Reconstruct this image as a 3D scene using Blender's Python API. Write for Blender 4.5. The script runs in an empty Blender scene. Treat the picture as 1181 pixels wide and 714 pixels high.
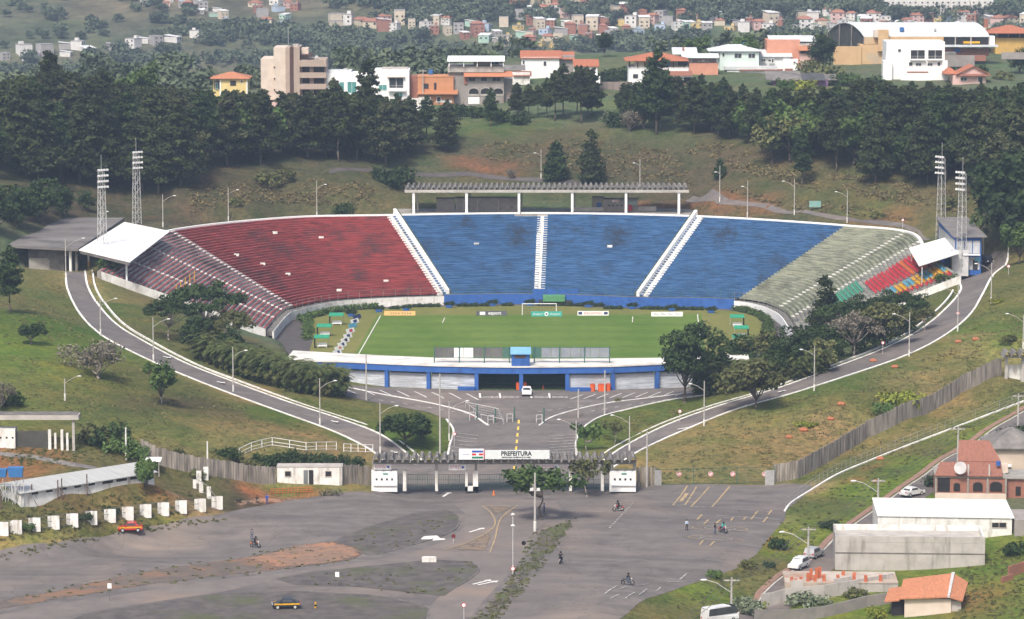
import bpy, math, random
import numpy as np
from mathutils import Vector, Matrix, geometry
random.seed(7); rng = np.random.default_rng(7)
SC = bpy.context.scene
COL = SC.collection
# ---------------------------------------------------------------- camera, sky, sun, exposure
W, HH, F, HZ, CAMZ = 1181, 714, 4200.0, -190.0, 102.6
TH = math.atan((HH/2-HZ)/F)
cam = bpy.data.objects.new('camera', bpy.data.cameras.new('camera'))
COL.objects.link(cam); SC.camera = cam
cam.location = (0, 0, CAMZ); cam.rotation_euler = (math.pi/2-TH, 0, 0)
cam.data.sensor_width = 36; cam.data.lens = 36*F/W
cam.data.clip_start = 1; cam.data.clip_end = 12000
wd = bpy.data.worlds.new('World'); SC.world = wd; wd.use_nodes = True
nt = wd.node_tree; bg = nt.nodes['Background']
sky = nt.nodes.new('ShaderNodeTexSky'); sky.sky_type = 'NISHITA'; sky.sun_disc = False
SUN_EL, SUN_AZ = 52, 200          # azimuth measured clockwise from +Y
sky.sun_elevation = math.radians(SUN_EL); sky.sun_rotation = math.radians(SUN_AZ)
sky.dust_density = 5; sky.air_density = 1.0; sky.ozone_density = 1.0
nt.links.new(sky.outputs[0], bg.inputs[0]); bg.inputs[1].default_value = 0.115
sl = bpy.data.lights.new('sun', 'SUN'); sl.energy = 2.3; sl.angle = math.radians(10); sl.color = (1, .94, .86)
so = bpy.data.objects.new('sun', sl); COL.objects.link(so)
so.rotation_euler = (math.radians(90-SUN_EL), 0, math.radians(180-SUN_AZ+0))
so.location = (0, 0, 300)
SC.view_settings.view_transform = 'Standard'; SC.view_settings.look = 'None'
SC.view_settings.exposure = 0.68; SC.view_settings.gamma = 1

# ---------------------------------------------------------------- helpers
def G(px, py, z):
    """world point at height z seen at photo pixel (px,py)"""
    u = (px-W/2)/F; v = (HH/2-py)/F
    dy = math.cos(TH)+v*math.sin(TH); dz = -math.sin(TH)+v*math.cos(TH)
    t = (z-CAMZ)/dz
    return Vector((u*t, dy*t, z))
def tag(o, label=None, cat=None, group=None, kind=None):
    if label: o['label'] = label
    if cat: o['category'] = cat
    if group: o['group'] = group
    if kind: o['kind'] = kind
    return o
def empty(name, loc=(0,0,0), rz=0, label=None, cat=None, group=None):
    o = bpy.data.objects.new(name, None); COL.objects.link(o)
    o.empty_display_size = .5
    o.location = loc; o.rotation_euler = (0,0,rz)
    return tag(o, label, cat, group)
KIDS = {}
def link(name, me, parent=None):
    o = bpy.data.objects.new(name, me); COL.objects.link(o)
    if parent is not None:
        o.parent = parent; KIDS.setdefault(parent.name, []).append(o)
    return o
def copy_tree(o, parent=None):
    c = o.copy(); COL.objects.link(c)
    if parent is not None: c.parent = parent; KIDS.setdefault(parent.name, []).append(c)
    for k in list(KIDS.get(o.name, [])): copy_tree(k, c)
    return c
class MB:
    def __init__(s): s.v = []; s.f = []; s.m = []
    def poly(s, pts, mi=0):
        n = len(s.v); s.v += [tuple(p) for p in pts]; s.f.append(tuple(range(n, n+len(pts)))); s.m.append(mi); return s
    def box(s, x0, y0, z0, x1, y1, z1, mi=0, T=None):
        n = len(s.v)
        P = [(x0,y0,z0),(x1,y0,z0),(x1,y1,z0),(x0,y1,z0),(x0,y0,z1),(x1,y0,z1),(x1,y1,z1),(x0,y1,z1)]
        if T is not None: P = [tuple(T @ Vector(p)) for p in P]
        s.v += P
        for q in ((0,3,2,1),(4,5,6,7),(0,1,5,4),(1,2,6,5),(2,3,7,6),(3,0,4,7)):
            s.f.append(tuple(n+i for i in q)); s.m.append(mi)
        return s
    def cb(s, cx, cy, cz, sx, sy, sz, mi=0, T=None):
        return s.box(cx-sx/2, cy-sy/2, cz-sz/2, cx+sx/2, cy+sy/2, cz+sz/2, mi, T)
    def hexa(s, lo, hi, mi=0):
        """prism between two loops of equal length"""
        n = len(s.v); k = len(lo); s.v += [tuple(p) for p in lo]+[tuple(p) for p in hi]
        s.f.append(tuple(n+i for i in reversed(range(k)))); s.m.append(mi)
        s.f.append(tuple(n+k+i for i in range(k))); s.m.append(mi)
        for i in range(k):
            j = (i+1) % k; s.f.append((n+i, n+j, n+k+j, n+k+i)); s.m.append(mi)
        return s
    def prism(s, pts, z0, z1, mi=0):
        return s.hexa([(p[0],p[1],z0) for p in pts], [(p[0],p[1],z1) for p in pts], mi)
    def cyl(s, p0, p1, r0, r1=None, n=6, mi=0):
        p0 = Vector(p0); p1 = Vector(p1); r1 = r0 if r1 is None else r1
        d = (p1-p0)
        if d.length < 1e-6: return s
        d.normalize(); a = d.orthogonal().normalized(); b = d.cross(a)
        L = [p0+(a*math.cos(2*math.pi*i/n)+b*math.sin(2*math.pi*i/n))*r0 for i in range(n)]
        U = [p1+(a*math.cos(2*math.pi*i/n)+b*math.sin(2*math.pi*i/n))*r1 for i in range(n)]
        return s.hexa(L, U, mi)
    def tube(s, pts, r, n=6, mi=0):
        for i in range(len(pts)-1):
            r0 = r[i] if isinstance(r, (list,tuple)) else r; r1 = r[i+1] if isinstance(r, (list,tuple)) else r
            s.cyl(pts[i], pts[i+1], r0, r1, n, mi)
        return s
    def ball(s, c, rx, ry, rz, n=8, k=5, mi=0):
        n0 = len(s.v); c = Vector(c)
        s.v.append((c.x,c.y,c.z-rz))
        for i in range(1,k):
            a = -math.pi/2+math.pi*i/k
            for j in range(n):
                b = 2*math.pi*j/n; s.v.append((c.x+rx*math.cos(a)*math.cos(b), c.y+ry*math.cos(a)*math.sin(b), c.z+rz*math.sin(a)))
        s.v.append((c.x,c.y,c.z+rz)); top = len(s.v)-1
        for j in range(n):
            s.f.append((n0, n0+1+(j+1)%n, n0+1+j)); s.m.append(mi)
            s.f.append((top, top-n+j, top-n+(j+1)%n)); s.m.append(mi)
        for i in range(k-2):
            for j in range(n):
                a = n0+1+i*n; s.f.append((a+j, a+(j+1)%n, a+n+(j+1)%n, a+n+j)); s.m.append(mi)
        return s
    def mesh(s, name, mats, smooth=False):
        me = bpy.data.meshes.new(name); me.from_pydata(s.v, [], s.f)
        for m in (mats if isinstance(mats,(list,tuple)) else [mats]): me.materials.append(m)
        if len(me.materials) > 1: me.polygons.foreach_set('material_index', s.m)
        if smooth: me.polygons.foreach_set('use_smooth', [True]*len(s.f))
        me.update(); return me
    def build(s, name, mats, parent=None, smooth=False):
        return link(name, s.mesh(name, mats, smooth), parent)
def T_(x=0, y=0, z=0, rz=0): return Matrix.Translation((x,y,z)) @ Matrix.Rotation(rz, 4, 'Z')

# numpy value noise
def _h(ix, iy, s):
    n = (ix.astype(np.int64)*374761393 + iy.astype(np.int64)*668265263 + s*1442695041) & 0x7fffffff
    n = ((n ^ (n >> 13)) * 1274126177) & 0x7fffffff
    return ((n ^ (n >> 16)) & 0xffff)/65535.0
def vnoise(x, y, s=0):
    x = np.asarray(x, float); y = np.asarray(y, float)
    ix = np.floor(x); iy = np.floor(y); fx = x-ix; fy = y-iy
    fx = fx*fx*(3-2*fx); fy = fy*fy*(3-2*fy)
    a = _h(ix,iy,s); b = _h(ix+1,iy,s); c = _h(ix,iy+1,s); d = _h(ix+1,iy+1,s)
    return (a*(1-fx)+b*fx)*(1-fy)+(c*(1-fx)+d*fx)*fy
def fbm(x, y, s=0, o=4):
    r = 0; a = .5
    for i in range(o): r = r+a*vnoise(x*2**i+i*17.3, y*2**i-i*9.1, s+i); a *= .5
    return r

# ---------------------------------------------------------------- materials
def new_mat(name):
    m = bpy.data.materials.new(name); m.use_nodes = True
    b = m.node_tree.nodes['Principled BSDF']; b.inputs['Specular IOR Level'].default_value = .25
    return m, m.node_tree, b
def ramp(t, fac, stops):
    r = t.nodes.new('ShaderNodeValToRGB'); t.links.new(fac, r.inputs[0])
    e = r.color_ramp.elements
    while len(e) < len(stops): e.new(.5)
    for i,(p,c) in enumerate(stops):
        e[i].position = p; e[i].color = (*c, 1) if len(c) == 3 else c
    return r.outputs[0]
def noise(t, scale, detail=4, rough=.55, coord='Object', sc=None, dist=0):
    tc = t.nodes.new('ShaderNodeTexCoord'); n = t.nodes.new('ShaderNodeTexNoise')
    src = tc.outputs[coord]
    if sc:
        mp = t.nodes.new('ShaderNodeMapping'); mp.inputs['Scale'].default_value = sc
        t.links.new(src, mp.inputs[0]); src = mp.outputs[0]
    t.links.new(src, n.inputs['Vector'])
    n.inputs['Scale'].default_value = scale; n.inputs['Detail'].default_value = detail
    n.inputs['Roughness'].default_value = rough; n.inputs['Distortion'].default_value = dist
    return n.outputs['Fac']
def mixc(t, a, b, fac, mode='MIX'):
    m = t.nodes.new('ShaderNodeMix'); m.data_type = 'RGBA'; m.blend_type = mode
    for s, x in ((6,a),(7,b)):
        if hasattr(x, 'links'): t.links.new(x, m.inputs[s])
        else: m.inputs[s].default_value = (*x, 1)
    if hasattr(fac, 'links'): t.links.new(fac, m.inputs[0])
    else: m.inputs[0].default_value = fac
    return m.outputs[2]
MATS = {}
def M(name, c, c2=None, scale=1.5, rough=.8, lo=.35, hi=.65, sc=None, coord='Object', spec=None, metal=0, detail=4, rand=0, c3=None, s3=.2, sc3=None, cracks=False):
    """plain painted / weathered surface: colour c mottled with c2 by noise"""
    if name in MATS: return MATS[name]
    m, t, b = new_mat(name)
    if c2 is None: c2 = tuple(x*.78 for x in c)
    f = noise(t, scale, detail, .6, coord, sc)
    out = ramp(t, f, [(lo, c2), (hi, c)])
    if c3 is not None:
        f3 = noise(t, s3, 5, .6, coord, sc3)
        out = mixc(t, out, c3, ramp(t, f3, [(.52,(0,0,0)),(.7,(1,1,1))]))
    if cracks:
        tc = t.nodes.new('ShaderNodeTexCoord'); vo = t.nodes.new('ShaderNodeTexVoronoi'); vo.feature = 'DISTANCE_TO_EDGE'; vo.inputs['Scale'].default_value = .11
        nz = t.nodes.new('ShaderNodeTexNoise'); nz.inputs['Scale'].default_value = .25; nz.inputs['Detail'].default_value = 5; t.links.new(tc.outputs['Object'], nz.inputs['Vector'])
        ad = t.nodes.new('ShaderNodeVectorMath'); ad.operation = 'MULTIPLY_ADD'; ad.inputs[1].default_value = (7,7,7); t.links.new(nz.outputs['Color'], ad.inputs[0]); t.links.new(tc.outputs['Object'], ad.inputs[2]); t.links.new(ad.outputs[0], vo.inputs['Vector'])
        out = mixc(t, out, ramp(t, vo.outputs['Distance'], [(.0,(.66,.66,.66)),(.016,(1,1,1))]), .8, 'MULTIPLY')
        pat = noise(t, .03, 3, .5, coord, (1,3,1), 1.5); out = mixc(t, out, ramp(t, pat, [(.40,(.84,.84,.85)),(.47,(1,1,1)),(.60,(1.0,1.0,1.0)),(.66,(1.10,1.08,1.05))]), 1.0, 'MULTIPLY')
        sk = noise(t, .5, 6, .7, coord, (.12,1,1), .5); out = mixc(t, out, ramp(t, sk, [(.40,(.90,.90,.90)),(.6,(1.07,1.06,1.05))]), 1.0, 'MULTIPLY')
    if rand:
        oi = t.nodes.new('ShaderNodeObjectInfo')
        hv = t.nodes.new('ShaderNodeHueSaturation'); t.links.new(out, hv.inputs['Color'])
        mr = t.nodes.new('ShaderNodeMapRange'); mr.inputs[3].default_value = 1-rand; mr.inputs[4].default_value = 1+rand
        t.links.new(oi.outputs['Random'], mr.inputs[0]); t.links.new(mr.outputs[0], hv.inputs['Value'])
        mr2 = t.nodes.new('ShaderNodeMapRange'); mr2.inputs[3].default_value = .5+.02; mr2.inputs[4].default_value = .5-.02
        t.links.new(oi.outputs['Random'], mr2.inputs[0]); t.links.new(mr2.outputs[0], hv.inputs['Hue'])
        out = hv.outputs[0]
    t.links.new(out, b.inputs['Base Color']); b.inputs['Roughness'].default_value = rough
    b.inputs['Metallic'].default_value = metal
    if spec is not None: b.inputs['Specular IOR Level'].default_value = spec
    MATS[name] = m; return m
white = M('white_paint', (.80,.79,.76), (.62,.60,.56), scale=.6, c3=(.42,.39,.34), s3=1.1, sc3=(1,1,.25))
cleanwhite = M('clean_white', (.84,.84,.83), (.78,.78,.77), scale=.3)
roadwhite = M('road_paint', (.78,.77,.74), (.55,.53,.50), scale=1.5)
roadfade = M('worn_road_paint', (.50,.48,.45), (.20,.19,.185), scale=1.2)
roadyellow = M('yellow_road_paint', (.50,.36,.18), (.24,.20,.15), scale=1.4)
conc = M('concrete', (.36,.34,.31), (.24,.225,.20), scale=.5)
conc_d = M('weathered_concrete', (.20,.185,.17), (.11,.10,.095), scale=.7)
conc_l = M('pale_concrete', (.50,.47,.43), (.36,.33,.30), scale=.5)
asph = M('asphalt', (.176,.157,.147), (.122,.110,.104), scale=.35, lo=.3, hi=.7, c3=(.21,.174,.148), s3=.045, detail=12, cracks=True)
asph_d = M('dark_asphalt', (.10,.088,.085), (.072,.064,.062), scale=.4, c3=(.13,.115,.105), s3=.08, detail=8)
metal_g = M('galvanised_metal', (.55,.55,.54), (.40,.40,.39), scale=2, rough=.5)
pole_c = M('pole_concrete', (.48,.46,.43), (.36,.34,.32), scale=1)
dark = M('dark_opening', (.018,.017,.017), (.03,.028,.026), scale=1)
glass = M('window_glass', (.03,.035,.04), (.06,.065,.07), scale=.6, rough=.15, spec=.5)
blue = M('blue_paint', (.03,.105,.36), (.045,.13,.38), scale=.8, c3=(.03,.08,.25), s3=.5)
blackm = M('black_rubber', (.015,.015,.015), rough=.6)
# ---------------------------------------------------------------- stadium curves (world)
Z_IN, Z_OUT = 0.0, 17.0
PAIRS = [((315,393),(112,313),16.3),((331,374),(152,288),17),((345,367.5),(200,266.5),17),((400,357),(330,252),17),
 ((512,352),(450,249),17),((622,351),(626,246.8),17),((740,355),(808,250.5),17),((847,357),(975,261),17),
 ((893,369),(1047,269),17),((911,390),(1068,290),17),((917,402),(1108,319),16.3)]
INK = [G(a[0],a[1],0) for a,b,z in PAIRS]; OUTK = [G(b[0],b[1],z) for a,b,z in PAIRS]
def catmull(P, u):
    n = len(P)-1; u = max(0, min(n-1e-6, u)); i = int(u); f = u-i
    p0 = P[i-1] if i > 0 else P[0]*2-P[1]; p1 = P[i]; p2 = P[i+1]; p3 = P[i+2] if i+2 <= n else P[n]*2-P[n-1]
    return .5*((2*p1)+(p2-p0)*f+(2*p0-5*p1+4*p2-p3)*f*f+(3*p1-p0-3*p2+p3)*f**3)
def IN(u): return catmull(INK, u)
def OUT(u): return catmull(OUTK, u)
us = np.linspace(0, 10, 121)
in_xy = np.array([IN(u)[:2] for u in us]); out_xy = np.array([OUT(u)[:2] for u in us])
# back edge of the entrance building closes the bowl
BF = [(330,438,4.2),(400,443,3.6),(447,446,3.5),(495,448,3.5),(550,449.5,3.5),(601,450,3.5),(654,449.5,3.5),(706,449,3.5),(757,446.5,3.5),(810,443,3.6),(862,438,4)]
BFW = [G(*b) for b in BF]
BBK = [G(x,y,7.9) for x,y in ((338,404.5),(400,408),(447,410.5),(495,412.5),(550,413.5),(601,414),(654,414),(706,413.5),(757,413),(810,411),(862,406.5))]
bowl = np.array([tuple(p) for p in in_xy] + [tuple(p[:2]) for p in reversed(BBK)])
ring = np.array([tuple(p) for p in out_xy] + [tuple(in_xy[-1])] + [tuple(p[:2]) for p in reversed(BBK)] + [tuple(in_xy[0])])
def pip(P, x, y):
    x = np.asarray(x); y = np.asarray(y); r = np.zeros(x.shape, bool); n = len(P)
    for i in range(n):
        x0,y0 = P[i]; x1,y1 = P[(i+1)%n]
        if y0 == y1: continue
        c = ((y0 > y) != (y1 > y)) & (x < (x1-x0)*(y-y0)/(y1-y0)+x0); r ^= c
    return r
def pdist(P, x, y, closed=True):
    d = np.full(np.shape(x), 1e9); n = len(P)
    for i in range(n if closed else n-1):
        a = P[i]; b = P[(i+1)%n]; e = (b[0]-a[0], b[1]-a[1]); L = e[0]**2+e[1]**2+1e-9
        t = np.clip(((x-a[0])*e[0]+(y-a[1])*e[1])/L, 0, 1)
        d = np.minimum(d, np.hypot(x-a[0]-t*e[0], y-a[1]-t*e[1]))
    return d

# ---------------------------------------------------------------- terrain
CP = []
def cp(z, *pts):
    for p in pts: CP.append(tuple(G(p[0], p[1], z)))
L_ = -2
cp(L_, (-80,800),(200,800),(500,800),(740,800),(200,714),(400,714),(600,714),(700,722),(0,665),(150,645),(300,605),(450,575),(600,572),(700,575),
   (880,565),(830,630),(740,690),(450,640),(600,640),(100,700),(780,600),(520,600),(250,604),(120,622),(0,640),(350,575),(300,585),(-80,690),(690,640),(905,580),(430,562),(735,560))
CP += [(-150,470,-2),(-60,440,-2),(50,440,-3),(150,440,-8),(220,500,-6),(-200,560,2)]
cp(-1.5, (455,545),(520,545),(600,550),(660,545),(700,545),(735,548)); cp(-1.2,(440,545),(310,565),(420,566))
cp(0,(600,525),(540,515),(660,515)); cp(1.2,(600,500),(530,490),(655,490)); cp(2.5,(600,475),(450,470),(740,475)); cp(3.4,(600,455),(500,453),(700,453),(420,450),(790,450),(840,447)); cp(4.2,(340,442),(380,441),(860,440))
# left lawns
cp(2.2,(0,600)); cp(1,(200,560),(235,555)); cp(3.9,(20,583),(45,580),(70,576),(95,572),(120,568),(145,564),(170,560)); cp(4.1,(30,574),(100,563),(160,553)); cp(2.4,(30,594),(80,588),(130,580),(175,573)); cp(1.2,(50,600),(110,592),(165,585)); cp(4.5,(0,545)); cp(5.5,(120,530)); cp(7,(0,518),(60,516),(100,512)); cp(4.5,(180,528)); cp(3,(240,535)); cp(1,(340,540)); cp(0,(420,540))
cp(11,(0,462),(-60,470)); cp(9.5,(120,455)); cp(6,(230,490)); cp(4,(300,500)); cp(8,(170,470)); cp(13,(60,420),(0,410)); cp(15,(0,370),(40,365)); cp(16,(0,330),(50,322)); cp(17,(-60,340),(0,315))
for x,y,z in ((90,312,14.3),(92,345,12.6),(110,375,11.8),(150,398,10.3),(200,422,8.4),(260,445,6.4),(330,468,4.4),(400,493,2),(440,515,.4),(455,530,-.6)): cp(z,(x,y),(x+14,y-3))
cp(9.5,(200,380)); cp(7.5,(260,405)); cp(5.5,(340,430)); cp(4.5,(380,455)); cp(2.6,(450,490)); cp(12.5,(140,350)); cp(14,(60,314),(30,312))
# right lawns
for x,y,z in ((735,512,.2),(790,490,2),(850,468,4),(900,450,6),(960,430,8),(1030,405,10),(1080,380,11.5),(1115,355,13),(1130,325,14.6),(1150,300,16)): cp(z,(x,y),(x-10,y-4))
cp(2.2,(680,490)); cp(.4,(690,520)); cp(3.6,(800,460)); cp(3.8,(930,410)); cp(6.5,(985,385)); cp(9.5,(1040,360)); cp(5,(950,395))
cp(-1,(820,540),(770,545)); cp(-1.8,(880,550)); cp(1,(900,515)); cp(6,(1000,465)); cp(9,(1100,425)); cp(13,(1181,395),(1200,380)); cp(15.3,(1181,360)); cp(17,(1181,330)); cp(18.5,(1181,300),(1220,290))
cp(-2,(895,555)); cp(-.6,(950,535)); cp(2,(1000,500)); cp(4,(1060,475)); cp(6.5,(1110,450)); cp(8.4,(1155,437)); cp(9,(1181,425))
cp(-2,(920,577)); cp(-.6,(960,550)); cp(1.2,(1050,510)); cp(5.5,(1181,462)); cp(3.6,(1120,482))
cp(3,(1160,500)); cp(4.2,(1190,480)); cp(1.4,(1110,530)); cp(-.3,(1060,560)); cp(-2.3,(1000,600)); cp(-4,(940,640)); cp(-6,(870,700)); cp(-7,(800,760))
cp(1.2,(1181,520)); cp(-.5,(1100,560)); cp(-2.5,(1030,605)); cp(-4.1,(970,640)); cp(-5.6,(900,695)); cp(-2.6,(830,655)); cp(-3.4,(790,690)); cp(-2.3,(900,605)); cp(-3,(885,640)); cp(-4.5,(850,690))
cp(-1,(1181,600)); cp(-3.5,(1120,640)); cp(-2.6,(1181,650)); cp(-4.2,(1150,714)); cp(-6.3,(1050,730)); cp(-6.6,(940,730)); cp(-6.5,(1000,800))
# rim and hill behind
cp(16.6,(440,244),(620,242),(800,245),(250,254),(330,247),(1000,259),(1080,268),(900,252)); cp(17.6,(200,258),(150,262),(1060,262)); cp(18.4,(600,230),(760,232),(500,232),(150,245)); cp(18,(820,240),(900,245),(1000,252)); cp(19.5,(60,262),(0,280),(100,250))
cp(20.2,(600,216),(500,218),(700,216),(820,222)); cp(23.6,(600,192),(700,196),(450,200)); cp(26.5,(600,175),(760,180)); cp(29,(600,160),(750,165),(500,160)); cp(31.5,(600,140),(750,145)); cp(33.5,(600,118),(480,118),(700,112),(350,118)); cp(31.5,(480,130),(350,135))
cp(22,(400,215),(250,225)); cp(25.5,(350,195),(200,200)); cp(29,(300,165),(150,170),(0,180)); cp(24,(60,225),(0,240)); cp(33,(150,135),(250,120),(0,140))
cp(21.5,(950,235),(1050,240)); cp(25,(1000,210),(900,205),(1120,225)); cp(27,(1181,235),(1220,230)); cp(28.5,(1000,185),(850,185)); cp(31,(1080,180),(900,165)); cp(33.5,(1181,160),(1000,140),(850,135),(1181,180)); cp(35,(1050,110),(900,110),(1181,110),(800,110)); cp(36,(1000,88),(1100,88),(900,84),(1181,85),(800,96)); cp(35,(700,98),(620,104)); cp(37.5,(760,72),(880,74),(1000,70),(1100,70)); cp(36,(660,85),(600,88)); cp(34.5,(450,92),(520,88),(400,95))
for x,z in ((-300,26),(-200,30),(-130,33)): CP.append((x*1.0,1060,z-2)); CP.append((x*1.0,950,z))
CP += [(300,900,32),(300,1060,34),(250,700,20),(-250,700,16),(-300,820,22),(0,1140,33),(120,1140,36),(-120,1120,29),(250,600,6),(0,1250,5),(-200,1250,0),(200,1250,10),(150,1100,38),(70,1105,38.5),(20,1090,37),(-30,1090,34)]
for u_ in (0, 10):
    a_ = catmull(INK, u_); b_ = catmull(OUTK, u_)
    for t_ in np.linspace(0, 1, 8):
        p_ = a_+(b_-a_)*(.045+.955*t_); z_ = 2.3+(b_.z-2.3)*t_
        if u_ == 0: CP.append((p_.x, p_.y-2.2, max(.4, z_-1.2)))
        else: CP.append((p_.x, p_.y-2.2, max(.4, z_-1.0)))
CP = np.array(CP)
def rbf_fit(P, c):
    X = P[:,:2]; d = np.sqrt(((X[:,None]-X[None])**2).sum(-1)+c*c); n = len(P)
    A = np.zeros((n+1,n+1)); A[:n,:n] = d - np.eye(n)*.15; A[:n,n] = 1; A[n,:n] = 1
    return np.linalg.solve(A, np.append(P[:,2], 0))
CN = 5.0; WN = rbf_fit(CP, CN)
def rbf(P, Wt, c, x, y, s=1.0):
    x = np.asarray(x, float); y = np.asarray(y, float); r = np.full(x.shape, Wt[-1])
    for i in range(len(P)): r = r + Wt[i]*np.sqrt((x-P[i,0])**2+(y-P[i,1])**2+c*c)
    return r
FP = []
def fp(z, *pts):
    for p in pts: q = G(p[0], p[1], z); FP.append((q.x, q.y, q.z))
fp(-62,(0,95),(200,100),(400,95),(600,95),(1181,85),(900,80)); fp(-52,(0,66),(120,55),(230,46),(60,60)); fp(-64,(60,90)); fp(-66,(300,70),(420,70),(520,60)); fp(-58,(420,50),(330,40)); fp(-66,(600,62),(700,60)); fp(-60,(620,45),(700,42)); fp(-58,(800,40),(950,42),(1100,44),(1181,40))
fp(-50,(820,28),(950,30),(1181,26)); fp(-42,(600,20),(720,22)); fp(-36,(250,18),(330,12)); fp(-20,(0,20),(100,10),(180,0)); fp(-45,(480,25)); fp(-30,(420,5),(520,0)); fp(-34,(650,2),(800,5)); fp(-30,(1050,8),(1130,8),(920,5))
fp(15,(0,-40),(200,-35)); fp(-5,(400,-25),(600,-20),(800,-20),(1000,-18),(1181,-20)); fp(40,(-200,-60),(1400,-50),(600,-70),(200,-80),(1000,-70)); fp(-30,(-200,40),(1400,20)); fp(-60,(-200,90),(1400,90))
FP += [(-400,1600,-60),(0,1600,-60),(400,1600,-58),(-800,1700,-50),(800,1700,-50)]
FP = np.array(FP); CF = 60.0; WF = rbf_fit(FP, CF)
def height(x, y):
    x = np.asarray(x, float); y = np.asarray(y, float)
    zn = rbf(CP, WN, CN, np.clip(x,-420,420), np.clip(y,380,1270)); zf = rbf(FP, WF, CF, x, y)
    zf = zf + (fbm(x/190, y/190, 5, 3)-.44)*26 + (fbm(x/55, y/55, 9, 2)-.38)*7
    t = np.clip((y-1130)/350, 0, 1); t = t*t*(3-2*t)
    z = zn*(1-t)+zf*t
    rough = np.clip((y-850)/60, 0, 1)*(1-t)
    z = z + rough*(fbm(x/11, y/11, 3, 3)-.44)*1.6
    nb = (y < 860) & (np.abs(x) < 120)
    if np.any(nb):
        xx = x[nb]; yy = y[nb]; zz = z[nb]
        r = pip(ring, xx, yy); b = pip(bowl, xx, yy)
        m = r & ~b
        if m.any():
            di = pdist(in_xy, xx[m], yy[m], False); do = pdist(out_xy, xx[m], yy[m], False)
            zz[m] = 16*di/(di+do+1e-6)-1.3
        zz[b] = 0.0
        o = ~r & ~b & (yy > 725)
        if o.any():
            dd = pdist(out_xy[6:-4], xx[o], yy[o], False); lim = 16.5+np.clip(dd-3,0,40)*.35
            zz[o] = np.minimum(zz[o], lim)
        z = z.copy(); z[nb] = zz
    return z
def H1(x, y): return float(height(np.array([x]), np.array([y]))[0])
_ys = np.concatenate([np.linspace(430,1150,600), np.linspace(1155,4500,500)])
def hit(px, py, ymin=430):
    u = (px-W/2)/F; v = (HH/2-py)/F
    dy = math.cos(TH)+v*math.sin(TH); dz = -math.sin(TH)+v*math.cos(TH)
    y = _ys[_ys > ymin]; x = u*y/dy; z = CAMZ+dz*y/dy
    d = z-height(x, y); k = np.argmax(d <= 0)
    if d[k] > 0: k = len(y)-1
    if k == 0: return Vector((x[0],y[0],z[0]))
    f = d[k-1]/(d[k-1]-d[k]+1e-9); yy = y[k-1]+(y[k]-y[k-1])*f; xx = u*yy/dy
    return Vector((xx, yy, H1(xx, yy)))
def scale_at(Y): return F/Y      # photo pixels per metre (near enough)

# ground colours laid out as patches of turf, dry grass and bare soil
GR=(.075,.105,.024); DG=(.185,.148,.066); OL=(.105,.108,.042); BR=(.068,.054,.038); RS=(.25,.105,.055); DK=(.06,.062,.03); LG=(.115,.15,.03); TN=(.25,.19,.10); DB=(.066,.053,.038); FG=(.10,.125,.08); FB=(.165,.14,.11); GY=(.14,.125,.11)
CC = []
def cc(col, r, *pts):
    for p in pts: q = hit(*p); CC.append((q.x, q.y, r, *col))
cc(LG,10,(60,420),(90,440),(50,460),(130,425),(20,400)); cc(GR,8,(100,350),(40,380),(160,440)); cc(OL,10,(60,350),(20,440),(90,470)); cc(TN,7,(110,318),(100,335)); cc(BR,9,(120,470),(170,455),(210,470),(150,430)); cc(DG,9,(250,490),(300,505),(330,520),(190,500),(380,520)); cc(GR,6,(230,480),(180,485),(300,475),(150,490))
cc(OL,7,(190,370),(140,340),(240,400),(330,440),(400,465)); cc(GR,7,(450,490),(480,500),(420,480),(500,510)); cc(OL,6,(440,475),(300,425)); cc(DG,5,(280,455),(220,440))
cc(RS,4,(20,532),(50,540),(10,545),(40,530)); cc(OL,6,(130,520),(95,527),(75,540),(20,518),(150,545),(210,555)); cc(BR,5,(110,535),(60,520),(190,545),(240,560)); cc(OL,5,(80,520),(150,525),(110,512)); cc(RS,2.2,(120,595),(90,592),(195,572),(60,598),(150,583),(5,608),(300,574),(350,569)); cc(OL,4,(105,583),(175,580),(30,595),(220,570),(130,575),(75,590)); cc(BR,4,(270,575),(240,580),(45,590)); cc(DB,3.5,(140,585),(70,580),(170,590),(100,610)); cc(LG,3,(40,610),(80,603),(200,588),(130,602),(20,618),(170,600)); cc(TN,4,(60,630),(150,615),(240,592),(280,600),(0,645))
cc(GR,8,(690,500),(720,480),(680,515),(760,470),(800,462)); cc(OL,6,(740,485),(820,455)); cc(DG,9,(780,520),(830,500),(870,510),(760,535),(900,480)); cc(OL,8,(950,470),(1000,440),(920,440),(860,530),(1050,430)); cc(GR,8,(930,460),(1080,405),(980,450)); cc(TN,5,(1120,400),(1140,415),(1060,440),(1100,390),(950,490)); cc(OL,7,(1100,420),(1150,370),(1060,400),(1130,440)); cc(LG,5,(1160,390),(1150,350),(1120,380))
cc(DG,5,(880,545),(930,530),(1000,505),(1100,470),(1040,495)); cc(OL,5,(960,545),(1050,500),(1130,470),(980,535)); cc(LG,5,(1100,500),(1150,480),(1000,560),(950,600),(900,630),(1060,530),(820,690)); cc(OL,5,(1060,515),(930,590),(860,650),(1000,545),(790,700),(850,670)); cc(RS,2,(1010,540),(990,555),(880,625)); cc(TN,3,(930,560),(905,600)); cc(RS,4,(1110,690),(1105,705)); cc(LG,7,(1150,680),(1181,700),(1170,640),(1140,660),(1060,714)); cc(OL,6,(1181,660),(1130,700))
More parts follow.
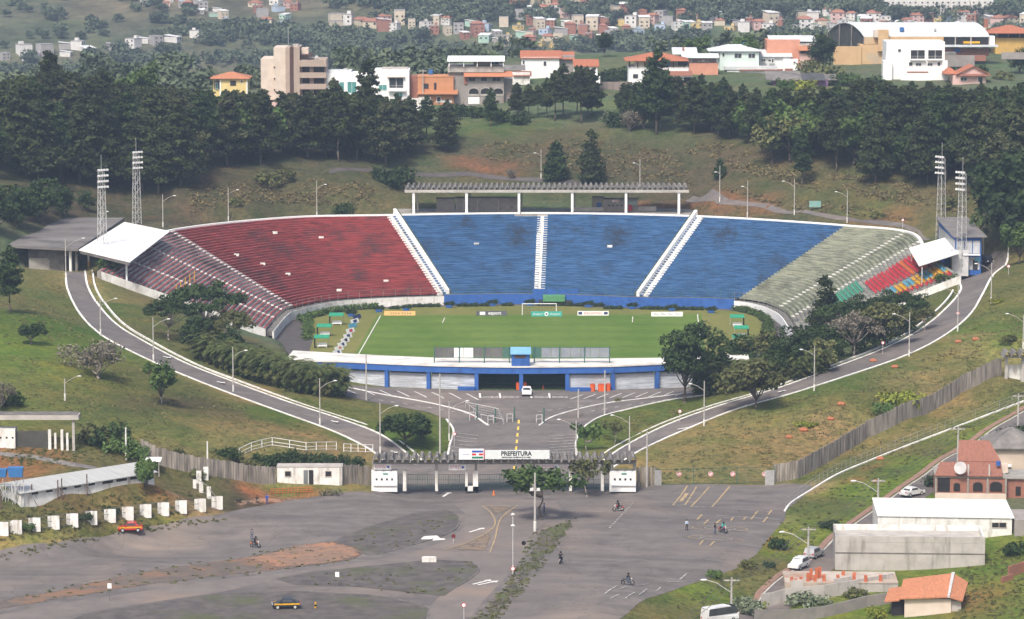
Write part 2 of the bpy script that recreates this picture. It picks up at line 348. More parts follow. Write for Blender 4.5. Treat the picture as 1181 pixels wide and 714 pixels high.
# hill behind the stadium
cc(BR,12,(250,230),(300,215),(220,245),(440,215),(350,235),(180,240)); cc(OL,9,(330,240),(400,238),(270,248),(440,240)); cc(DB,14,(150,220),(60,240),(350,190),(250,200),(300,170)); cc((.078,.072,.032),10,(560,210),(650,212),(600,205),(520,225),(450,225)); cc((.055,.055,.030),12,(620,170),(760,200),(880,190),(350,205),(280,220),(980,215)); cc(BR,14,(600,180),(680,180),(750,190),(560,170),(780,210)); cc(DB,12,(720,175),(650,165),(700,205)); cc(RS,4,(560,192),(600,196),(540,190),(580,194)); cc(GR,10,(560,145),(530,150),(600,150)); cc(OL,9,(620,155),(700,155),(760,160))
cc(RS,5,(840,232),(880,235),(760,244),(790,243),(1020,250)); cc(BR,12,(850,210),(820,190),(900,220),(960,240),(830,175)); cc((.108,.088,.052),11,(830,172),(950,195),(1000,205),(1050,215),(1100,220),(1130,235),(920,190)); cc(OL,10,(880,200),(1000,230),(1060,240),(940,225),(1120,250)); cc(GR,7,(1000,236),(960,215),(1110,262),(860,165)); cc(LG,8,(720,118),(710,125),(960,100),(930,105),(1090,90)); cc(OL,15,(650,105),(900,100),(1000,100)); cc(DK,16,(1150,200),(1181,230),(100,180),(200,170),(0,200),(400,160),(850,140),(1000,150),(450,170))
cc(OL,15,(1140,320),(1165,330),(1170,300),(1100,275)); cc(OL,18,(700,75),(800,68),(880,70),(640,85),(750,80)); cc(BR,18,(450,85),(420,90),(500,90),(850,75)); cc(OL,12,(0,320),(20,330))
# far hills
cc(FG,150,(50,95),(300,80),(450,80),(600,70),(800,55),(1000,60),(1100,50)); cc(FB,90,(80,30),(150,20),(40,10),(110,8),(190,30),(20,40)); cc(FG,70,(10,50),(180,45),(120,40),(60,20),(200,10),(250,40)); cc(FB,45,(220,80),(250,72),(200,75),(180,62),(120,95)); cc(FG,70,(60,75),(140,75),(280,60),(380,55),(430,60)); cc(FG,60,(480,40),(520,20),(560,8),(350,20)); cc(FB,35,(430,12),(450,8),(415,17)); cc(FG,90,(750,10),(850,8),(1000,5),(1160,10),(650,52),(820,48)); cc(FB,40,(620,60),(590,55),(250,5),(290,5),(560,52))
CC = np.array(CC)

def axis(lo, hi, step, outs):
    a = list(np.arange(lo, hi+step/2, step)); b = list(a)
    s = step; x = a[-1]
    while x < outs[1]: s = min(s*1.12, outs[2]); x += s; b.append(x)
    s = step; x = a[0]; c = []
    while x > outs[0]: s = min(s*1.12, outs[2]); x -= s; c.append(x)
    return np.array(c[::-1]+b)
GS = 1.25
GX = axis(-150, 150, GS, (-1500, 1500, 14)); GY_ = axis(430, 1000, GS, (380, 4700, 13))
hills_y = 1180
def ground_mesh(ys, name, label, m):
    X, Y = np.meshgrid(GX, ys); Z = height(X, Y)
    n = len(ys); k = len(GX)
    V = np.stack([X,Y,Z],-1).reshape(-1,3)
    i = np.arange((n-1)*k).reshape(n-1,k)[:, :-1].ravel()
    Fc = np.stack([i, i+1, i+k+1, i+k],-1)
    me = bpy.data.meshes.new(name); me.vertices.add(len(V)); me.vertices.foreach_set('co', V.ravel())
    me.loops.add(Fc.size); me.loops.foreach_set('vertex_index', Fc.ravel().astype(np.int32))
    me.polygons.add(len(Fc)); me.polygons.foreach_set('loop_start', np.arange(0,Fc.size,4,dtype=np.int32)); me.polygons.foreach_set('loop_total', np.full(len(Fc),4,dtype=np.int32))
    me.update(calc_edges=True); me.polygons.foreach_set('use_smooth', [True]*len(Fc))
    x = V[:,0]; y = V[:,1]
    far = np.clip((y-1100)/400, 0, 1)
    amp = 6+far*60; wx = x+(fbm(x/(7+60*far), y/(7+60*far), 11)-.47)*amp*2; wy = y+(fbm(x/(7+60*far), y/(7+60*far), 23)-.47)*amp*2
    acc = np.zeros((len(V),3)); wt = np.full(len(V), 1e-6); acc += np.array(OL)*1e-6
    for c in CC:
        d2 = ((wx-c[0])**2+(wy-c[1])**2)/(c[2]**2)
        w = np.exp(-np.minimum(d2, 30)*.9)+1e-4/(1+d2)**1.5
        acc += w[:,None]*c[3:6]; wt += w
    C = acc/wt[:,None]
    ca = me.color_attributes.new('turf', 'FLOAT_COLOR', 'POINT'); A = np.ones((len(V),4)); A[:,:3] = C
    ca.data.foreach_set('color', A.ravel())
    me.materials.append(m)
    o = link(name, me); o['kind'] = 'structure'; o['label'] = label; return o
def ground_mat(name, s1, s2):
    m, t, b = new_mat(name)
    at = t.nodes.new('ShaderNodeAttribute'); at.attribute_name = 'turf'
    f1 = noise(t, s1, 9, .78); f2 = noise(t, s2, 5, .6); f3 = noise(t, s2*.2, 4, .6)
    c = mixc(t, at.outputs['Color'], ramp(t, f1, [(.34,(.42,.46,.42)),(.5,(1,1,1)),(.66,(1.6,1.5,1.4))]), 1.0, 'MULTIPLY')
    c = mixc(t, c, ramp(t, f2, [(.32,(.68,.82,.60)),(.5,(1,1,1)),(.7,(1.28,1.1,.98))]), 1.0, 'MULTIPLY')
    c = mixc(t, c, ramp(t, f3, [(.38,(.85,1.0,.8)),(.62,(1.15,1.02,1.0))]), 1.0, 'MULTIPLY')
    t.links.new(c, b.inputs['Base Color']); b.inputs['Roughness'].default_value = .95; b.inputs['Specular IOR Level'].default_value = .1
    bp = t.nodes.new('ShaderNodeBump'); bp.inputs['Strength'].default_value = .6; bp.inputs['Distance'].default_value = .6/s1
    t.links.new(f1, bp.inputs['Height']); t.links.new(bp.outputs[0], b.inputs['Normal'])
    return m
i1 = int(np.searchsorted(GY_, hills_y))
_ZG = height(*np.meshgrid(GX, GY_))
def height(x, y):
    x = np.clip(np.asarray(x, float), GX[0], GX[-1]-1e-3); y = np.clip(np.asarray(y, float), GY_[0], GY_[-1]-1e-3)
    i = np.clip(np.searchsorted(GX, x, side='right')-1, 0, len(GX)-2); j = np.clip(np.searchsorted(GY_, y, side='right')-1, 0, len(GY_)-2)
    fx = (x-GX[i])/(GX[i+1]-GX[i]); fy = (y-GY_[j])/(GY_[j+1]-GY_[j])
    return (_ZG[j,i]*(1-fx)+_ZG[j,i+1]*fx)*(1-fy)+(_ZG[j+1,i]*(1-fx)+_ZG[j+1,i+1]*fx)*fy
ground_mesh(GY_[:i1+1], 'ground', 'grassy ground and hillside around the stadium', ground_mat('turf_ground', 1.1, .22))
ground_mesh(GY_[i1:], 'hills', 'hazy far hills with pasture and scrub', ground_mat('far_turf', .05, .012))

# ---------------------------------------------------------------- sheets laid on the ground
def smooth_px(P, n=6):
    V = [Vector(p) for p in P]; out = []
    for i in range(len(V)-1):
        for k in range(n): out.append(tuple(catmull(V, i+k/n)))
    out.append(tuple(V[-1])); return out
def sheet(name, px, m, off=.03, kind='structure', label=None, parent=None, world=False, h=None):
    P = [Vector((p[0],p[1])) if world else Vector(hit(*p)[:2]) for p in px]
    B = []
    for i in range(len(P)):
        a = P[i]; b = P[(i+1)%len(P)]; k = max(1, int((b-a).length/1.5))
        for j in range(k): B.append(a.lerp(b, j/k))
    bb = np.array([tuple(p) for p in B])
    gx = GX[(GX > bb[:,0].min()) & (GX < bb[:,0].max())]; gy = GY_[(GY_ > bb[:,1].min()) & (GY_ < bb[:,1].max())]
    pts = list(B)
    if len(gx) and len(gy):
        X, Y = np.meshgrid(gx, gy); X = X.ravel(); Y = Y.ravel()
        ins = pip(bb, X, Y) & (pdist(bb, X, Y) > .3)
        pts += [Vector((a,b)) for a,b in zip(X[ins], Y[ins])]
    r = geometry.delaunay_2d_cdt(pts, [(i,(i+1)%len(B)) for i in range(len(B))], [], 1, 1e-4)
    V = np.array([tuple(v) for v in r[0]])
    Z = height(V[:,0], V[:,1])+off if h is None else np.full(len(V), h)
    me = bpy.data.meshes.new(name); me.from_pydata([(a,b,c) for (a,b),c in zip(V, Z)], [], r[2]); me.materials.append(m)
    ed = me.attributes.new('edge', 'FLOAT', 'POINT'); ed.data.foreach_set('value', pdist(bb, V[:,0], V[:,1]).astype(np.float32))
    me.polygons.foreach_set('use_smooth', [True]*len(me.polygons))
    o = link(name, me, parent)
    if kind: o['kind'] = kind
    if label: o['label'] = label
    return o
def wpath(px, step=1.0):
    P = [hit(*p) for p in px]; out = [P[0]]
    for a, b in zip(P, P[1:]):
        k = max(1, int((b-a).length/step))
        for j in range(1, k+1): out.append(a.lerp(b, j/k))
    xy = np.array([tuple(p[:2]) for p in out]); z = height(xy[:,0], xy[:,1])
    return [Vector((a[0],a[1],c)) for a, c in zip(xy, z)]
def strip_mb(path, w, h, mb=None, base=-.25, off=0, mi=0):
    """raised band following a ground path"""
    mb = mb or MB(); n0 = len(mb.v); N = len(path)
    for i, p in enumerate(path):
        t = (path[min(i+1,N-1)]-path[max(i-1,0)]); t.z = 0; t.normalize(); n = Vector((-t.y, t.x, 0))
        a = p+n*(off+w/2); b = p+n*(off-w/2)
        mb.v += [(a.x,a.y,p.z+base),(b.x,b.y,p.z+base),(b.x,b.y,p.z+h),(a.x,a.y,p.z+h)]
    for i in range(N-1):
        a = n0+4*i
        for q in ((3,2,6,7),(0,3,7,4),(2,1,5,6)): mb.f.append(tuple(a+x for x in q)); mb.m.append(mi)
    mb.f.append((n0,n0+1,n0+2,n0+3)); mb.m.append(mi); e = n0+4*(N-1); mb.f.append((e+3,e+2,e+1,e)); mb.m.append(mi)
    return mb
def flat_mb(path, w, z=.06, mb=None, off=0):
    mb = mb or MB(); n0 = len(mb.v); N = len(path)
    for i, p in enumerate(path):
        t = (path[min(i+1,N-1)]-path[max(i-1,0)]); t.z = 0; t.normalize(); n = Vector((-t.y, t.x, 0))
        a = p+n*(off+w/2); b = p+n*(off-w/2); mb.v += [(a.x,a.y,p.z+z),(b.x,b.y,p.z+z)]
    for i in range(N-1): a = n0+2*i; mb.f.append((a,a+1,a+3,a+2)); mb.m.append(0)
    return mb
def S(o, label=None): o['kind'] = 'structure'; return o if not label else tag(o, label)
# ---------------------------------------------------------------- roads and paving
LR_out = smooth_px([(76,316),(78,334),(92,362),(116,386),(150,405),(200,428),(260,452),(320,474),(385,498),(430,521),(446,540)])
LR_in = smooth_px([(98,312),(101,330),(112,350),(134,374),(166,394),(214,419),(270,441),(330,463),(400,486),(440,502),(470,524),(478,536)])
sheet('road', LR_out+LR_in[::-1], asph, .05, label='ring road curving down past the left stand')
RR_in = smooth_px([(690,536),(722,514),(770,490),(830,468),(900,447),(960,425),(1020,402),(1062,380),(1092,355),(1108,335),(1106,322),(1118,305),(1148,290)])
RR_out = smooth_px([(706,540),(742,518),(790,496),(850,472),(910,455),(970,436),(1040,412),(1085,390),(1117,365),(1133,340),(1145,318),(1160,305),(1163,292)])
sheet('road', RR_in+RR_out[::-1], asph, .05, label='ring road climbing past the right stand')
FC = [(430,561),(445,540),(478,536),(512,529),(519,512),(523,497),(515,484),(495,476),(455,468),(415,461),(385,455),(368,444)]
FC += [(400,444),(447,447),(495,449),(550,450.5),(601,451),(654,450.5),(706,450),(757,447.5),(800,445),(850,441),(838,450),(812,456),(770,462),(725,472),(690,482),(670,497),(664,512),(666,526),(690,536),(706,540),(735,556),(736,562)]
sheet('forecourt', FC, asph, .06, label='asphalt forecourt between the gateway and the entrance building')
LOT = [(-140,655),(0,635),(60,627),(137,613),(200,603),(250,594),(285,586),(330,577),(380,570),(428,568),(445,561),(735,561.5),(760,560),(905,557.5),(938,560),(925,574),(907,588),(905,600),(885,622),(872,640),(852,655),(815,668),(770,683),(735,697),(705,718),(690,800),(-140,800)]
sheet('parking_lot', LOT, asph, .03, label='wide worn asphalt parking lot in front of the gateway')
# darker, rougher islands in the lot
def patchy(name, cols_, soft=1.6, thr=.5, scale=.9, sharp=.12):
    """worn material whose rim breaks up into the surface below"""
    m, t, b = new_mat(name); n1 = noise(t, .45, 8, .7); n2 = noise(t, scale, 7, .72); n3 = noise(t, .16, 5, .65)
    c = ramp(t, n1, [(.32,cols_[0]),(.62,cols_[1])]); c = mixc(t, c, cols_[2], ramp(t, n3, [(.47,(0,0,0)),(.60,(1,1,1))]))
    t.links.new(c, b.inputs['Base Color']); b.inputs['Roughness'].default_value = .95
    at = t.nodes.new('ShaderNodeAttribute'); at.attribute_name = 'edge'
    mr = t.nodes.new('ShaderNodeMapRange'); mr.inputs[2].default_value = soft; mr.inputs[3].default_value = -.35; mr.inputs[4].default_value = .5-thr+.15; t.links.new(at.outputs['Fac'], mr.inputs[0])
    ad = t.nodes.new('ShaderNodeMath'); ad.operation = 'ADD'; t.links.new(mr.outputs[0], ad.inputs[0]); t.links.new(n2, ad.inputs[1])
    f = ramp(t, ad.outputs[0], [(.5-sharp/2,(0,0,0)),(.5+sharp/2,(1,1,1))])
    tr = t.nodes.new('ShaderNodeBsdfTransparent'); mx = t.nodes.new('ShaderNodeMixShader'); t.links.new(f, mx.inputs[0]); t.links.new(tr.outputs[0], mx.inputs[1]); t.links.new(b.outputs[0], mx.inputs[2])
    t.links.new(mx.outputs[0], t.nodes['Material Output'].inputs[0]); return m
rough_as = M('crumbling_asphalt', (.13,.115,.105), (.075,.066,.062), scale=.5, c3=(.085,.095,.04), s3=.12, detail=8)
dirt_as = patchy('dirty_asphalt', [(.10,.086,.078),(.15,.122,.10),(.21,.125,.08)], 2.5, .42)
verge = patchy('weedy_verge', [(.085,.077,.068),(.115,.10,.08),(.085,.105,.035)], 1.8, .45)
soil = patchy('bare_soil', [(.17,.125,.098),(.27,.165,.11),(.33,.175,.105)], 2.6, .53, 1.1)
lane_as = M('lane_asphalt', (.19,.165,.15), (.15,.13,.12), scale=.3, c3=(.25,.19,.15), s3=.05, detail=8)
IA = [(390,622),(430,606),(480,592),(515,588),(528,595),(530,603),(522,613),(500,622),(465,632),(430,640),(400,634),(380,630)]
sheet('asphalt_island', IA, rough_as, .07, label='dark crumbling asphalt island left of the approach lane')
sheet('dirt_island', [(-100,735),(-60,712),(0,690),(60,680),(130,664),(200,652),(260,645),(330,630),(390,622),(440,628),(420,646),(360,655),(270,665),(180,676),(90,690),(0,706),(-90,740)], dirt_as, .055, label='dirty strip between the wide lot and the lane')
sheet('soil_strip', [(262,645),(330,629),(380,622),(420,629),(432,640),(400,650),(340,656),(290,661),(300,652)], soil, .085, label='bare orange soil patch in the lot')
sheet('lane', [(-120,738),(0,709),(90,693),(180,680),(270,667),(360,657),(430,647),(480,636),(520,622),(535,608),(538,594),(524,582),(560,575),(640,578),(650,590),(618,612),(606,640),(580,670),(552,700),(535,722),(480,722),(492,704),(505,690),(530,672),(552,660),(545,648),(500,646),(440,654),(360,664),(325,668),(250,684),(100,706),(0,728),(-100,752)], lane_as, .045, label='asphalt lane leading to the gateway')
IB = [(318,668),(360,660),(420,654),(500,646),(540,648),(553,656),(545,666),(528,677),(512,688),(470,683),(400,676),(340,675)]
sheet('asphalt_island', IB, rough_as, .08, label='dark asphalt island right of the soil patch')
IC = [(30,735),(100,708),(250,686),(340,682),(420,686),(468,694),(494,702),(490,722),(480,740)]
sheet('asphalt_island', IC, rough_as, .08, label='dark asphalt island at the bottom with the black car')
sheet('verge_strip', [(616,612),(640,604),(664,598),(668,606),(650,625),(625,655),(595,690),(572,722),(538,722),(556,700),(590,665),(610,635)], verge, .085, label='weedy verge strip beside the approach lane')
sheet('soil_strip', [(300,678),(380,679),(450,685),(490,694),(505,702),(498,714),(488,712),(492,702),(465,693),(400,685),(320,683)], soil, .1, label='orange soil edging along the lower lane')
sheet('soil_strip', [(262,575),(300,568),(400,566),(430,564),(432,570),(380,573),(340,580),(300,584),(270,590),(256,584)], soil, .06, label='red soil patch beside the small white hut')
# lower right street
ST_l = [(790,775),(846,714),(880,686),(920,656),(962,622),(1010,588),(1060,553),(1110,520),(1160,487),(1200,460)]
ST_r = [(870,775),(893,714),(920,692),(952,664),(990,632),(1035,598),(1085,563),(1130,532),(1181,500),(1215,478)]
sheet('street', ST_l+ST_r[::-1], asph, .05, label='street descending past the block walled buildings')
# roads behind the rim
sheet('road', [(790,232),(830,236),(900,246),(960,253),(1040,262),(1100,270),(1100,266),(1040,257),(960,248),(900,240),(840,230),(800,226)], asph, .06, label='road behind the rim of the green stand')
sheet('road', [(380,201),(450,200),(540,203),(620,210),(690,216),(694,213),(620,205),(540,198),(450,196),(380,196)], asph_d, .06, label='narrow road on the hillside behind the shelter')
sheet('path', [(0,526),(40,530),(80,538),(110,542),(112,539),(80,533),(40,525),(0,521)], conc_d, .06, label='grey footpath over the red soil')
# kerbs
kb = MB()
def kerb(px, w=.28, h=.14, mat_=white, label=None, name='kerb'):
    o = strip_mb(wpath(px), w, h).build(name, mat_); return S(o, label)
kerb(LR_out, .38, .14, label='white kerb on the outer side of the left road'); kerb(LR_in, .38, .14, label='white kerb on the inner side of the left road')
S(strip_mb(wpath(LR_in), .3, .12, off=1.5).build('kerb', white), 'second white kerb above the left road')
kerb(RR_in[:-8], .38, .14, label='white kerb on the inner side of the right road'); kerb(RR_out, .38, .14, label='white kerb on the outer side of the right road')
S(strip_mb(wpath(RR_in[:-18]), .3, .12, off=1.5).build('kerb', white), 'second white kerb above the right road')
kerb(smooth_px([(478,536),(512,529),(519,512),(523,497),(515,484)]), .35, label='white kerb round the left lawn island')
kerb(smooth_px([(375,444),(400,447),(440,455),(500,466),(540,477),(563,491)]), .4, label='white kerb beside the left parking bays')
kerb(smooth_px([(622,491),(640,480),(690,467),(750,459),(800,453),(838,448)]), .3, label='white kerb beside the right parking bays')
kerb(smooth_px([(838,450),(812,456),(770,462),(725,472),(690,482),(670,497),(664,512),(666,526)]), .3, label='white kerb round the right lawn island')
for P in (IA[4:11], IB[4:8], IC[4:8]): kerb(smooth_px(P, 4), .2, .14, conc_d, 'low concrete kerb of a lot island')
kerb(ST_l, .3, .14, conc_l, 'concrete kerb of the street on the grass side')
kerb([(x-4, y-2.5) for x,y in ST_l], 1.0, .1, M('red_pavement',(.30,.18,.13),(.2,.13,.1)), 'narrow pavement beside the street', 'pavement')
# painted markings
def line_mark(px, w, m, label, z=.10, name='road_marking'):
    o = flat_mb(wpath(px), w, z).build(name, m); return S(o, label)
def poly_mark(name, polys, m, label, z=.10):
    mb = MB()
    for P in polys:
        q = [hit(*p) for p in P]; mb.poly([(a.x,a.y,a.z+z) for a in q])
    return S(mb.build(name, m), label)
mb = MB()
for i, (x0,y0,x1,y1) in enumerate([(566,592,574,584)]): pass
# island marking (yellow) in the approach lane
sheet('painted_island', [(556,584),(597,584),(585,592),(575,600),(573,612),(571,620),(566,637),(510,636),(538,626),(558,615),(569,606),(570,597),(563,590)], patchy('brown_lane_patch',[(.16,.13,.11),(.22,.17,.125),(.21,.155,.11)],1.0,.56), .09, label='faded ochre painted island in the approach lane')
for P in ([(556,584),(566,592),(571,602),(568,610),(555,619),(535,628),(510,636)], [(597,584),(585,592),(577,600),(573,612),(571,622),(565,638)], [(556,584),(597,584)]):
    line_mark(smooth_px(P,4) if len(P)>2 else P, .2, roadyellow, 'worn yellow line of the painted island', .12)
def arrow(px, py, ang, L=5, m=roadwhite, w=.45, head=1.1):
    c = hit(px, py); T = T_(c.x, c.y, c.z+.11, ang)
    mb = MB(); mb.poly([T@Vector(p) for p in ((-L/2,-w/2,0),(L/2-head,-w/2,0),(L/2-head,w/2,0),(-L/2,w/2,0))])
    mb.poly([T@Vector(p) for p in ((L/2-head,-head*.6,0),(L/2,0,0),(L/2-head,head*.6,0))])
    S(mb.build('road_arrow', m), 'white arrow painted on the asphalt')
for a in ((190,412,-.9),(252,441,-.9),(383,486,-1.0),(452,521,-1.1),(792,494,.7),(905,451,.9),(550,612,1.0),(556,672,.9),(515,571,1.3),(563,673,.8)): arrow(*a, L=4.2)
# motorcycle training track marks
for P in ([(776,583.5),(793,560.5)],[(790,583),(803.5,561.5)],[(797,585),(818,562)],[(821,585.5),(842,561)],[(785,579),(792.5,569.5)]):
    line_mark(P, .26 if P[0][0]!=785 else .6, roadyellow, 'ochre line of the motorcycle practice bays')
for P in ([(776,583.5),(790,583)],[(797,585),(821,585.5)],[(821,585.5),(890,591)],[(826,595),(900,600)]): line_mark(P, .16, roadfade, 'faded line of the motorcycle practice bays')
for P in ([(804,600),(809.5,594)],[(812,605),(817,600)],[(826,604),(831.5,599.5)],[(843,601),(846,597)],[(857.5,600),(861,596.5)],[(866,600),(870,595)],[(870.5,594),(874,590)],[(880,603),(885,597)],[(886,594.5),(890,589)],[(807,629),(811,624)],[(819,630),(824,625)]): line_mark(P, .3, roadyellow, 'short ochre dash of the motorcycle practice track')
for cx,cy,rx in ((830.5,610,32.5),(826,621.5,33)):
    c = hit(cx,cy); R_ = rx/scale_at(c.y)
    for r,k in ((R_,.5),(R_*.56,.5)):
        pts = [Vector((c.x+r*math.cos(a), c.y+r*k*1.35*math.sin(a)*.62+0, 0)) for a in np.linspace(0,2*math.pi,49)]
        z = height(np.array([p.x for p in pts]), np.array([p.y for p in pts]))
        for p,zz in zip(pts,z): p.z = zz
        S(flat_mb(pts, .17, .1).build('road_marking', roadyellow if r==R_ else roadfade), 'oval track line painted for motorcycle practice')
for P in ([(697,686),(712,676)],[(704,691),(714,686)],[(715,680),(722,677)],[(721,691),(732,684)],[(737,687),(746,680)],[(757,682),(762,678)],[(784,669),(792,662)],[(735,676),(748,674)],[(770,672),(800,671)]): line_mark(P, .22, roadfade, 'faded white dash on the lot')
for k in range(14): line_mark([(729-k*2.0,582+k*2.1),(730-k*2.0,581+k*2.1)], .3, roadfade, 'faded dotted line on the lot')
# parking bays beside the building and zebra hatching
bays = MB()
for i in range(8): flat_mb(wpath([(398+i*20,449+i*.8),(412+i*20,455+i*1.0)]), .25, .11, bays)
S(bays.build('road_marking', roadwhite), 'white parking bay lines left of the entrance')
bays = MB()
for i in range(9): flat_mb(wpath([(672+i*15,456-i*.55),(658+i*15,461-i*.4)]), .22, .11, bays)
S(bays.build('road_marking', roadwhite), 'white parking bay lines right of the entrance')
bays = MB()
for i in range(11): flat_mb(wpath([(395+i*14,455.3+i*2.2),(400+i*14,456+i*2.2)]), .45, .11, bays)
for i in range(9): flat_mb(wpath([(681+i*14,475-i*2.2),(686+i*14,474-i*2.2)]), .4, .11, bays)
for i in range(8): flat_mb(wpath([(620+i*12,476-i*1.7),(625+i*12,475-i*1.7)]), .3, .11, bays)
S(bays.build('road_marking', roadfade), 'short white dashes along the side lanes')
z1 = MB()
for i in range(7): flat_mb(wpath([(528-i*1.8,500+i*4),(552-i*1.5,503+i*4)]), .35, .11, z1)
S(z1.build('zebra_hatching', roadfade), 'faded hatched lines left of the forecourt')
z1 = MB()
for i in range(8): flat_mb(wpath([(633,504+i*3.2),(664-i*.2,502+i*3.2)]), .35, .11, z1)
S(z1.build('zebra_hatching', roadfade), 'faded hatched lines right of the forecourt')
# stop line with the painted word ONIBUS (bus bays)
def ptext(txt, size, m, T, name, parent=None, ext=.01, align='CENTER', sx=1, bold=0):
    cu = bpy.data.curves.new(name, 'FONT'); cu.offset = bold; cu.body = txt; cu.size = size; cu.extrude = ext; cu.align_x = align; cu.align_y = 'CENTER'
    o = bpy.data.objects.new(name, cu); COL.objects.link(o)
    me = bpy.data.meshes.new_from_object(o); COL.objects.unlink(o); bpy.data.objects.remove(o)
    me.transform(T @ Matrix.Diagonal((sx,1,1,1))); me.materials.clear(); me.materials.append(m)
    return link(name, me, parent)
for x0,x1 in ((554,577),(577,601),(613,634),(634,657)):
    line_mark([(x0,459.5),(x0-.8,454)], .35, roadwhite, 'white tick of the bus bays')
    a = hit(x0+2.5,458.8); b = hit(x1-2,458.8); c = (a+b)/2
    # the letters are the white line of each bay
    o = ptext('ONIBUS', 1.55, roadwhite, Matrix.Translation((c.x,c.y,c.z+.12)), 'road_lettering', sx=(b-a).length/5.6)
    for e,(u,v) in enumerate(((.45,.7),)): pass
    S(o, 'white word painted across a bus bay of the forecourt')
for k in range(8): line_mark([(598.5-k*.75,485+k*7.6),(598.1-k*.75,489+k*7.6)], .35, M('lane_yellow',(.75,.55,.08),(.6,.42,.1)), 'yellow dash of the lane centre line')
# bank edge railing kerb (white scalloped kerb)
kerb(smooth_px([(905,590),(913,580),(935,566),(965,548),(1000,533),(1050,513),(1100,494),(1181,463)]), .32, .2, white, 'white stepped kerb along the grass bank')
# ---------------------------------------------------------------- the pitch
def turf_mat(name, a, b_, stripe=True):
    m, t, b = new_mat(name)
    f = noise(t, .35, 6, .6); f2 = noise(t, .06, 4, .6, sc=(1,.35,1))
    c = ramp(t, f, [(.3,a),(.7,b_)])
    c = mixc(t, c, ramp(t, f2, [(.35,(.86,.92,.8)),(.65,(1.14,1.08,1.15))]), 1.0, 'MULTIPLY')
    if stripe:
        tc = t.nodes.new('ShaderNodeTexCoord'); w = t.nodes.new('ShaderNodeTexWave'); w.bands_direction = 'Y'
        w.inputs['Scale'].default_value = .028; w.inputs['Distortion'].default_value = .6
        t.links.new(tc.outputs['Object'], w.inputs['Vector'])
        c = mixc(t, c, ramp(t, w.outputs['Fac'], [(.35,(.93,.95,.93)),(.65,(1.06,1.04,1.06))]), 1.0, 'MULTIPLY')
    t.links.new(c, b.inputs['Base Color']); b.inputs['Roughness'].default_value = .95; b.inputs['Specular IOR Level'].default_value = .1
    return m
track_p = [(u[0],u[1]) for u in bowl]
sheet('perimeter_track', track_p, asph_d, .02, label='dark asphalt strip between the stands and the pitch', world=True, h=.02)
cen = np.array([5.0, 725.0])
def inset(u, d):
    p = IN(u); q = IN(min(10,u+.05)); r = IN(max(0,u-.05)); t = (q-r); n = Vector((t.y, -t.x, 0)).normalized()
    return p+n*d
def infl(u): return 3.2+ (4.5 if (u < 1.6 or u > 8.2) else 0)
apron = [tuple(inset(u, 2.6+5.5*(max(0,(2-u)/2) + max(0,(u-7.8)/2.2)))[:2]) for u in np.linspace(0.0,10,61)]
apron_l = apron[0]; apron_r = apron[-1]
apron += [(44,BBK[9].y-.5)] + [tuple((p+Vector((0,-.5,0)))[:2]) for p in reversed(BBK[1:-1])] + [(-40,BBK[0].y-.5)]
sheet('grass_apron', apron, turf_mat('dry_turf',(.135,.15,.04),(.185,.178,.058),False), 0, label='dry yellowish grass round the pitch', world=True, h=.05)
FL = G(439,364.5,0); FRt = G(804.5,363,0); NL = FL+(G(413,410,0)-FL).normalized()*104; NR = FRt+(G(809.5,412,0)-FRt).normalized()*104
def fpnt(a, b): return (FL*(1-a)+FRt*a)*(1-b)+(NL*(1-a)+NR*a)*b
clipb = .985
sheet('football_pitch', [tuple(fpnt(a,b)[:2]) for a,b in ((-.012,-.01),(1.012,-.01),(1.012,clipb),(-.012,clipb))], turf_mat('pitch_turf',(.085,.145,.026),(.118,.182,.036)), 0, label='green mown football pitch', world=True, h=.08)
def pline(ps, w=.18, z=.11):
    return S(flat_mb([Vector((p.x,p.y,0)) for p in ps], w, z).build('pitch_line', roadwhite), 'white line marked on the pitch')
pline([fpnt(0,0),fpnt(0,clipb)], .2); pline([fpnt(1,0),fpnt(1,clipb)], .2)
fadeline = M('faded_pitch_line',(.30,.34,.18),(.16,.21,.07),scale=1)
S(flat_mb([Vector((*fpnt(0,0)[:2],0)),Vector((*fpnt(1,0)[:2],0))],.14,.11).build('pitch_line', fadeline),'faded goal line of the pitch')
S(flat_mb([Vector((*fpnt(0,.5)[:2],0)),Vector((*fpnt(1,.5)[:2],0))],.12,.11).build('pitch_line', fadeline),'faded halfway line of the pitch')
c0 = fpnt(.5,.5); S(flat_mb([Vector((c0.x+9.15*math.cos(a),c0.y+9.15*math.sin(a),0)) for a in np.linspace(0,6.283,49)],.12,.11).build('pitch_line', fadeline),'faded centre circle of the pitch')
for a in (.205,.795): pline([fpnt(a,.035),fpnt(a,.12)], .16)
def goal(b, flip):
    c = fpnt(.5,b); d = (FRt-FL).normalized(); yv = Vector((-d.y,d.x,0))*flip
    r = empty('football_goal', (c.x,c.y,.08), 0, 'white football goal on the far goal line' if b == 0 else 'white football goal on the near goal line', 'goal')
    L = [-d*3.66, d*3.66]; up = Vector((0,0,2.44))
    fr = MB(); fr.cyl(L[0],L[0]+up,.09,n=6); fr.cyl(L[1],L[1]+up,.09,n=6); fr.cyl(L[0]+up-d*.09,L[1]+up+d*.09,.09,n=6); fr.build('goal_frame', cleanwhite, r)
    nn = MB()
    for i in range(12):
        p = L[0].lerp(L[1], i/11); nn.cyl(p+up, p+up+yv*.8-Vector((0,0,.1)), .012, n=3); nn.cyl(p+up+yv*.8-Vector((0,0,.1)), p+yv*2, .012, n=3)
    for k in range(5):
        o_ = yv*(.8+1.2*k/4)+Vector((0,0,2.34*(1-k/4))); nn.cyl(L[0]+o_, L[1]+o_, .012, n=3)
    nn.build('net', M('net_cord',(.55,.55,.55)), r)
goal(0, 1)

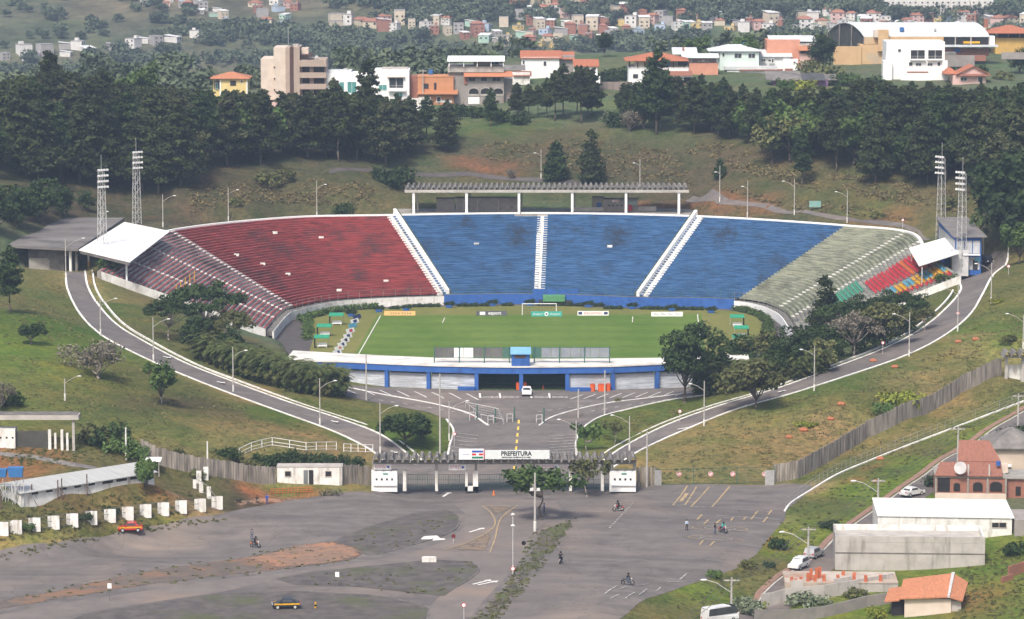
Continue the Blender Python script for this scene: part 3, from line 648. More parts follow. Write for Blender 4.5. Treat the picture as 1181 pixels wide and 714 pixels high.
# ---------------------------------------------------------------- grandstands
def stand_mat(name, a, b_, wear, wearamt=(.55,.66), line=.5, streak=None):
    m, t, b = new_mat(name)
    f = noise(t, .9, 5, .65, sc=(.25,1,1)); f2 = noise(t, .12, 8, .72, sc=(1,.5,1)); f3 = noise(t, 2.5, 3, .6, sc=(.12,.12,2.2))
    c = ramp(t, f, [(.3,a),(.7,b_)])
    c = mixc(t, c, ramp(t, f3, [(.38,(.60,.63,.66)),(.58,(1.15,1.15,1.15))]), 1.0, 'MULTIPLY')
    fac = ramp(t, f2, [(wearamt[0],(0,0,0)),(wearamt[1],(1,1,1))])
    c = mixc(t, c, wear, fac)
    t.links.new(c, b.inputs['Base Color']); b.inputs['Roughness'].default_value = .85
    return m
seat_red = stand_mat('red_seat_paint',(.205,.030,.028),(.295,.054,.050),(.085,.035,.036),(.50,.64))
seat_blue = stand_mat('blue_seat_paint',(.030,.092,.215),(.055,.135,.275),(.030,.048,.085),(.50,.66))
seat_green = stand_mat('moss_green_paint',(.15,.165,.095),(.21,.225,.135),(.07,.085,.05),(.5,.62))
tread_g = stand_mat('stand_tread',(.17,.155,.15),(.28,.26,.25),(.10,.09,.085))
tread_b = stand_mat('blue_tread',(.022,.05,.11),(.05,.10,.19),(.03,.04,.06))
tread_r = stand_mat('red_tread',(.12,.03,.035),(.20,.07,.07),(.07,.04,.04))
tread_m = stand_mat('green_tread',(.20,.21,.15),(.30,.30,.24),(.10,.10,.07))
rise_w = stand_mat('pale_riser',(.40,.36,.35),(.58,.54,.52),(.14,.10,.10),(.45,.6))
rise_g = stand_mat('grey_riser',(.30,.28,.26),(.42,.40,.37),(.12,.11,.10))
rise_ml = stand_mat('pale_green_riser',(.24,.25,.18),(.33,.33,.26),(.12,.12,.09))
NR_ = 34; ZB = 2.3
def sp(u, t, dz=0):
    """point on the raked surface; t from 0 (front) to 1 (rim)"""
    a = IN(u); b = OUT(u); z = ZB+(b.z-ZB)*t+dz
    p = a+(b-a)*(.045+.955*t); return Vector((p.x,p.y,z))
def stand(u0, u1, mats, label, fr=.45, n=None, side_idx=None):
    """mats: riser, bench strip, foot strip"""
    root = empty('grandstand', tuple(sp((u0+u1)/2, 0))[:2]+(0,), 0, label, 'grandstand', 'stands round the pitch')
    inv = -root.location
    n = n or max(4, int((OUT(u1)-OUT(u0)).length/2.2)); U = np.linspace(u0, u1, n+1)
    mb = MB(); prev = None
    rows = []
    for i in range(NR_):
        t0 = i/NR_; t1 = (i+1)/NR_; tm = t0+(t1-t0)*fr
        za = t0; rows += [(t0, t0, None), (t0, t1, 0), (tm, t1, 1), (t1, t1, 2)]
    def P(u, tt, tz):
        p = sp(u, tt); q = sp(u, tz); return (p.x, p.y, q.z)
    n0 = 0
    for r in rows:
        for u in U: 
            p = P(u, r[0], r[1]); mb.v.append((p[0]+inv.x, p[1]+inv.y, p[2]))
    k = n+1
    for i in range(1, len(rows)):
        if rows[i][2] is None: continue
        for j in range(n):
            a = (i-1)*k+j; b = i*k+j; mb.f.append((a, a+1, b+1, b)); mb.m.append(rows[i][2])
    mb.build('terrace', mats, root)
    # front and end walls of the concrete mass
    cw = MB()
    for u in (u0, u1):
        pr = []
        for i in range(NR_):
            a = P(u, i/NR_, i/NR_); b = P(u, i/NR_, (i+1)/NR_); c = P(u, (i+1)/NR_, (i+1)/NR_)
            pr += [a, b, c]
        for i in range(len(pr)-1):
            a, b = pr[i], pr[i+1]
            if abs(a[0]-b[0])+abs(a[1]-b[1]) < 1e-4: continue
            cw.poly([(a[0]+inv.x,a[1]+inv.y,-1 if i<10 else a[2]-2.5),(b[0]+inv.x,b[1]+inv.y,-1 if i<10 else b[2]-2.5),(b[0]+inv.x,b[1]+inv.y,b[2]),(a[0]+inv.x,a[1]+inv.y,a[2])])
    cw.build('end_wall', conc, root)
    return root, inv
def aisle(root, inv, u, w=.9, m=white, du=0, t0=0, t1=1):
    mb = MB()
    for i in range(int(NR_*t0), int(NR_*t1)):
        t = (i+.55)/NR_; p = sp(u, t); q = sp(u, t+.01); d = (q-p); d.z = 0; d.normalize(); s = Vector((-d.y,d.x,0))
        z = sp(u,(i+1)/NR_).z
        a = p+inv; lo = [a-s*w/2-d*.3, a+s*w/2-d*.3, a+s*w/2+d*.22, a-s*w/2+d*.22]
        mb.hexa([(v.x,v.y,z-.3) for v in lo], [(v.x,v.y,z+.2) for v in lo])
    return mb.build('aisle_steps', m, root)
r1, i1_ = stand(0, 2, [rise_w, seat_red, tread_g], 'curved red stand left of the pitch with pale worn step fronts', .5)
aisle(r1, i1_, .62); aisle(r1, i1_, 1.28); aisle(r1, i1_, 1.97)
r2, i2_ = stand(2, 3.985, [seat_red, seat_red, tread_r], 'large red stand section beside the white stairway', .6)
r3, i3_ = stand(4.015, 4.99, [seat_blue, seat_blue, tread_b], 'blue stand section left of the central white stairs', .6)
r4, i4_ = stand(5.01, 5.985, [seat_blue, seat_blue, tread_b], 'blue stand section right of the central white stairs', .6)
r5, i5_ = stand(6.015, 7, [seat_blue, seat_blue, tread_b], 'blue stand section wedged between the right stairway and the green stand', .6)
r6, i6_ = stand(7, 8.6, [rise_ml, seat_green, tread_m], 'curved moss green stand right of the pitch', .5)
r7, i7_ = stand(8.6, 10, [rise_g, tread_g, tread_m], 'grey end stand with coloured seats beside the right canopy', .5)
aisle(r6, i6_, 7.96); aisle(r6, i6_, 8.56)
# loose white and missing bench blocks on the seats
for u,t,rt,iv in ((2.55,.33,r2,i2_),(3.2,.72,r2,i2_),(2.25,.62,r2,i2_),(3.55,.16,r2,i2_),(2.8,.82,r2,i2_),(4.52,.6,r3,i3_),(5.5,.58,r4,i4_),(2.4,.48,r2,i2_),(3.0,.08,r2,i2_)):
    p = sp(u,t)+iv; MB().cb(p.x,p.y,p.z+.35,1.1,.5,.5).build('white_block', white, rt)
# coloured seat bands of the grey end stand
cols = dict(red=M('red_plastic',(.55,.05,.06),(.45,.04,.05)), orange=M('orange_plastic',(.65,.17,.04),(.5,.13,.04)), yellow=M('yellow_plastic',(.68,.38,.02),(.55,.3,.02)), sky=M('sky_blue_plastic',(.12,.38,.50),(.10,.3,.42)), green=M('green_plastic',(.08,.34,.22),(.07,.26,.18)), grey=M('grey_plastic',(.45,.43,.42),(.36,.34,.33)))
def seats(u0, u1, rows, colf, name='seat_row'):
    for i in rows:
        z = sp((u0+u1)/2, (i+1)/NR_).z; t = (i+.3)/NR_
        mbs = {}
        L = (sp(u1,t)-sp(u0,t)).length; n = max(2, int(L/.62))
        for j in range(n):
            if random.random() < .06: continue
            u = u0+(u1-u0)*(j+.5)/n; p = sp(u,t)+i7_; z = sp(u,(i+1)/NR_).z
            q = sp(u,t+.02)-sp(u,t); a = math.atan2(q.y,q.x)
            c = colf(i,j,n); mb = mbs.setdefault(c, MB()); T = T_(p.x,p.y,z,a)
            mb.cb(-.05,0,.36,.42,.46,.06,0,T); mb.cb(.17,0,.58,.06,.46,.44,0,T); mb.cb(0,0,.18,.1,.1,.34,0,T)
        rail = [sp(u0+(u1-u0)*k/8,t)+i7_ for k in range(9)]
        for k,p in enumerate(rail): p.z = sp(u0+(u1-u0)*k/8,(i+1)/NR_).z+.3
        for c, mb in mbs.items(): mb.tube([tuple(p) for p in (rail if c != 'red' or len(mbs) == 1 else rail[5:])], .03, 3).build(name, cols[c], r7)
seats(8.95, 9.5, range(18,32,1), lambda i,j,n: 'red' if i < 25 or i%3 else 'orange')
seats(8.72, 9.2, range(7,17,1), lambda i,j,n: 'green')
seats(9.56, 9.95, range(20,33,1), lambda i,j,n: ('red' if j > n*.72 else ('yellow' if (i//2)%2 else ('sky' if j < n*.6 else 'yellow'))))
# white wide stairways with parapets
def stairway(u, w, label, par=True):
    p0 = sp(u,0); p1 = sp(u,1); d = p1-p0; d.z = 0; L = d.length; d.normalize(); s = Vector((-d.y,d.x,0))
    root = empty('stairway', (p0.x,p0.y,0), 0, label, 'stairway', 'white stairways down the stands')
    mb = MB(); n = NR_*2
    for i in range(n):
        t = i/n; a = p0+d*(L*t)-Vector((p0.x,p0.y,0)); z = ZB+(17-ZB)*(i+1)/n+.12; a.z = 0
        b = a+d*(L/n)
        q = [a-s*w/2, b-s*w/2, b+s*w/2, a+s*w/2]
        mb.hexa([(v.x,v.y,z-1) for v in q], [(v.x,v.y,z) for v in q])
    mb.build('steps', white, root)
    if par:
        for sg, nm, m in ((par, 'parapet', cleanwhite),):
            o_ = s*(w/2+.35)*sg; a = -d*.6; b = d*(L+.4)
            lo = [a+o_-s*.35, b+o_-s*.35, b+o_+s*.35, a+o_+s*.35]
            zz = [ZB-.2, 17.4, 17.4, ZB-.2]
            mb = MB(); mb.hexa([(v.x,v.y,z-1.5) for v,z in zip(lo,zz)], [(v.x,v.y,z+1.15) for v,z in zip(lo,zz)])
            mb.build(nm, m, root)
            o2 = s*(w/2+.95)*sg; lo = [a+o2-s*.2, b+o2-s*.2, b+o2+s*.2, a+o2+s*.2]
            mb = MB(); mb.hexa([(v.x,v.y,z-1.5) for v,z in zip(lo,zz)], [(v.x,v.y,z+.95) for v,z in zip(lo,zz)]); mb.build('mossy_wall', M('mossy_wall',(.10,.12,.07),(.07,.08,.05)), root)
stairway(4, 1.9, 'white stairway with parapet between the red and blue stands', -1)
stairway(5, 2.4, 'straight white stairs down the middle of the blue stands', 0)
stairway(6, 1.9, 'white stairway with parapet in the right part of the blue stands', 1)
# rim parapet
rim = MB()
rp = [OUT(u) for u in np.linspace(1.75, 9.15, 150)]
rp = [p+(p-IN(u)).normalized()*.45 for p,u in zip(rp, np.linspace(1.75,9.15,150))]
for p in rp: p.z = 17.0
tag(strip_mb(rp, .7, .34, base=-1.5).build('rim_parapet', cleanwhite), 'long white parapet along the top of the stands', 'parapet')
ep = [sp(0,t)+Vector((0,-.8,0)) for t in np.linspace(0,.97,26)]
for p in ep: p.z = p.z-.2
tag(strip_mb(ep, .6, .6, base=-3).build('end_kerb_wall', white), 'white low wall closing the near end of the left stand', 'low wall')
ep = [sp(10,t)+Vector((0,-.8,0)) for t in np.linspace(0,1,26)]
tag(strip_mb(ep, .6, .35, base=-3).build('end_kerb_wall', white), 'white low wall closing the near end of the right stand', 'low wall')
# perimeter wall with fence
def pwall(u0, u1, h, m, label, lean=0, fence=True, fc=None):
    ps = [IN(u) for u in np.linspace(u0,u1,max(6,int((u1-u0)*16)))]
    for p in ps: p.z = 0
    root = empty('perimeter_wall', tuple(ps[len(ps)//2]), 0, label, 'wall', 'walls at the foot of the stands')
    q = [p-root.location for p in ps]
    strip_mb(q, .35, h, base=0).build('wall', m, root)
    cap = [p+Vector((0,0,h)) for p in q]
    sb = MB()
    for a in [inset(u,-1.6)-root.location for u in np.linspace(u0,u1,3)]: pass
    strip_mb([ (inset(u,-1.2)-root.location)*1 + Vector((0,0,h)) for u in np.linspace(u0,u1,len(ps))], 2.3, .02, base=-1).build('walkway', conc_d, root)
    fm = MB(); tot = 0; last = None
    fmat = fc
    L = sum((b-a).length for a,b in zip(q,q[1:])); step = 2.8; acc = 0; nxt = 0
    for a,b in zip(q,q[1:]):
        l = (b-a).length
        while nxt <= acc+l:
            p = a.lerp(b,(nxt-acc)/l); fm.cyl((p.x,p.y,h),(p.x,p.y,h+1.9),.05,n=4); nxt += step
        acc += l
        for z in (h+.15,h+1.0,h+1.85): fm.cyl((a.x,a.y,z),(b.x,b.y,z),.03,n=3)
    fm.build('fence_rail', fmat, root)
    return root
fgreen = M('green_fence_paint',(.07,.17,.13),(.06,.12,.10)); fgrey = M('grey_fence_paint',(.30,.30,.27),(.2,.2,.18))
pwall(0, 4, 2.0, white, 'white wall at the foot of the red stands', fc=fgrey)
pwall(4, 7, 2.3, blue, 'bright blue wall at the foot of the blue stands', fc=fgreen)
pwall(7, 10, 1.9, cleanwhite, 'smooth white curved wall at the foot of the green stand', fc=fgrey)
# tunnel box behind the far goal
tn = empty('tunnel_box', tuple(IN(5.0)+Vector((2,-3.5,0))), 0, 'low green box of the players tunnel behind the far goal', 'tunnel')
MB().box(-2.2,0,0,5.2,3,1.1).build('side_wall', M('tunnel_black',(.04,.045,.04)), tn); MB().box(-1.2,-.3,1.1,3.6,2.6,2.3).build('cover', M('tunnel_green',(.10,.30,.14),(.08,.22,.11)), tn)
MB().box(-3.5,3.05,0,6.5,3.4,3.4).build('blue_panel', blue, tn)
# ---------------------------------------------------------------- entrance building
def rel(P, o): return [Vector(p)-o for p in P]
cobogo = stand_mat('block_screen_wall',(.42,.45,.50),(.56,.58,.61),(.36,.36,.37),(.5,.7))
eb = empty('entrance_building', tuple(G(601,450,3.4)), 0, 'long curved white roofed entrance building with blue fascia and pillars', 'building')
o_ = eb.location.copy()
F_ = [p-o_ for p in BFW]; B_ = [p-o_ for p in BBK]
ZR = 7.75-o_.z; ZF = 6.55-o_.z; ZG = -1.2
def nrm(i):
    a = F_[max(0,i-1)]; b = F_[min(10,i+1)]; t = b-a; t.z = 0; t.normalize(); return Vector((t.y,-t.x,0))
roof_lo = []; 
mb = MB()
for i in range(10):
    q = [F_[i]+nrm(i)*.9, F_[i+1]+nrm(i+1)*.9, B_[i+1], B_[i]]
    mb.hexa([(v.x,v.y,ZR-.05) for v in q], [(v.x,v.y,ZR+.2) for v in q])
mb.build('roof', M('stained_white_roof',(.72,.70,.66),(.58,.56,.52),scale=.35,c3=(.42,.40,.37),s3=.22), eb)
mb = MB()
for i in range(10):
    q = [F_[i]+nrm(i)*.75, F_[i+1]+nrm(i+1)*.75, F_[i+1]+nrm(i+1)*.35, F_[i]+nrm(i)*.35]
    mb.hexa([(v.x,v.y,ZF) for v in q], [(v.x,v.y,ZR-.06) for v in q])
mb.build('fascia', blue, eb)
for i in range(11):
    n = nrm(i); t = Vector((-n.y,n.x,0)); c = F_[i]+n*.3
    q = [c-t*.35-n*.35, c+t*.35-n*.35, c+t*.35+n*.35, c-t*.35+n*.35]
    MB().hexa([(v.x,v.y,ZG) for v in q], [(v.x,v.y,ZF-.01) for v in q]).build('pillar', blue, eb)
dgreen = M('dark_green_wall',(.012,.045,.035),(.01,.03,.025),scale=.5)
for i in range(10):
    a, b = F_[i], F_[i+1]; t = (b-a).normalized(); n = Vector((t.y,-t.x,0)); a2 = a+t*.4; b2 = b-t*.4
    if i in (4,5):
        bk = [B_[i]*.75+F_[i]*.25, B_[i+1]*.75+F_[i+1]*.25]
        q = [bk[0], bk[1], bk[1]-n*.2, bk[0]-n*.2]
        MB().hexa([(v.x,v.y,ZG) for v in q], [(v.x,v.y,ZR-.1) for v in q]).build('back_wall', dgreen, eb)
        for k in range(5):
            c = bk[0].lerp(bk[1], (k+.8)/5.6)+n*.12; w = MB().cb(c.x,c.y,3.35,.75,.08,.55).build('vent_window', M('dim_vent',(.22,.23,.24),(.12,.12,.13)), eb)
        # gate leaf half closing the opening
        g = MB()
        for k in range(15): 
            p = a2.lerp(b2,k/14)-n*1.2; g.cyl((p.x,p.y,0),(p.x,p.y,2.1),.03,n=3)
        for z in (.1,1.1,2.1): g.cyl(tuple(a2-n*1.2+Vector((0,0,z-a2.z))),tuple(b2-n*1.2+Vector((0,0,z-b2.z))),.04,n=3)
        g.build('grille', M('green_grille',(.02,.09,.06),(.02,.06,.05)), eb)
    else:
        q = [a2, b2, b2-n*.25, a2-n*.25]
        MB().hexa([(v.x,v.y,ZG) for v in q], [(v.x,v.y,ZF-.35) for v in q]).build('screen_wall', cobogo, eb)
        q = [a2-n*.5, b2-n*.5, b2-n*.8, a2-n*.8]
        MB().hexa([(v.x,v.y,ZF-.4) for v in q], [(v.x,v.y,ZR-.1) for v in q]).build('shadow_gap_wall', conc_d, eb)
# press cabin and fence on the roof
p = G(600.5,422,8.0)
pc = empty('commentary_cabin', (p.x,p.y+1.2,7.95), 0, 'small blue cabin with pale blue roof standing on the white roof', 'cabin')
MB().box(-1.65,-1.2,0,1.65,1.2,2.3).build('cabin_wall', blue, pc)
MB().box(-1.05,-1.26,1.45,.9,-1.2,2.0).build('opening', M('cabin_opening',(.12,.07,.04),(.06,.04,.03)), pc)
MB().hexa([(-1.85,-1.6,2.15),(1.85,-1.6,2.15),(1.85,1.4,2.95),(-1.85,1.4,2.95)],[(-1.85,-1.6,2.32),(1.85,-1.6,2.32),(1.85,1.4,3.12),(-1.85,1.4,3.12)]).build('roof', M('pale_blue_roof',(.20,.42,.68),(.16,.35,.58)), pc)
a = G(501,418.5,7.95); b = G(703,418.5,7.95)
rf = empty('roof_screen', tuple(a), 0, 'long glazed screen on green posts along the entrance roof', 'screen fence')
L = (b-a).length; d = (b-a).normalized(); pn = 18
glz = M('smoky_panel',(.10,.10,.10),(.16,.155,.15),scale=.5,rough=.4); glz2 = M('pale_panel',(.20,.22,.25),(.28,.30,.33),scale=.5,rough=.4)
for i in range(pn):
    x0 = d*(L*i/pn+.04); x1 = d*(L*(i+1)/pn-.04)
    m = cleanwhite if i in (2,3) and True else (fgreen if i in (7,10) else (glz if i < 9 else glz2))
    if i in (8,9): continue
    MB().hexa([(x0.x,x0.y-.02,1.0),(x1.x,x1.y-.02,1.0),(x1.x,x1.y+.02,1.0),(x0.x,x0.y+.02,1.0)],[(x0.x,x0.y-.02,2.75),(x1.x,x1.y-.02,2.75),(x1.x,x1.y+.02,2.75),(x0.x,x0.y+.02,2.75)]).build('panel', m, rf)
for i in range(8):
    x = d*(L*i/7); MB().cyl((x.x,x.y-.1,-.3),(x.x,x.y-.1,3),.11,n=5).build('post', fgreen, rf)
MB().cyl((0,0,2.8),tuple(d*L+Vector((0,0,2.8))),.06,n=4).build('top_rail', fgreen, rf); MB().cyl((0,0,.95),tuple(d*L+Vector((0,0,.95))),.05,n=4).build('bottom_rail', fgreen, rf)

# ---------------------------------------------------------------- folded plate roofs
plate = M('folded_concrete_plate',(.26,.245,.225),(.13,.12,.11),scale=.35,c3=(.09,.085,.08),s3=.3)
plate_f = M('concrete_beam',(.50,.47,.43),(.36,.34,.31),scale=.4)
def folded(root, x0, x1, y0, y1, z, pitch, h, m=plate, name='roof', shear=0):
    n = max(2, round((x1-x0)/pitch)); pt = (x1-x0)/n; mb = MB(); th = .1
    for i in range(n):
        a = x0+i*pt; pr = [(a,0),(a+pt*.12,0),(a+pt*.42,h),(a+pt*.7,h),(a+pt,0)]
        for (xa,za),(xb,zb) in zip(pr, pr[1:]):
            mb.hexa([(xa,y0,z+za-th),(xb,y0,z+zb-th),(xb+shear,y1,z+zb-th),(xa+shear,y1,z+za-th)],[(xa,y0,z+za),(xb,y0,z+zb),(xb+shear,y1,z+zb),(xa+shear,y1,z+za)])
    return mb.build(name, m, root)
# shelter behind the rim
a = G(467,246,17.0); b = G(795,248,17.0); Ysh = (a.y+b.y)/2+1.0
sh = empty('stand_shelter', ((a.x+b.x)/2,Ysh,17.0), 0, 'long open shelter with zigzag concrete roof behind the blue stands', 'shelter')
hw = (b.x-a.x)/2
MB().box(-hw-2,-1.5,-1.0,hw+2,11,0.05).build('floor', conc, sh)
folded(sh, -hw, hw, -1.2, 10, 5.5, 1.2, .7)
MB().box(-hw,-1.35,4.95,hw,-1.0,5.55).build('front_beam', plate_f, sh)
MB().box(-hw,7.6,4.8,hw,7.9,5.3).build('rear_beam', plate_f, sh)
for px in (477,538,598.5,660,722,783):
    x = (px-W/2)/F*Ysh*1.003-sh.location.x
    MB().box(x-.28,-1.15,0,x+.28,-.6,4.94).build('column', cleanwhite, sh); MB().box(x+.5,6.9,0,x+.85,7.4,4.8).build('rear_column', plate_f, sh)
# kiosks under the shelter
block = M('grey_block_wall',(.34,.31,.285),(.24,.22,.20),scale=.5,c3=(.18,.165,.15),s3=.6)
def kiosk(px0, px1, dz, label, ztop, y=5.2, extra=None):
    x0 = (px0-W/2)/F*(Ysh+y)-sh.location.x; x1 = (px1-W/2)/F*(Ysh+y)-sh.location.x
    r = empty('kiosk', (sh.location.x+(x0+x1)/2, Ysh+y, 17.0), 0, label, 'kiosk', 'small buildings under the shelter'); w = (x1-x0)/2
    MB().box(-w,0,.06,w,2.2,ztop-.15).build('wall', block, r); MB().box(-w-.15,-.15,ztop-.15,w+.15,2.35,ztop).build('roof_slab', conc_d, r)
    if extra: extra(r, w)
    return r
kiosk(503,524,0,'darker grey block kiosk under the shelter roof, beside its first column',3.0)
def k2(r,w):
    for i in (-.33,.33): MB().box(w*i-.1,-.06,.1,w*i+.1,0,2.6).build('pilaster', conc_l, r)
kiosk(525.5,600,0,'long grey block kiosk under the shelter roof',3.2,extra=k2)
def k3(r,w):
    for i in range(5):
        MB().box(-w*.75+i*.95,-.05,1.2,-w*.75+i*.95+.45,0,1.45).build('hatch', dark, r)
    MB().box(-w*.5,-.12,2.15,-w*.5+1.5,-.02,2.65).build('sign_board', cleanwhite, r); MB().box(-w*.4,-.15,2.3,-w*.4+1.1,-.125,2.5).build('lettering_band', cols['red'], r)
    MB().box(w*.45,-.1,0.1,w*.45+.9,-.02,1.5).build('red_panel', cols['red'], r); MB().box(w*.5,-.05,1.55,w*.97,0,2.3).build('pale_panel', M('seafoam',(.35,.48,.45),(.3,.4,.38)), r)
kiosk(697,736,0,'ticket kiosk with a row of small dark hatches and red sign',2.9,extra=k3)
def k4(r,w): MB().box(-w*.2,-.1,.1,w*.6,-.02,1.9).build('door', blue, r)
kiosk(684,696,0,'small dark kiosk with a blue door beside the ticket kiosk',3.2,y=6.2,extra=k4)
x0=(736.5-W/2)/F*(Ysh+5)
p=Vector((x0,Ysh+5,17.05)); tag(MB().box(0,0,0,4.2,.25,1.1).build('low_wall', conc_l),'low pale wall at the end of the ticket kiosk','low wall'); bpy.data.objects['low_wall'].location=p
x0=(661-W/2)/F*(Ysh+5); lw=tag(MB().box(0,0,0,7,.25,.9).build('low_wall', conc_l),'low pale wall on the side of the shelter nearer the centre','low wall'); lw.location=(x0,Ysh+5,17.05)
# ---------------------------------------------------------------- left canopy building
def quadslab(root, pts, th, m, name):
    o = root.location; return MB().hexa([(p.x-o.x,p.y-o.y,p.z-o.z-th) for p in pts],[(p.x-o.x,p.y-o.y,p.z-o.z) for p in pts]).build(name, m, root)
gp = G(60,316,14); 
lb = empty('canopy_building', tuple(gp), 0, 'grey roofed concrete building at the top end of the red stand', 'building')
R4 = [G(8,283,19.3), G(90,287,19.3), G(144,251,20.2), G(63,251,20.2)]
quadslab(lb, R4, .5, M('grey_sheet_roof',(.20,.185,.175),(.13,.12,.115),scale=.25,sc=(.3,1,1),c3=(.10,.095,.09),s3=.15), 'roof')
mb = MB(); o=lb.location
fl = [G(30,313,14.2),G(90,315,14.2)]
mb.hexa([(fl[0].x-o.x,fl[0].y-o.y+4,-1.2),(fl[1].x-o.x-2,fl[1].y-o.y+4,-1.2),(R4[2].x-o.x-3,R4[2].y-o.y-4,-1.2),(R4[3].x-o.x+3,R4[3].y-o.y-4,-1.2)],
        [(fl[0].x-o.x,fl[0].y-o.y+4,4.4),(fl[1].x-o.x-2,fl[1].y-o.y+4,4.4),(R4[2].x-o.x-3,R4[2].y-o.y-4,5.2),(R4[3].x-o.x+3,R4[3].y-o.y-4,5.2)])
mb.build('wall', conc_d, lb)
a = fl[0]-o; b = fl[1]-o
MB().box(a.x+.3,a.y+2.6,-.6,b.x-3,a.y+4.0,2.6).build('lower_wall', conc, lb)
MB().box(a.x+4.2,a.y+2.5,-.3,a.x+6.6,a.y+2.6,2.2).build('door', M('grey_door',(.36,.33,.31),(.28,.26,.24)), lb)
MB().box(b.x-3.3,a.y+2.2,-.6,b.x-.2,b.y+3.8,3.2).build('dark_bay', M('dark_interior',(.035,.03,.03),(.05,.045,.04)), lb)
for px,m in ((81,cleanwhite),(88,conc_d)):
    p = G(px,314,14.3)-o; MB().cyl((p.x,p.y+.8,-.6),(p.x,p.y+.8,4.7),.3,n=8).build('column', m, lb)
lc = empty('white_canopy', tuple(G(102,313,14)), 0, 'bright white canopy sheet over the top end of the red stand', 'canopy')
C4 = [G(91,288,19.6), G(150,302,18.4), G(196,266.5,18.6), G(143.5,256,20.3)]
quadslab(lc, C4, .18, cleanwhite, 'canopy_sheet'); o=lc.location
quadslab(lc, [C4[0]+Vector((.2,.1,-.25)),C4[1]+Vector((-.2,.1,-.25)),C4[1]+Vector((-.2,.6,-.25)),C4[0]+Vector((.2,.6,-.25))], .5, conc_d, 'edge_beam')
for (px,py,zt,m) in ((102,313,19.0,'y'),(146,327,18.2,'w'),(97,300,19.2,'y')):
    p = G(px,py,13.6)-o
    MB().cyl((p.x,p.y+.4,-1.5),(p.x,p.y+.4,zt-o.z-.2),.2,n=8).build('post', cleanwhite, lc)
    if m == 'y': MB().cyl((p.x,p.y+.4,-.3),(p.x,p.y+.4,1.6),.23,n=8).build('yellow_band', cols['yellow'], lc)
for k in range(7):
    t = (k+.5)/7; a = C4[0].lerp(C4[3],t)-o; b = C4[1].lerp(C4[2],t)-o
    MB().cyl((a.x,a.y,a.z-.32),(b.x,b.y,b.z-.32),.11,n=4).build('rafter', metal_g, lc)
for k in range(5):
    q = sp(.1+.18*k, .55); MB().cyl(tuple(q-o),tuple(Vector((q.x,q.y,q.z+2.4))-o),.09,n=5).build('yellow_post', cols['yellow'], lc)
# right canopy building
X0 = 89.6; Yf = 731.; Yb = 761.; zb = 15.4
rb = empty('tribune_building', (X0+2.6,Yf,zb), 0, 'narrow blue and white two storey building at the top of the green stand', 'building')
MB().box(-2.6,0,-1,2.6,Yb-Yf,6.7).build('wall', blue, rb)
for (x0,x1,z0,z1) in ((-2.3,-.1,.1,2.7),(.1,2.3,.1,2.7),(-2.3,-.9,3.4,6.0),(-.7,.7,3.4,6.0),(.9,2.3,3.4,6.0)):
    MB().box(x0,-.06,z0,x1,.0,z1).build('wall_panel', M('pale_grey_panel',(.50,.51,.53),(.40,.41,.43)), rb)
for k in range(8):
    y0 = 1+k*3.5; MB().box(-2.66,y0,2.6,-2.6,y0+3.1,5.9).build('window', M('pale_glazing',(.42,.42,.41),(.30,.30,.30),scale=.8,rough=.3), rb)
MB().box(.9,-.1,.1,1.9,-.07,2.1).build('door', M('dark_door',(.05,.05,.05)), rb); MB().box(1.3,-.5,1.9,2.4,-.05,2.5).build('blue_box', cols['sky'], rb)
MB().hexa([(-3.2,-.9,6.75),(3.6,-.9,6.75),(3.6,Yb-Yf+.6,7.4),(-3.2,Yb-Yf+.6,7.4)],[(-3.2,-.9,6.95),(3.6,-.9,6.95),(3.6,Yb-Yf+.6,7.6),(-3.2,Yb-Yf+.6,7.6)]).build('roof', M('grey_sheet_roof_b',(.22,.205,.20),(.15,.14,.135),scale=.3), rb)
MB().box(-1.2,-1.8,3.2,2.2,-.3,3.35).build('awning', cleanwhite, rb)
rc = empty('white_canopy', (85,735,14), 0, 'bright white canopy sheet over the coloured seats of the green stand', 'canopy')
quadslab(rc, [G(1060,306.5,17.6), G(1106,292,19.3), G(1089.5,274,20.1), G(1048,286,18.3)], .18, cleanwhite, 'canopy_sheet')
for px,py in ((1062,306),(1050,289)):
    p=G(px,py,17.8)-rc.location; MB().cyl((p.x+.3,p.y+.3,-2),(p.x+.3,p.y+.3,3.4),.12,n=6).build('post', metal_g, rc)
p = G(1107,311,15.4); wbx = tag(MB().box(-1.9,-1.2,-1,1.4,1.2,4.2).build('white_box_room', M('offwhite_wall',(.60,.60,.60),(.48,.48,.48))), 'small pale grey room at the foot of the right light tower', 'room'); wbx.location=(p.x,p.y-1.4,p.z)

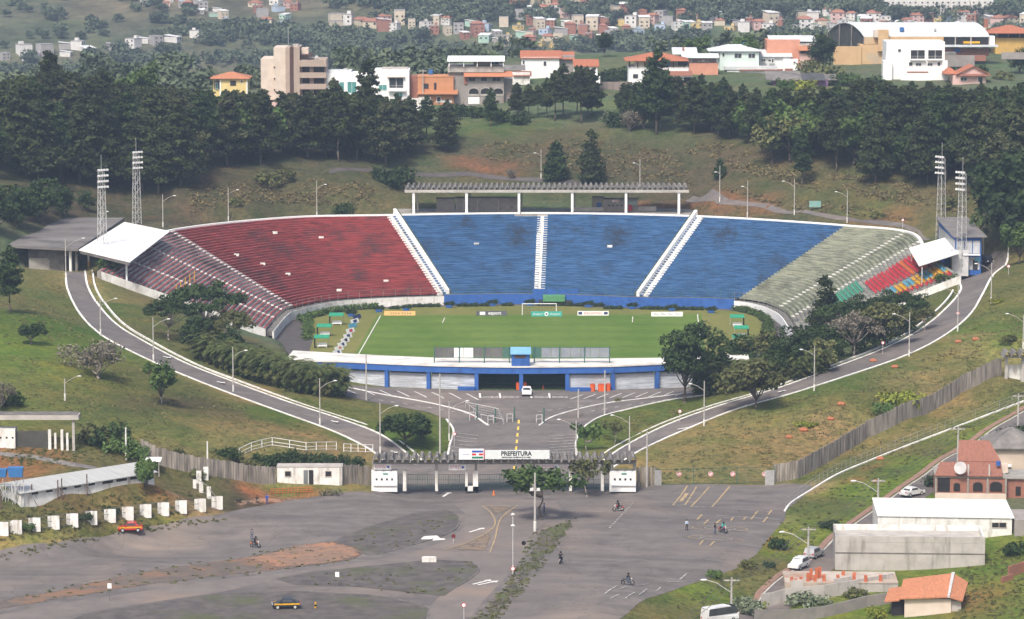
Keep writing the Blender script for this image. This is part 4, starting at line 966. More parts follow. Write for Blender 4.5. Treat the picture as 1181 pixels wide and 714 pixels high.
# ---------------------------------------------------------------- floodlight towers
def tower(loc, h, face, label, w0=1.5, w1=.9, panel=(2.6,4.4)):
    r = empty('floodlight_tower', tuple(loc), face, label, 'light tower', 'floodlight towers of the stadium')
    m = MB(); n = int(h/1.1); hh = h-panel[1]*.2
    C = lambda k,z: (( -1 if k in (0,3) else 1)*(w0+(w1-w0)*z/h)/2, (-1 if k < 2 else 1)*(w0+(w1-w0)*z/h)/2, z)
    for k in range(4): m.cyl(C(k,0), C(k,hh), .07, n=4)
    for i in range(n):
        z0 = hh*i/n; z1 = hh*(i+1)/n
        for k in range(4):
            a, b = (k, (k+1)%4) if i%2 else ((k+1)%4, k)
            m.cyl(C(a,z0), C(b,z1), .035, n=3); m.cyl(C(k,z1), C((k+1)%4,z1), .03, n=3)
    m.build('lattice_mast', metal_g, r)
    pw, ph = panel
    for i in range(4):
        z = h-ph+ph*(i+.35)/4*1.05
        row = MB().cyl((-pw/2,-.45,z-.1),(pw/2,-.45,z-.1),.06,n=4).build('lamp_rail', metal_g, r)
        for j in range(4):
            x = -pw/2+pw*(j+.5)/4; lm = MB(); T = T_(x,-.75,z,0) @ Matrix.Rotation(math.radians(-25),4,'X')
            lm.cb(0,0,.1,.46,.28,.40,0,T); lm.build('floodlight', M('lamp_housing',(.66,.66,.65),(.5,.5,.5),rough=.4), r)
    MB().cyl((0,0,hh),(0,0,h+2.6),.04,n=4).build('lightning_rod', metal_g, r)
    return r
tower(G(118,282,19.4), 15.8, math.radians(35), 'left light tower rising in front of the white canopy')
tower(G(158,262,17.2), 17.0, math.radians(35), 'left light tower standing behind the canopy roof')
t3=G(1085,276,16.6); tower(t3, 18.2, math.radians(-50), 'right light tower behind the grey roof')
tower(G(1108.5,311,15.6)+Vector((0,-.2,0)), 20.2, math.radians(-50), 'right light tower in front of the blue building')

# ---------------------------------------------------------------- gateway
gz = -1.55; gy = G(582,564,gz).y
def gx(px, y=None): return (px-W/2)/F*(gy if y is None else y)*1.0045
gw = empty('gateway', (gx(582),gy,gz), 0, 'long gateway with zigzag concrete roof and white posts', 'gateway')
ox = gx(582)
def gpst(px0, px1, h, m=white, nm='post', y0=-.3, y1=.3, z0=-.3): return MB().box(gx(px0)-ox,y0,z0,gx(px1)-ox,y1,h).build(nm, m, gw)
folded(gw, gx(428)-ox, gx(735)-ox, -2.2, 3.6, 4.75, 1.2, .78)
MB().box(gx(428)-ox,-.4,4.1,gx(735)-ox,.4,4.64).build('roof_beam', conc, gw)
gpst(428,431.5,4.1,conc); gpst(731.5,735,4.1,conc)
for px in (502.5,548.5,616,658.5,696): 
    gpst(px-1.4,px+1.4,4.1,conc,'column',-.2,.2)
for a,b in ((463.5,467.5),(501,504.2),(536,539),(545,551),(657,660.3),(694,697.5),(612,615)): gpst(a,b,3.0)
gpst(536,551,.45,white,'sill'); 
for a,b,lb_ in ((427,457,0),(704,734.5,1)):
    r_ = MB().box(gx(a)-ox,-.9,-.3,gx(b)-ox,1.0,3.05).build('ticket_booth', cleanwhite, gw)
    w = gx(b)-gx(a)
    for k in range(4):
        MB().cb(gx(a)-ox+w*(.2+.2*k),-.93,1.75,.3,.08,.3).build('booth_hatch', dark, r_)
    MB().box(gx(a)-ox+w*.45,-.95,2.5,gx(a)-ox+w*.65,-.92,2.75).build('booth_sign', M('teal_sign',(.10,.30,.28)), r_)
    MB().box(gx(a)-ox+.3,-1.2,.75,gx(b)-ox-.1,-.92,.9).build('counter', cleanwhite, r_)
gg = M('green_gate_mesh',(.06,.14,.11),(.05,.10,.08))
for a,b in ((468,500.5),(504.5,535.5),(551.5,611.5),(615.5,656.5),(661,693.5),(698,703.5),(458,463)):
    x0=gx(a)-ox; x1=gx(b)-ox; m=MB(); n=max(2,int((x1-x0)/.28))
    for k in range(n+1):
        x=x0+(x1-x0)*k/n; m.cyl((x,0,.1),(x,0,2.35),.022 if k%6 else .05,n=3)
    for z in (.12,.8,1.5,2.35): m.cyl((x0,0,z),(x1,0,z),.035,n=3)
    m.build('gate_leaf', gg, gw)
# sign on the roof of the gateway
sg = empty('name_sign', (gx(560),gy-2.3,gz+4.75+.55), 0, 'white roof sign reading PREFEITURA with a three stripe flag panel', 'sign')
sx = gx(560)
MB().box(gx(559)-sx,-.12,0,gx(634)-sx,.1,1.42).build('sign_panel', M('grey_white_sign',(.66,.69,.68),(.60,.63,.62)), sg)
fpnl = MB().box(gx(529)-sx,-.2,-.08,gx(558.3)-sx,.15,1.62).build('flag_panel', cleanwhite, sg)
fb=M('flag_blue',(.04,.10,.42)); fr_=M('flag_red',(.62,.03,.04)); fgn=M('flag_green',(.02,.22,.13)); txtm=M('sign_black',(.02,.025,.03))
fx0=gx(544)-sx; fx1=gx(557)-sx
MB().box(fx0,-.235,1.08,fx1,-.205,1.40).build('blue_stripe', fb, fpnl)
MB().poly([(fx0,-.23,.62),(fx0+.75,-.23,.62),(fx0+.62,-.23,.92),(fx0,-.23,.92)][::1]).poly([(fx1,-.23,.62),(fx1,-.23,.92),(fx1-.62,-.23,.92),(fx1-.75,-.23,.62)]).build('red_stripe', fr_, fpnl)
MB().poly([(fx0,-.23,.10),(fx1,-.23,.10),(fx1,-.23,.42),(fx0,-.23,.42)]).build('green_stripe', fgn, fpnl)
MB().poly([((fx0+fx1)/2-.35,-.232,.42),((fx0+fx1)/2+.35,-.232,.42),((fx0+fx1)/2,-.232,.95)]).build('white_peak', cleanwhite, fpnl)
MB().box(fx1+.08,-.235,-.02,fx1+.2,-.2,1.55).build('red_edge', fr_, fpnl)
RX = Matrix.Rotation(math.pi/2,4,'X')
ptext('PREFEITURA', .98, txtm, Matrix.Translation((gx(595.5)-sx,-.14,.86)) @ RX, 'lettering', sg, .01, sx=.92, bold=.028)
ptext('SECRETARIA DE ESPORTE E LAZER', .26, txtm, Matrix.Translation((gx(595.5)-sx,-.14,.26)) @ RX, 'small_lettering', sg, .005, sx=1.15, bold=.012)
ptext('JUIZ DE FORA', .26, fb, Matrix.Translation((gx(537)-sx,-.22,.75)) @ RX, 'small_lettering', fpnl, .005, sx=.7)
pinkt = M('faded_pink_print',(.62,.25,.30),(.7,.4,.42))
for a,b,zz in ((430,450,3.25),(517,537,3.2),(624,645,3.2)):
    bn = empty('banner', (gx((a+b)/2),gy-.6,gz+zz), 0, {430:'white banner with pink print above the left ticket booth',517:'white banner with pink print beside the U shaped white post',624:'white banner with pink print above the dark leafy tree'}[a], 'banner', 'banners hung under the gateway roof')
    w=(gx(b)-gx(a))/2; MB().box(-w,-.03,0,w,.03,.95).build('cloth', cleanwhite, bn)
    m=MB()
    for r_ in range(3):
        x=-w+.15
        while x < w-.9: l=random.uniform(.15,.5); m.poly([(x,-.04,.7-r_*.22),(x+l,-.04,.7-r_*.22),(x+l,-.04,.82-r_*.22),(x,-.04,.82-r_*.22)]); x+=l+.1
    m.build('print', pinkt, bn); MB().cyl((w-.5,-.05,.45),(w-.5,-.035,.45),.2,n=10).build('round_mark', fb, bn)
# drop gates and bollard frames inside the gate
for px,py,lab in ((545,485,'white steel turnstile frame left of the forecourt lane'),(566,489,'tilted white barrier frame beside a green post'),(588,487,'white barrier stand left of the lane centre line'),(622,488,'white barrier stand with green post right of the lane')):
    q=hit(px,py); r=empty('barrier_frame', tuple(q), .2, lab, 'barrier', 'barrier frames in the forecourt')
    MB().cyl((-.5,0,0),(-.5,0,1.5),.08,n=5).cyl((.5,0,0),(.5,0,1.5),.08,n=5).cyl((-.5,0,1.45),(.5,0,1.45),.07,n=5).build('frame', metal_g, r)
    MB().cyl((.9,.4,0),(.9,.4,2.6),.12,n=6).build('green_post', fgreen, r)
    MB().cyl((-.5,0,.75),(.5,0,.75),.05,n=4).build('cross_bar', cols['red'] if px==545 else metal_g, r)
m=MB()
for k in range(5): m.tube([tuple(hit(537+k*4.5,470+k*3.6)+Vector((0,0,1))),tuple(hit(575+k*1.5,478+k*3)+Vector((0,0,1)))],.05,3); 
for k in range(5):
    for px,py in ((537+k*4.5,470+k*3.6),(575+k*1.5,478+k*3)): q=hit(px,py); m.cyl(tuple(q),tuple(q+Vector((0,0,1))),.05,n=3)
m.tube([tuple(hit(537+k*4.5,470+k*3.6)+Vector((0,0,.98))) for k in range(5)],.05,3)
tag(m.build('queue_rail', metal_g),'pale tubular queue rails left of the forecourt lane','railing')
# ---------------------------------------------------------------- vegetation
def leaf_mat(name, a, b_, trans=.25, scale=.35, rand=.18):
    m, t, b = new_mat(name)
    f = noise(t, scale, 3, .6); f2 = noise(t, scale*5, 2, .6)
    c = ramp(t, f, [(.35,a),(.65,b_)])
    c = mixc(t, c, ramp(t, f2, [(.3,(.62,.66,.6)),(.7,(1.35,1.3,1.3))]), 1.0, 'MULTIPLY')
    oi = t.nodes.new('ShaderNodeObjectInfo'); hv = t.nodes.new('ShaderNodeHueSaturation'); t.links.new(c, hv.inputs['Color'])
    mr = t.nodes.new('ShaderNodeMapRange'); mr.inputs[3].default_value = 1-rand; mr.inputs[4].default_value = 1+rand*1.4
    t.links.new(oi.outputs['Random'], mr.inputs[0]); t.links.new(mr.outputs[0], hv.inputs['Value'])
    b.inputs['Roughness'].default_value = .8; b.inputs['Specular IOR Level'].default_value = .15
    t.links.new(hv.outputs[0], b.inputs['Base Color'])
    return m
L_pine = leaf_mat('pine_needles', (.022,.032,.012), (.048,.060,.021))
L_pine2 = leaf_mat('grey_green_needles', (.040,.048,.024), (.070,.078,.034))
L_dark = leaf_mat('dark_leaves', (.020,.038,.013), (.042,.068,.021))
L_mid = leaf_mat('green_leaves', (.045,.085,.022), (.085,.13,.035))
L_olive = leaf_mat('olive_leaves', (.075,.085,.03), (.125,.13,.05))
L_yel = leaf_mat('yellow_green_leaves', (.13,.17,.025), (.24,.25,.04))
L_grey = leaf_mat('grey_green_leaves', (.13,.16,.10), (.20,.23,.16))
L_dry = leaf_mat('dry_brown_twigs', (.11,.098,.078), (.165,.148,.118))
L_palm = leaf_mat('palm_fronds', (.04,.065,.02), (.115,.12,.04), scale=.5)
bark = M('bark', (.13,.105,.085), (.08,.065,.055), scale=2); barkp = M('pale_bark', (.36,.31,.27), (.25,.21,.18), scale=2)

def leaves(centers, radii, per, size, rg, flat=.8, droop=0., aspect=1.6):
    """many small leaf sprays spread through ellipsoid clumps; returns verts, faces"""
    V = []; n = 0
    C = np.repeat(np.asarray(centers,float), per, 0); R = np.repeat(np.asarray(radii,float), per, 0)
    N = len(C); d = rg.normal(size=(N,3)); d /= np.linalg.norm(d,axis=1)[:,None]
    r = rg.uniform(.45,1.05,(N,1)); P = C+d*R*r
    nn = d*np.array([1,1,1.0])+rg.normal(size=(N,3))*flat; nn[:,2] += .5; nn /= np.linalg.norm(nn,axis=1)[:,None]
    a = np.cross(nn, rg.normal(size=(N,3))); a /= np.linalg.norm(a,axis=1)[:,None]+1e-9; b = np.cross(nn, a)
    s = size*rg.uniform(.55,1.35,(N,1)); a = a*s*.5; b = b*s*.5*aspect
    Q = np.stack([P-a-b*.2, P+a*.2-b, P+a+b*.3, P-a*.3+b], 1).reshape(-1,3)
    F = np.arange(len(Q)).reshape(-1,4)
    return Q, F
def np_mesh(name, Q, Fc, m):
    me = bpy.data.meshes.new(name); me.vertices.add(len(Q)); me.vertices.foreach_set('co', np.asarray(Q,np.float32).ravel())
    me.loops.add(Fc.size); me.loops.foreach_set('vertex_index', Fc.ravel().astype(np.int32))
    me.polygons.add(len(Fc)); k = Fc.shape[1]
    me.polygons.foreach_set('loop_start', np.arange(0,Fc.size,k,dtype=np.int32)); me.polygons.foreach_set('loop_total', np.full(len(Fc),k,dtype=np.int32))
    me.update(calc_edges=True); me.materials.append(m); return me
def trunk_mesh(name, H, r, limbs, m, lean=0, rg=None):
    mb = MB(); pts = [(lean*(i/5)**2+ (rg.normal()*.12 if 0<i<5 else 0), (rg.normal()*.12 if 0<i<5 else 0), -.6+(H+.6)*i/5) for i in range(6)]
    mb.tube(pts, [r*(1-.14*i) for i in range(6)], 7)
    for (p0, p1, rr) in limbs:
        mid = (Vector(p0)+Vector(p1))/2+Vector((0,0,-.3)); mb.tube([p0, tuple(mid), p1], [rr, rr*.7, rr*.3], 5)
    return mb.mesh(name, m, True)
def crown_pine(seed, H=16, R=4.6, low=.28, dens=1.0, size=.55):
    rg = np.random.default_rng(seed); C = []; Rd = []; limbs = []
    z = H*low
    while z < H*.97:
        f = (z-H*low)/(H*(1-low)); rr = R*(1-f)**.62*(.75+.5*rg.random())*(1 if f>.12 else .7)
        k = max(3, int(6.5*(1-f*.6)*dens)); a0 = rg.random()*6.28
        for i in range(k):
            a = a0+6.28*i/k+rg.normal()*.25; q = rr*rg.uniform(.55,1.0)
            if rg.random() < .12: continue
            for s in (1.0,.55):
                if q*s < .8 and s < 1: continue
                C.append((q*s*math.cos(a), q*s*math.sin(a), z+rg.normal()*.3+(1-s)*.3)); w = .95+.5*(1-f)
                Rd.append((w*1.05,w*1.05,w*.55))
            if i%2 == 0: limbs.append(((0,0,z-.5),(q*.85*math.cos(a),q*.85*math.sin(a),z),.09))
        z += H*.062*rg.uniform(.8,1.2)
    C.append((0,0,H*.97)); Rd.append((.55,.55,.9)); C.append((.2,.1,H*.92)); Rd.append((.9,.9,.8))
    return C, Rd, limbs
def crown_round(seed, H=10, R=4.2, low=.3, n=34, lump=1.3, squash=1.0):
    rg = np.random.default_rng(seed); C = []; Rd = []; limbs = []
    zc = H*(low+1)/2; hz_ = H*(1-low)/2
    sub = [(rg.normal()*R*.45, rg.normal()*R*.45, rg.uniform(-.3,.5)*hz_) for _ in range(5)]+[(0,0,.25*hz_)]
    for i in range(n):
        s = sub[i%len(sub)]; d = rg.normal(size=3); d /= np.linalg.norm(d); q = rg.uniform(.35,.62)
        p = (s[0]+d[0]*R*q, s[1]+d[1]*R*q, zc+s[2]+d[2]*hz_*q*squash)
        if p[2] < H*low*.8: continue
        p = (p[0]*.9,p[1]*.9,min(p[2],H-.4)); C.append(p); l = lump*rg.uniform(.75,1.3); Rd.append((l,l,l*.75))
        if i%4 == 0: limbs.append(((0,0,H*low*.9),(p[0]*.85,p[1]*.85,p[2]-.3),.13))
    return C, Rd, limbs
def crown_umbrella(seed, H=9, R=6.5, n=46):
    rg = np.random.default_rng(seed); C = []; Rd = []; limbs = []
    for i in range(n):
        a = rg.random()*6.28; q = math.sqrt(rg.random())*R; z = H-.9-(q/R)**2*H*.28+rg.normal()*.35
        C.append((q*math.cos(a), q*math.sin(a)*.9, z)); l = rg.uniform(.9,1.5); Rd.append((l*1.2,l*1.2,l*.5))
        if i%3 == 0: limbs.append(((0,0,H*.3),(q*.9*math.cos(a),q*.8*math.sin(a),z-.3),.14))
    return C, Rd, limbs
PROTO = {}
def proto(key, kind, mat_, H, R, per, size, seed, trunk=bark, tr=.22, low=.3, **kw):
    rg = np.random.default_rng(seed+99)
    C, Rd, limbs = (crown_pine(seed,H,R,low,**kw) if kind == 'pine' else crown_umbrella(seed,H,R,**kw) if kind == 'umb' else crown_round(seed,H,R,low,**kw))
    Q, Fc = leaves(C, Rd, per, size, rg)
    PROTO[key] = (np_mesh(key+'_crown', Q, Fc, mat_), trunk_mesh(key+'_trunk', H*.93 if kind == 'pine' else H*(low if kind=='round' else .32)+1.2, tr, limbs, trunk, 0, rg), H)
for i in range(5): proto(f'pine{i}','pine',[L_pine,L_dark,L_pine,L_pine2,L_pine][i],16+i%2*1.5,[4.8,4.2,5.4,5.0,3.9][i],62,.44,10+i,tr=.24,low=[.25,.34,.2,.22,.42][i])
proto('tallpine','pine',L_pine,21,4.6,40,.55,31,tr=.26,low=.3)
proto('conifer','pine',L_dark,8.5,2.9,46,.42,33,tr=.14,low=.1)
proto('conifer2','pine',L_pine,12,3.1,46,.45,34,tr=.16,low=.1)
proto('bigtree','round',L_dark,11.5,4.6,95,.42,40,tr=.3,low=.22,n=46,lump=1.35)
proto('round','round',L_dark,6,3.4,90,.34,41,tr=.16,low=.28,n=30,lump=1.0)
proto('round2','round',L_mid,8,3.6,80,.42,42,tr=.18,low=.2,n=30,lump=1.2)
proto('olive','round',L_olive,8,4.2,70,.42,43,tr=.18,low=.22,n=34,lump=1.2)
proto('oliveb','round',L_dark,9,4.6,70,.42,48,tr=.2,low=.1,n=38,lump=1.35)
proto('umb','umb',L_dark,9.5,6.3,75,.40,44,barkp,tr=.26)
proto('umb2','umb',L_olive,8.5,5.6,70,.40,45,barkp,tr=.24)
proto('umbg','umb',L_dry,8,5.2,45,.34,46,barkp,tr=.22)
proto('bare','round',L_dry,6.5,5.2,46,.28,47,barkp,tr=.22,low=.12,n=44,lump=1.3)
proto('sapling','round',L_mid,3.6,1.6,60,.26,49,barkp,tr=.07,low=.35,n=14,lump=.6)
proto('sparse','round',L_olive,5,2.6,34,.28,50,barkp,tr=.12,low=.45,n=22,lump=.75)
proto('lottree','round',L_mid,6.6,3.4,46,.36,51,bark,tr=.13,low=.45,n=26,lump=1.0,squash=.6)
def tree(key, loc, s, label, cat='tree', group=None, name='tree', rz=None, sx=1.0):
    cm, tm, H = PROTO[key]
    r = empty(name, (loc[0],loc[1],loc[2]), random.uniform(0,6.28) if rz is None else rz, label, cat, group)
    r.scale = (s*sx, s*sx, s)
    link('crown', cm, r); link('trunk', tm, r); return r
# shrubs: one mesh each
def shrub_mesh(key, m, R, H, n, per, size, seed):
    rg = np.random.default_rng(seed); C = []; Rd = []
    for i in range(n):
        a = rg.random()*6.28; q = math.sqrt(rg.random())*R; C.append((q*math.cos(a), q*math.sin(a), H*.45*rg.uniform(.5,1.3)*(1-.35*(q/R)**2))); l = H*.33*rg.uniform(.7,1.3); Rd.append((l*1.25,l*1.25,l))
    Q, Fc = leaves(C, Rd, per, size, rg); Q[:,2] = np.maximum(Q[:,2], -.1); PROTO[key] = np_mesh(key, Q, Fc, m)
shrub_mesh('sh_dark', L_dark, 1.6, 2.2, 12, 60, .26, 60); shrub_mesh('sh_mid', L_mid, 1.5, 1.8, 12, 55, .24, 61); shrub_mesh('sh_yel', L_yel, 1.4, 1.8, 11, 55, .24, 62)
shrub_mesh('sh_grey', L_grey, 1.8, 1.8, 13, 60, .2, 63); shrub_mesh('sh_olive', L_olive, 1.7, 1.8, 12, 55, .25, 64); shrub_mesh('sh_dry', L_dry, 1.7, 1.6, 12, 45, .2, 65)
def shrub(key, px, py, s, label, group=None, sx=1, name='bush'):
    q = hit(px, py); o = link(name, PROTO[key]); o.location = q; o.rotation_euler = (0,0,random.uniform(0,6.28)); o.scale = (s*sx,s*sx,s)
    return tag(o, label, 'bush', group)
# -- pine groves on the hillside
def inpoly(P, n, gap, seed, dy=1.0):
    rg = np.random.default_rng(seed); P = np.array(P, float); out = []; W_ = []
    lo = P.min(0); hi = P.max(0); tries = 0
    while len(out) < n and tries < 9000:
        tries += 1; x = rg.uniform(lo[0],hi[0]); y = rg.uniform(lo[1],hi[1])
        if not pip(P, np.array([x]), np.array([y]))[0]: continue
        q = hit(x, y)
        if any((q.x-w.x)**2+(q.y-w.y)**2 < gap*gap for w in W_): continue
        W_.append(q); out.append((x,y))
    return list(zip(out, W_))
GL = 'pines of the dense grove on the slope left of the stadium'; GRR = 'pines of the dense grove on the slope right of the stadium'; GC = 'pines in the clump below the white and terracotta houses'
LM_L = [(45,'in the left grove at the edge of the picture'),(130,'in the left grove above the grey roofed building'),(205,'in the left grove behind the two left light towers'),(290,'in the left grove below the yellow house'),(380,'in the left grove below the beige apartment building'),(470,'in the left grove below the white row house'),(999,'at the stadium end of the left grove, below the orange house')]
LM_R = [(800,'in the right grove below the veranda house'),(880,'in the right grove below the white hip roofed house'),(960,'in the right grove below the dark sheds'),(1030,'in the right grove below the sports hall'),(1095,'in the right grove behind the right light towers'),(9999,'in the right grove at the edge of the picture')]
def pine_label(k, x, y, LM):
    a = {'pine0':'dark full','pine1':'very dark narrow','pine2':'broad dark','pine3':'grey green','pine4':'thin high crowned'}[k]
    return a+' pine '+('low ' if y > 188 else '')+next(l for m_,l in LM if x < m_)
keys = ['pine0','pine1','pine2','pine3','pine4']
for (xy, q) in inpoly([(-40,205),(60,212),(150,222),(200,226),(235,205),(300,190),(350,186),(400,190),(440,195),(500,190),(532,182),(530,163),(470,152),(400,150),(300,150),(230,150),(140,140),(60,140),(-40,142)], 135, 4.0, 1):
    k = random.choice(keys[:4] if xy[0] < 250 else keys); H = PROTO[k][2]
    top = np.interp(xy[0], [-40,60,100,165,230,330,400,440,480,535],[104,84,90,104,104,108,106,112,112,132])
    hmax = (xy[1]-top)/scale_at(q.y); s = min(random.uniform(1.0,1.5), max(.6, hmax/H))
    if random.random() < .14:
        k2_ = random.choice(['oliveb','round2','olive']); tree(k2_, q, min(s*H*.82, 13)/PROTO[k2_][2], {'oliveb':'dark rounded','round2':'brighter green','olive':'olive green'}[k2_]+' broadleaf tree '+pine_label(k, xy[0], xy[1], LM_L).split(' pine ')[1], 'tree', 'broadleaf trees of the left grove', 'broadleaf_tree'); continue
    tree(k, q, s, pine_label(k, xy[0], xy[1], LM_L), 'pine tree', GL, 'pine_tree', sx=1.18)
for (x,y,k,s,l) in ((425,168,'tallpine',1.0,'tallest pine of the grove, rising in front of the white row house'),(60,150,'pine2',1.15,'broad dark pine topping the far left end of the grove'),(120,168,'pine2',1.1,'dark spreading pine on the skyline of the left grove'),(385,150,'pine4',.8,'slim pine top in front of the beige apartment building')): tree(k, hit(x,y), s, l, 'pine tree', GL, 'pine_tree')
for (xy, q) in inpoly([(720,150),(760,152),(840,160),(890,186),(940,192),(985,195),(1040,206),(1100,222),(1135,225),(1190,238),(1190,150),(1100,135),(1000,142),(900,150),(800,145)], 125, 4.0, 2):
    k = random.choice(keys); H = PROTO[k][2]
    top = np.interp(xy[0], [720,760,800,860,890,940,1000,1060,1120,1190],[84,88,90,108,104,104,92,106,104,98])
    hmax = (xy[1]-top)/scale_at(q.y); s = min(random.uniform(.95,1.4), max(.55, hmax/H))
    if random.random() < .2:
        k2_ = random.choice(['oliveb','round2','olive','round2']); tree(k2_, q, min(s*H*.82, 13)/PROTO[k2_][2], {'oliveb':'dark rounded','round2':'brighter green','olive':'olive green'}[k2_]+' broadleaf tree '+pine_label(k, xy[0], xy[1], LM_R).split(' pine ')[1], 'tree', 'broadleaf trees of the right grove', 'broadleaf_tree'); continue
    tree(k, q, s, pine_label(k, xy[0], xy[1], LM_R), 'pine tree', GRR, 'pine_tree', sx=1.18)
for (xy, q) in inpoly([(586,138),(640,143),(690,142),(700,135),(640,128),(590,130)], 12, 3.8, 3):
    k = random.choice(['pine0','pine1','pine4']); H = PROTO[k][2]; top = np.interp(xy[0],[586,620,650,680,700],[95,98,74,78,92]); s = min(1.1, max(.4,(xy[1]-top)/scale_at(q.y)/H))
    tree(k, q, s, 'dark pine in the clump below the white terracotta roofed house', 'pine tree', GC, 'pine_tree')
for i,((x,y),q) in enumerate(inpoly([(700,128),(760,120),(850,118),(880,130),(880,150),(800,148),(700,142)], 16, 4.5, 8)):
    k = random.choice(['pine0','pine1','oliveb','pine4','round2']); s = min(1.0, (y-np.interp(x,[700,760,820,880],[98,92,84,104]))/scale_at(q.y)/PROTO[k][2])
    tree(k, q, max(.4,s), {'pine0':'full dark pine','pine1':'narrow dark pine','pine4':'thin pine','oliveb':'rounded dark tree','round2':'brighter green tree'}[k]+' in the loose row below the veranda and hip roofed houses', 'tree', 'loose row of trees below the veranda house', 'slope_tree')
for (x,y,k,s,l) in ((757,155,'pine1',1.18,'tall pine in front of the terracotta roofed house with open veranda'),(732,148,'pine0',.6,'small pine beside the brown garden wall'),(566,146,'pine1',.55,'dark pine covering the right end of the arched house'),
    (1168,285,'oliveb',2.1,'massive dark tree behind the right ring road'),(1150,262,'pine3',1.2,'grey green pine above the bend of the right ring road'),(1185,250,'oliveb',1.6,'big dark crown at the right edge of the picture'),
    (1176,305,'round2',1.1,'bright green tree at the foot of the massive dark tree'),(925,215,'pine1',.72,'pine standing forward of the right grove on the dry slope'),(890,192,'pine4',.7,'thin pine at the left end of the right grove'),(965,198,'pine4',.8,'pine with bare leaning trunk at the grove edge'),
    (1010,212,'pine2',.95,'broad pine bulging out of the right grove over the dry slope'),(1060,212,'pine3',.85,'pale green pine at the lower edge of the right grove'),
    (641,208,'conifer',1.05,'small dark conifer, left of the pair above the shelter roof'),(682,213,'conifer2',1.06,'taller dark conifer, right of the pair above the shelter roof'),
    (830,206,'conifer',.55,'very small conifer on the bare slope beside a street lamp'),
    (864,165,'round2',.72,'small green tree with pale trunk on the open slope below the right grove'),
    (725,152,'bare',.8,'leafless grey tree beside the pine clump'),(588,206,'bare',.35,'small leafless sapling on the brown slope above the shelter'),
    ): tree(k, hit(x,y), s, l)
for i,(x,y,k,s) in enumerate(((20,262,'oliveb',1.0),(48,258,'oliveb',1.05),(70,250,'oliveb',.8),(5,250,'olive',.9),(-8,268,'oliveb',1.1),(100,243,'oliveb',.5))):
    tree(k, hit(x,y), s, 'dark bushy tree in the thicket behind the grey roofed building', 'tree', 'thicket behind the grey roofed building', 'bushy_tree')
for x,y,s,k,l in ((305,212,1.9,'sh_olive','olive bush on the slope below the left grove'),(330,206,1.5,'sh_olive','smaller olive bush touching the left grove'),(396,247,1.5,'sh_dark','dark green bush behind the rim of the red stand'),(458,214,2.4,'sh_dark','big dark bush left of the shelter roof'),(445,208,1.8,'sh_dark','dark bush at the foot of the grove near the shelter'),(270,236,1.0,'sh_olive','low bush near the rim lamp of the red stand'),
    (540,134,1.8,'sh_dark','dark hedge bush below the orange house'),(558,136,1.9,'sh_dark','dark hedge bush below the arched house'),(524,130,1.6,'sh_mid','green bush below the orange house'),(575,140,1.9,'sh_dark','dark bush at the left foot of the pine clump'),(600,143,1.7,'sh_dark','dark bush under the pine clump'),(700,140,1.9,'sh_grey','grey green bush right of the pine clump'),(718,146,2.1,'sh_dark','dark bush in front of the brown garden wall'),(700,96,2.0,'sh_dark','dark bush behind the small white house'),(712,92,2.2,'sh_dark','dark bush against the white wall of the veranda house'),
    (935,84,2.4,'sh_olive','olive scrub below the pink house'),(955,92,2.6,'sh_olive','olive scrub below the yellow wall'),(975,98,2.4,'sh_mid','green scrub left of the white block house'),(1000,104,2.2,'sh_dark','dark scrub below the white block house'),(925,104,2.2,'sh_yel','yellow green scrub beside the shed roofs'),(1155,92,1.6,'sh_olive','olive bush behind the small pink house'),(1125,86,1.6,'sh_dark','dark bush beside the block wall'),(1100,82,1.5,'sh_mid','green bush above the pink house'),
    (1010,252,1.0,'sh_olive','round bush on the dry slope above the right rim'),(1095,240,1.6,'sh_olive','olive bush below the right grove')): shrub(k,x,y,s,l)
# -- ridge trees among the houses
for x,y,k,s,l in ((697,66,'bigtree',.62,'single dark round tree on the grassy ridge'),(800,72,'round2',.95,'green tree behind the white pavilion roofs'),(862,78,'round2',1.15,'bright green tree behind the white two storey house'),(946,80,'oliveb',1.1,'large brown green tree beside the arched hall'),(768,56,'round',.5,'small round tree on the ridge crest'),(815,60,'round',.35,'tiny tree on the ridge crest'),
    (160,130,'round2',1.5,'light green round tree standing among the left pines'),(130,134,'round2',1.0,'smaller light green tree at the left grove edge'),(372,108,'round',.9,'dark tree between the beige block and the white row house'),(325,96,'umb',.75,'flat topped tree behind the beige apartment building'),(625,82,'round2',.7,'green tree left of the white terracotta house'),(573,84,'round2',.7,'green tree behind the arched house'),(600,70,'round',.6,'small dark tree on the ridge behind the white house'),(646,62,'round',.4,'small bush like tree on the left ridge crest'),
    (512,84,'round',.5,'small tree on the brown ridge behind the orange house'),(480,84,'round',.45,'small tree on the brown ridge behind the row house'),(830,116,'umb2',.6,'flat topped tree in front of the white two storey house'),(908,112,'round2',.6,'small green tree beside the dark shed roofs'),(1176,85,'oliveb',.8,'dark tree at the right end of the yellow house')): tree(k, hit(x,y), s, l)
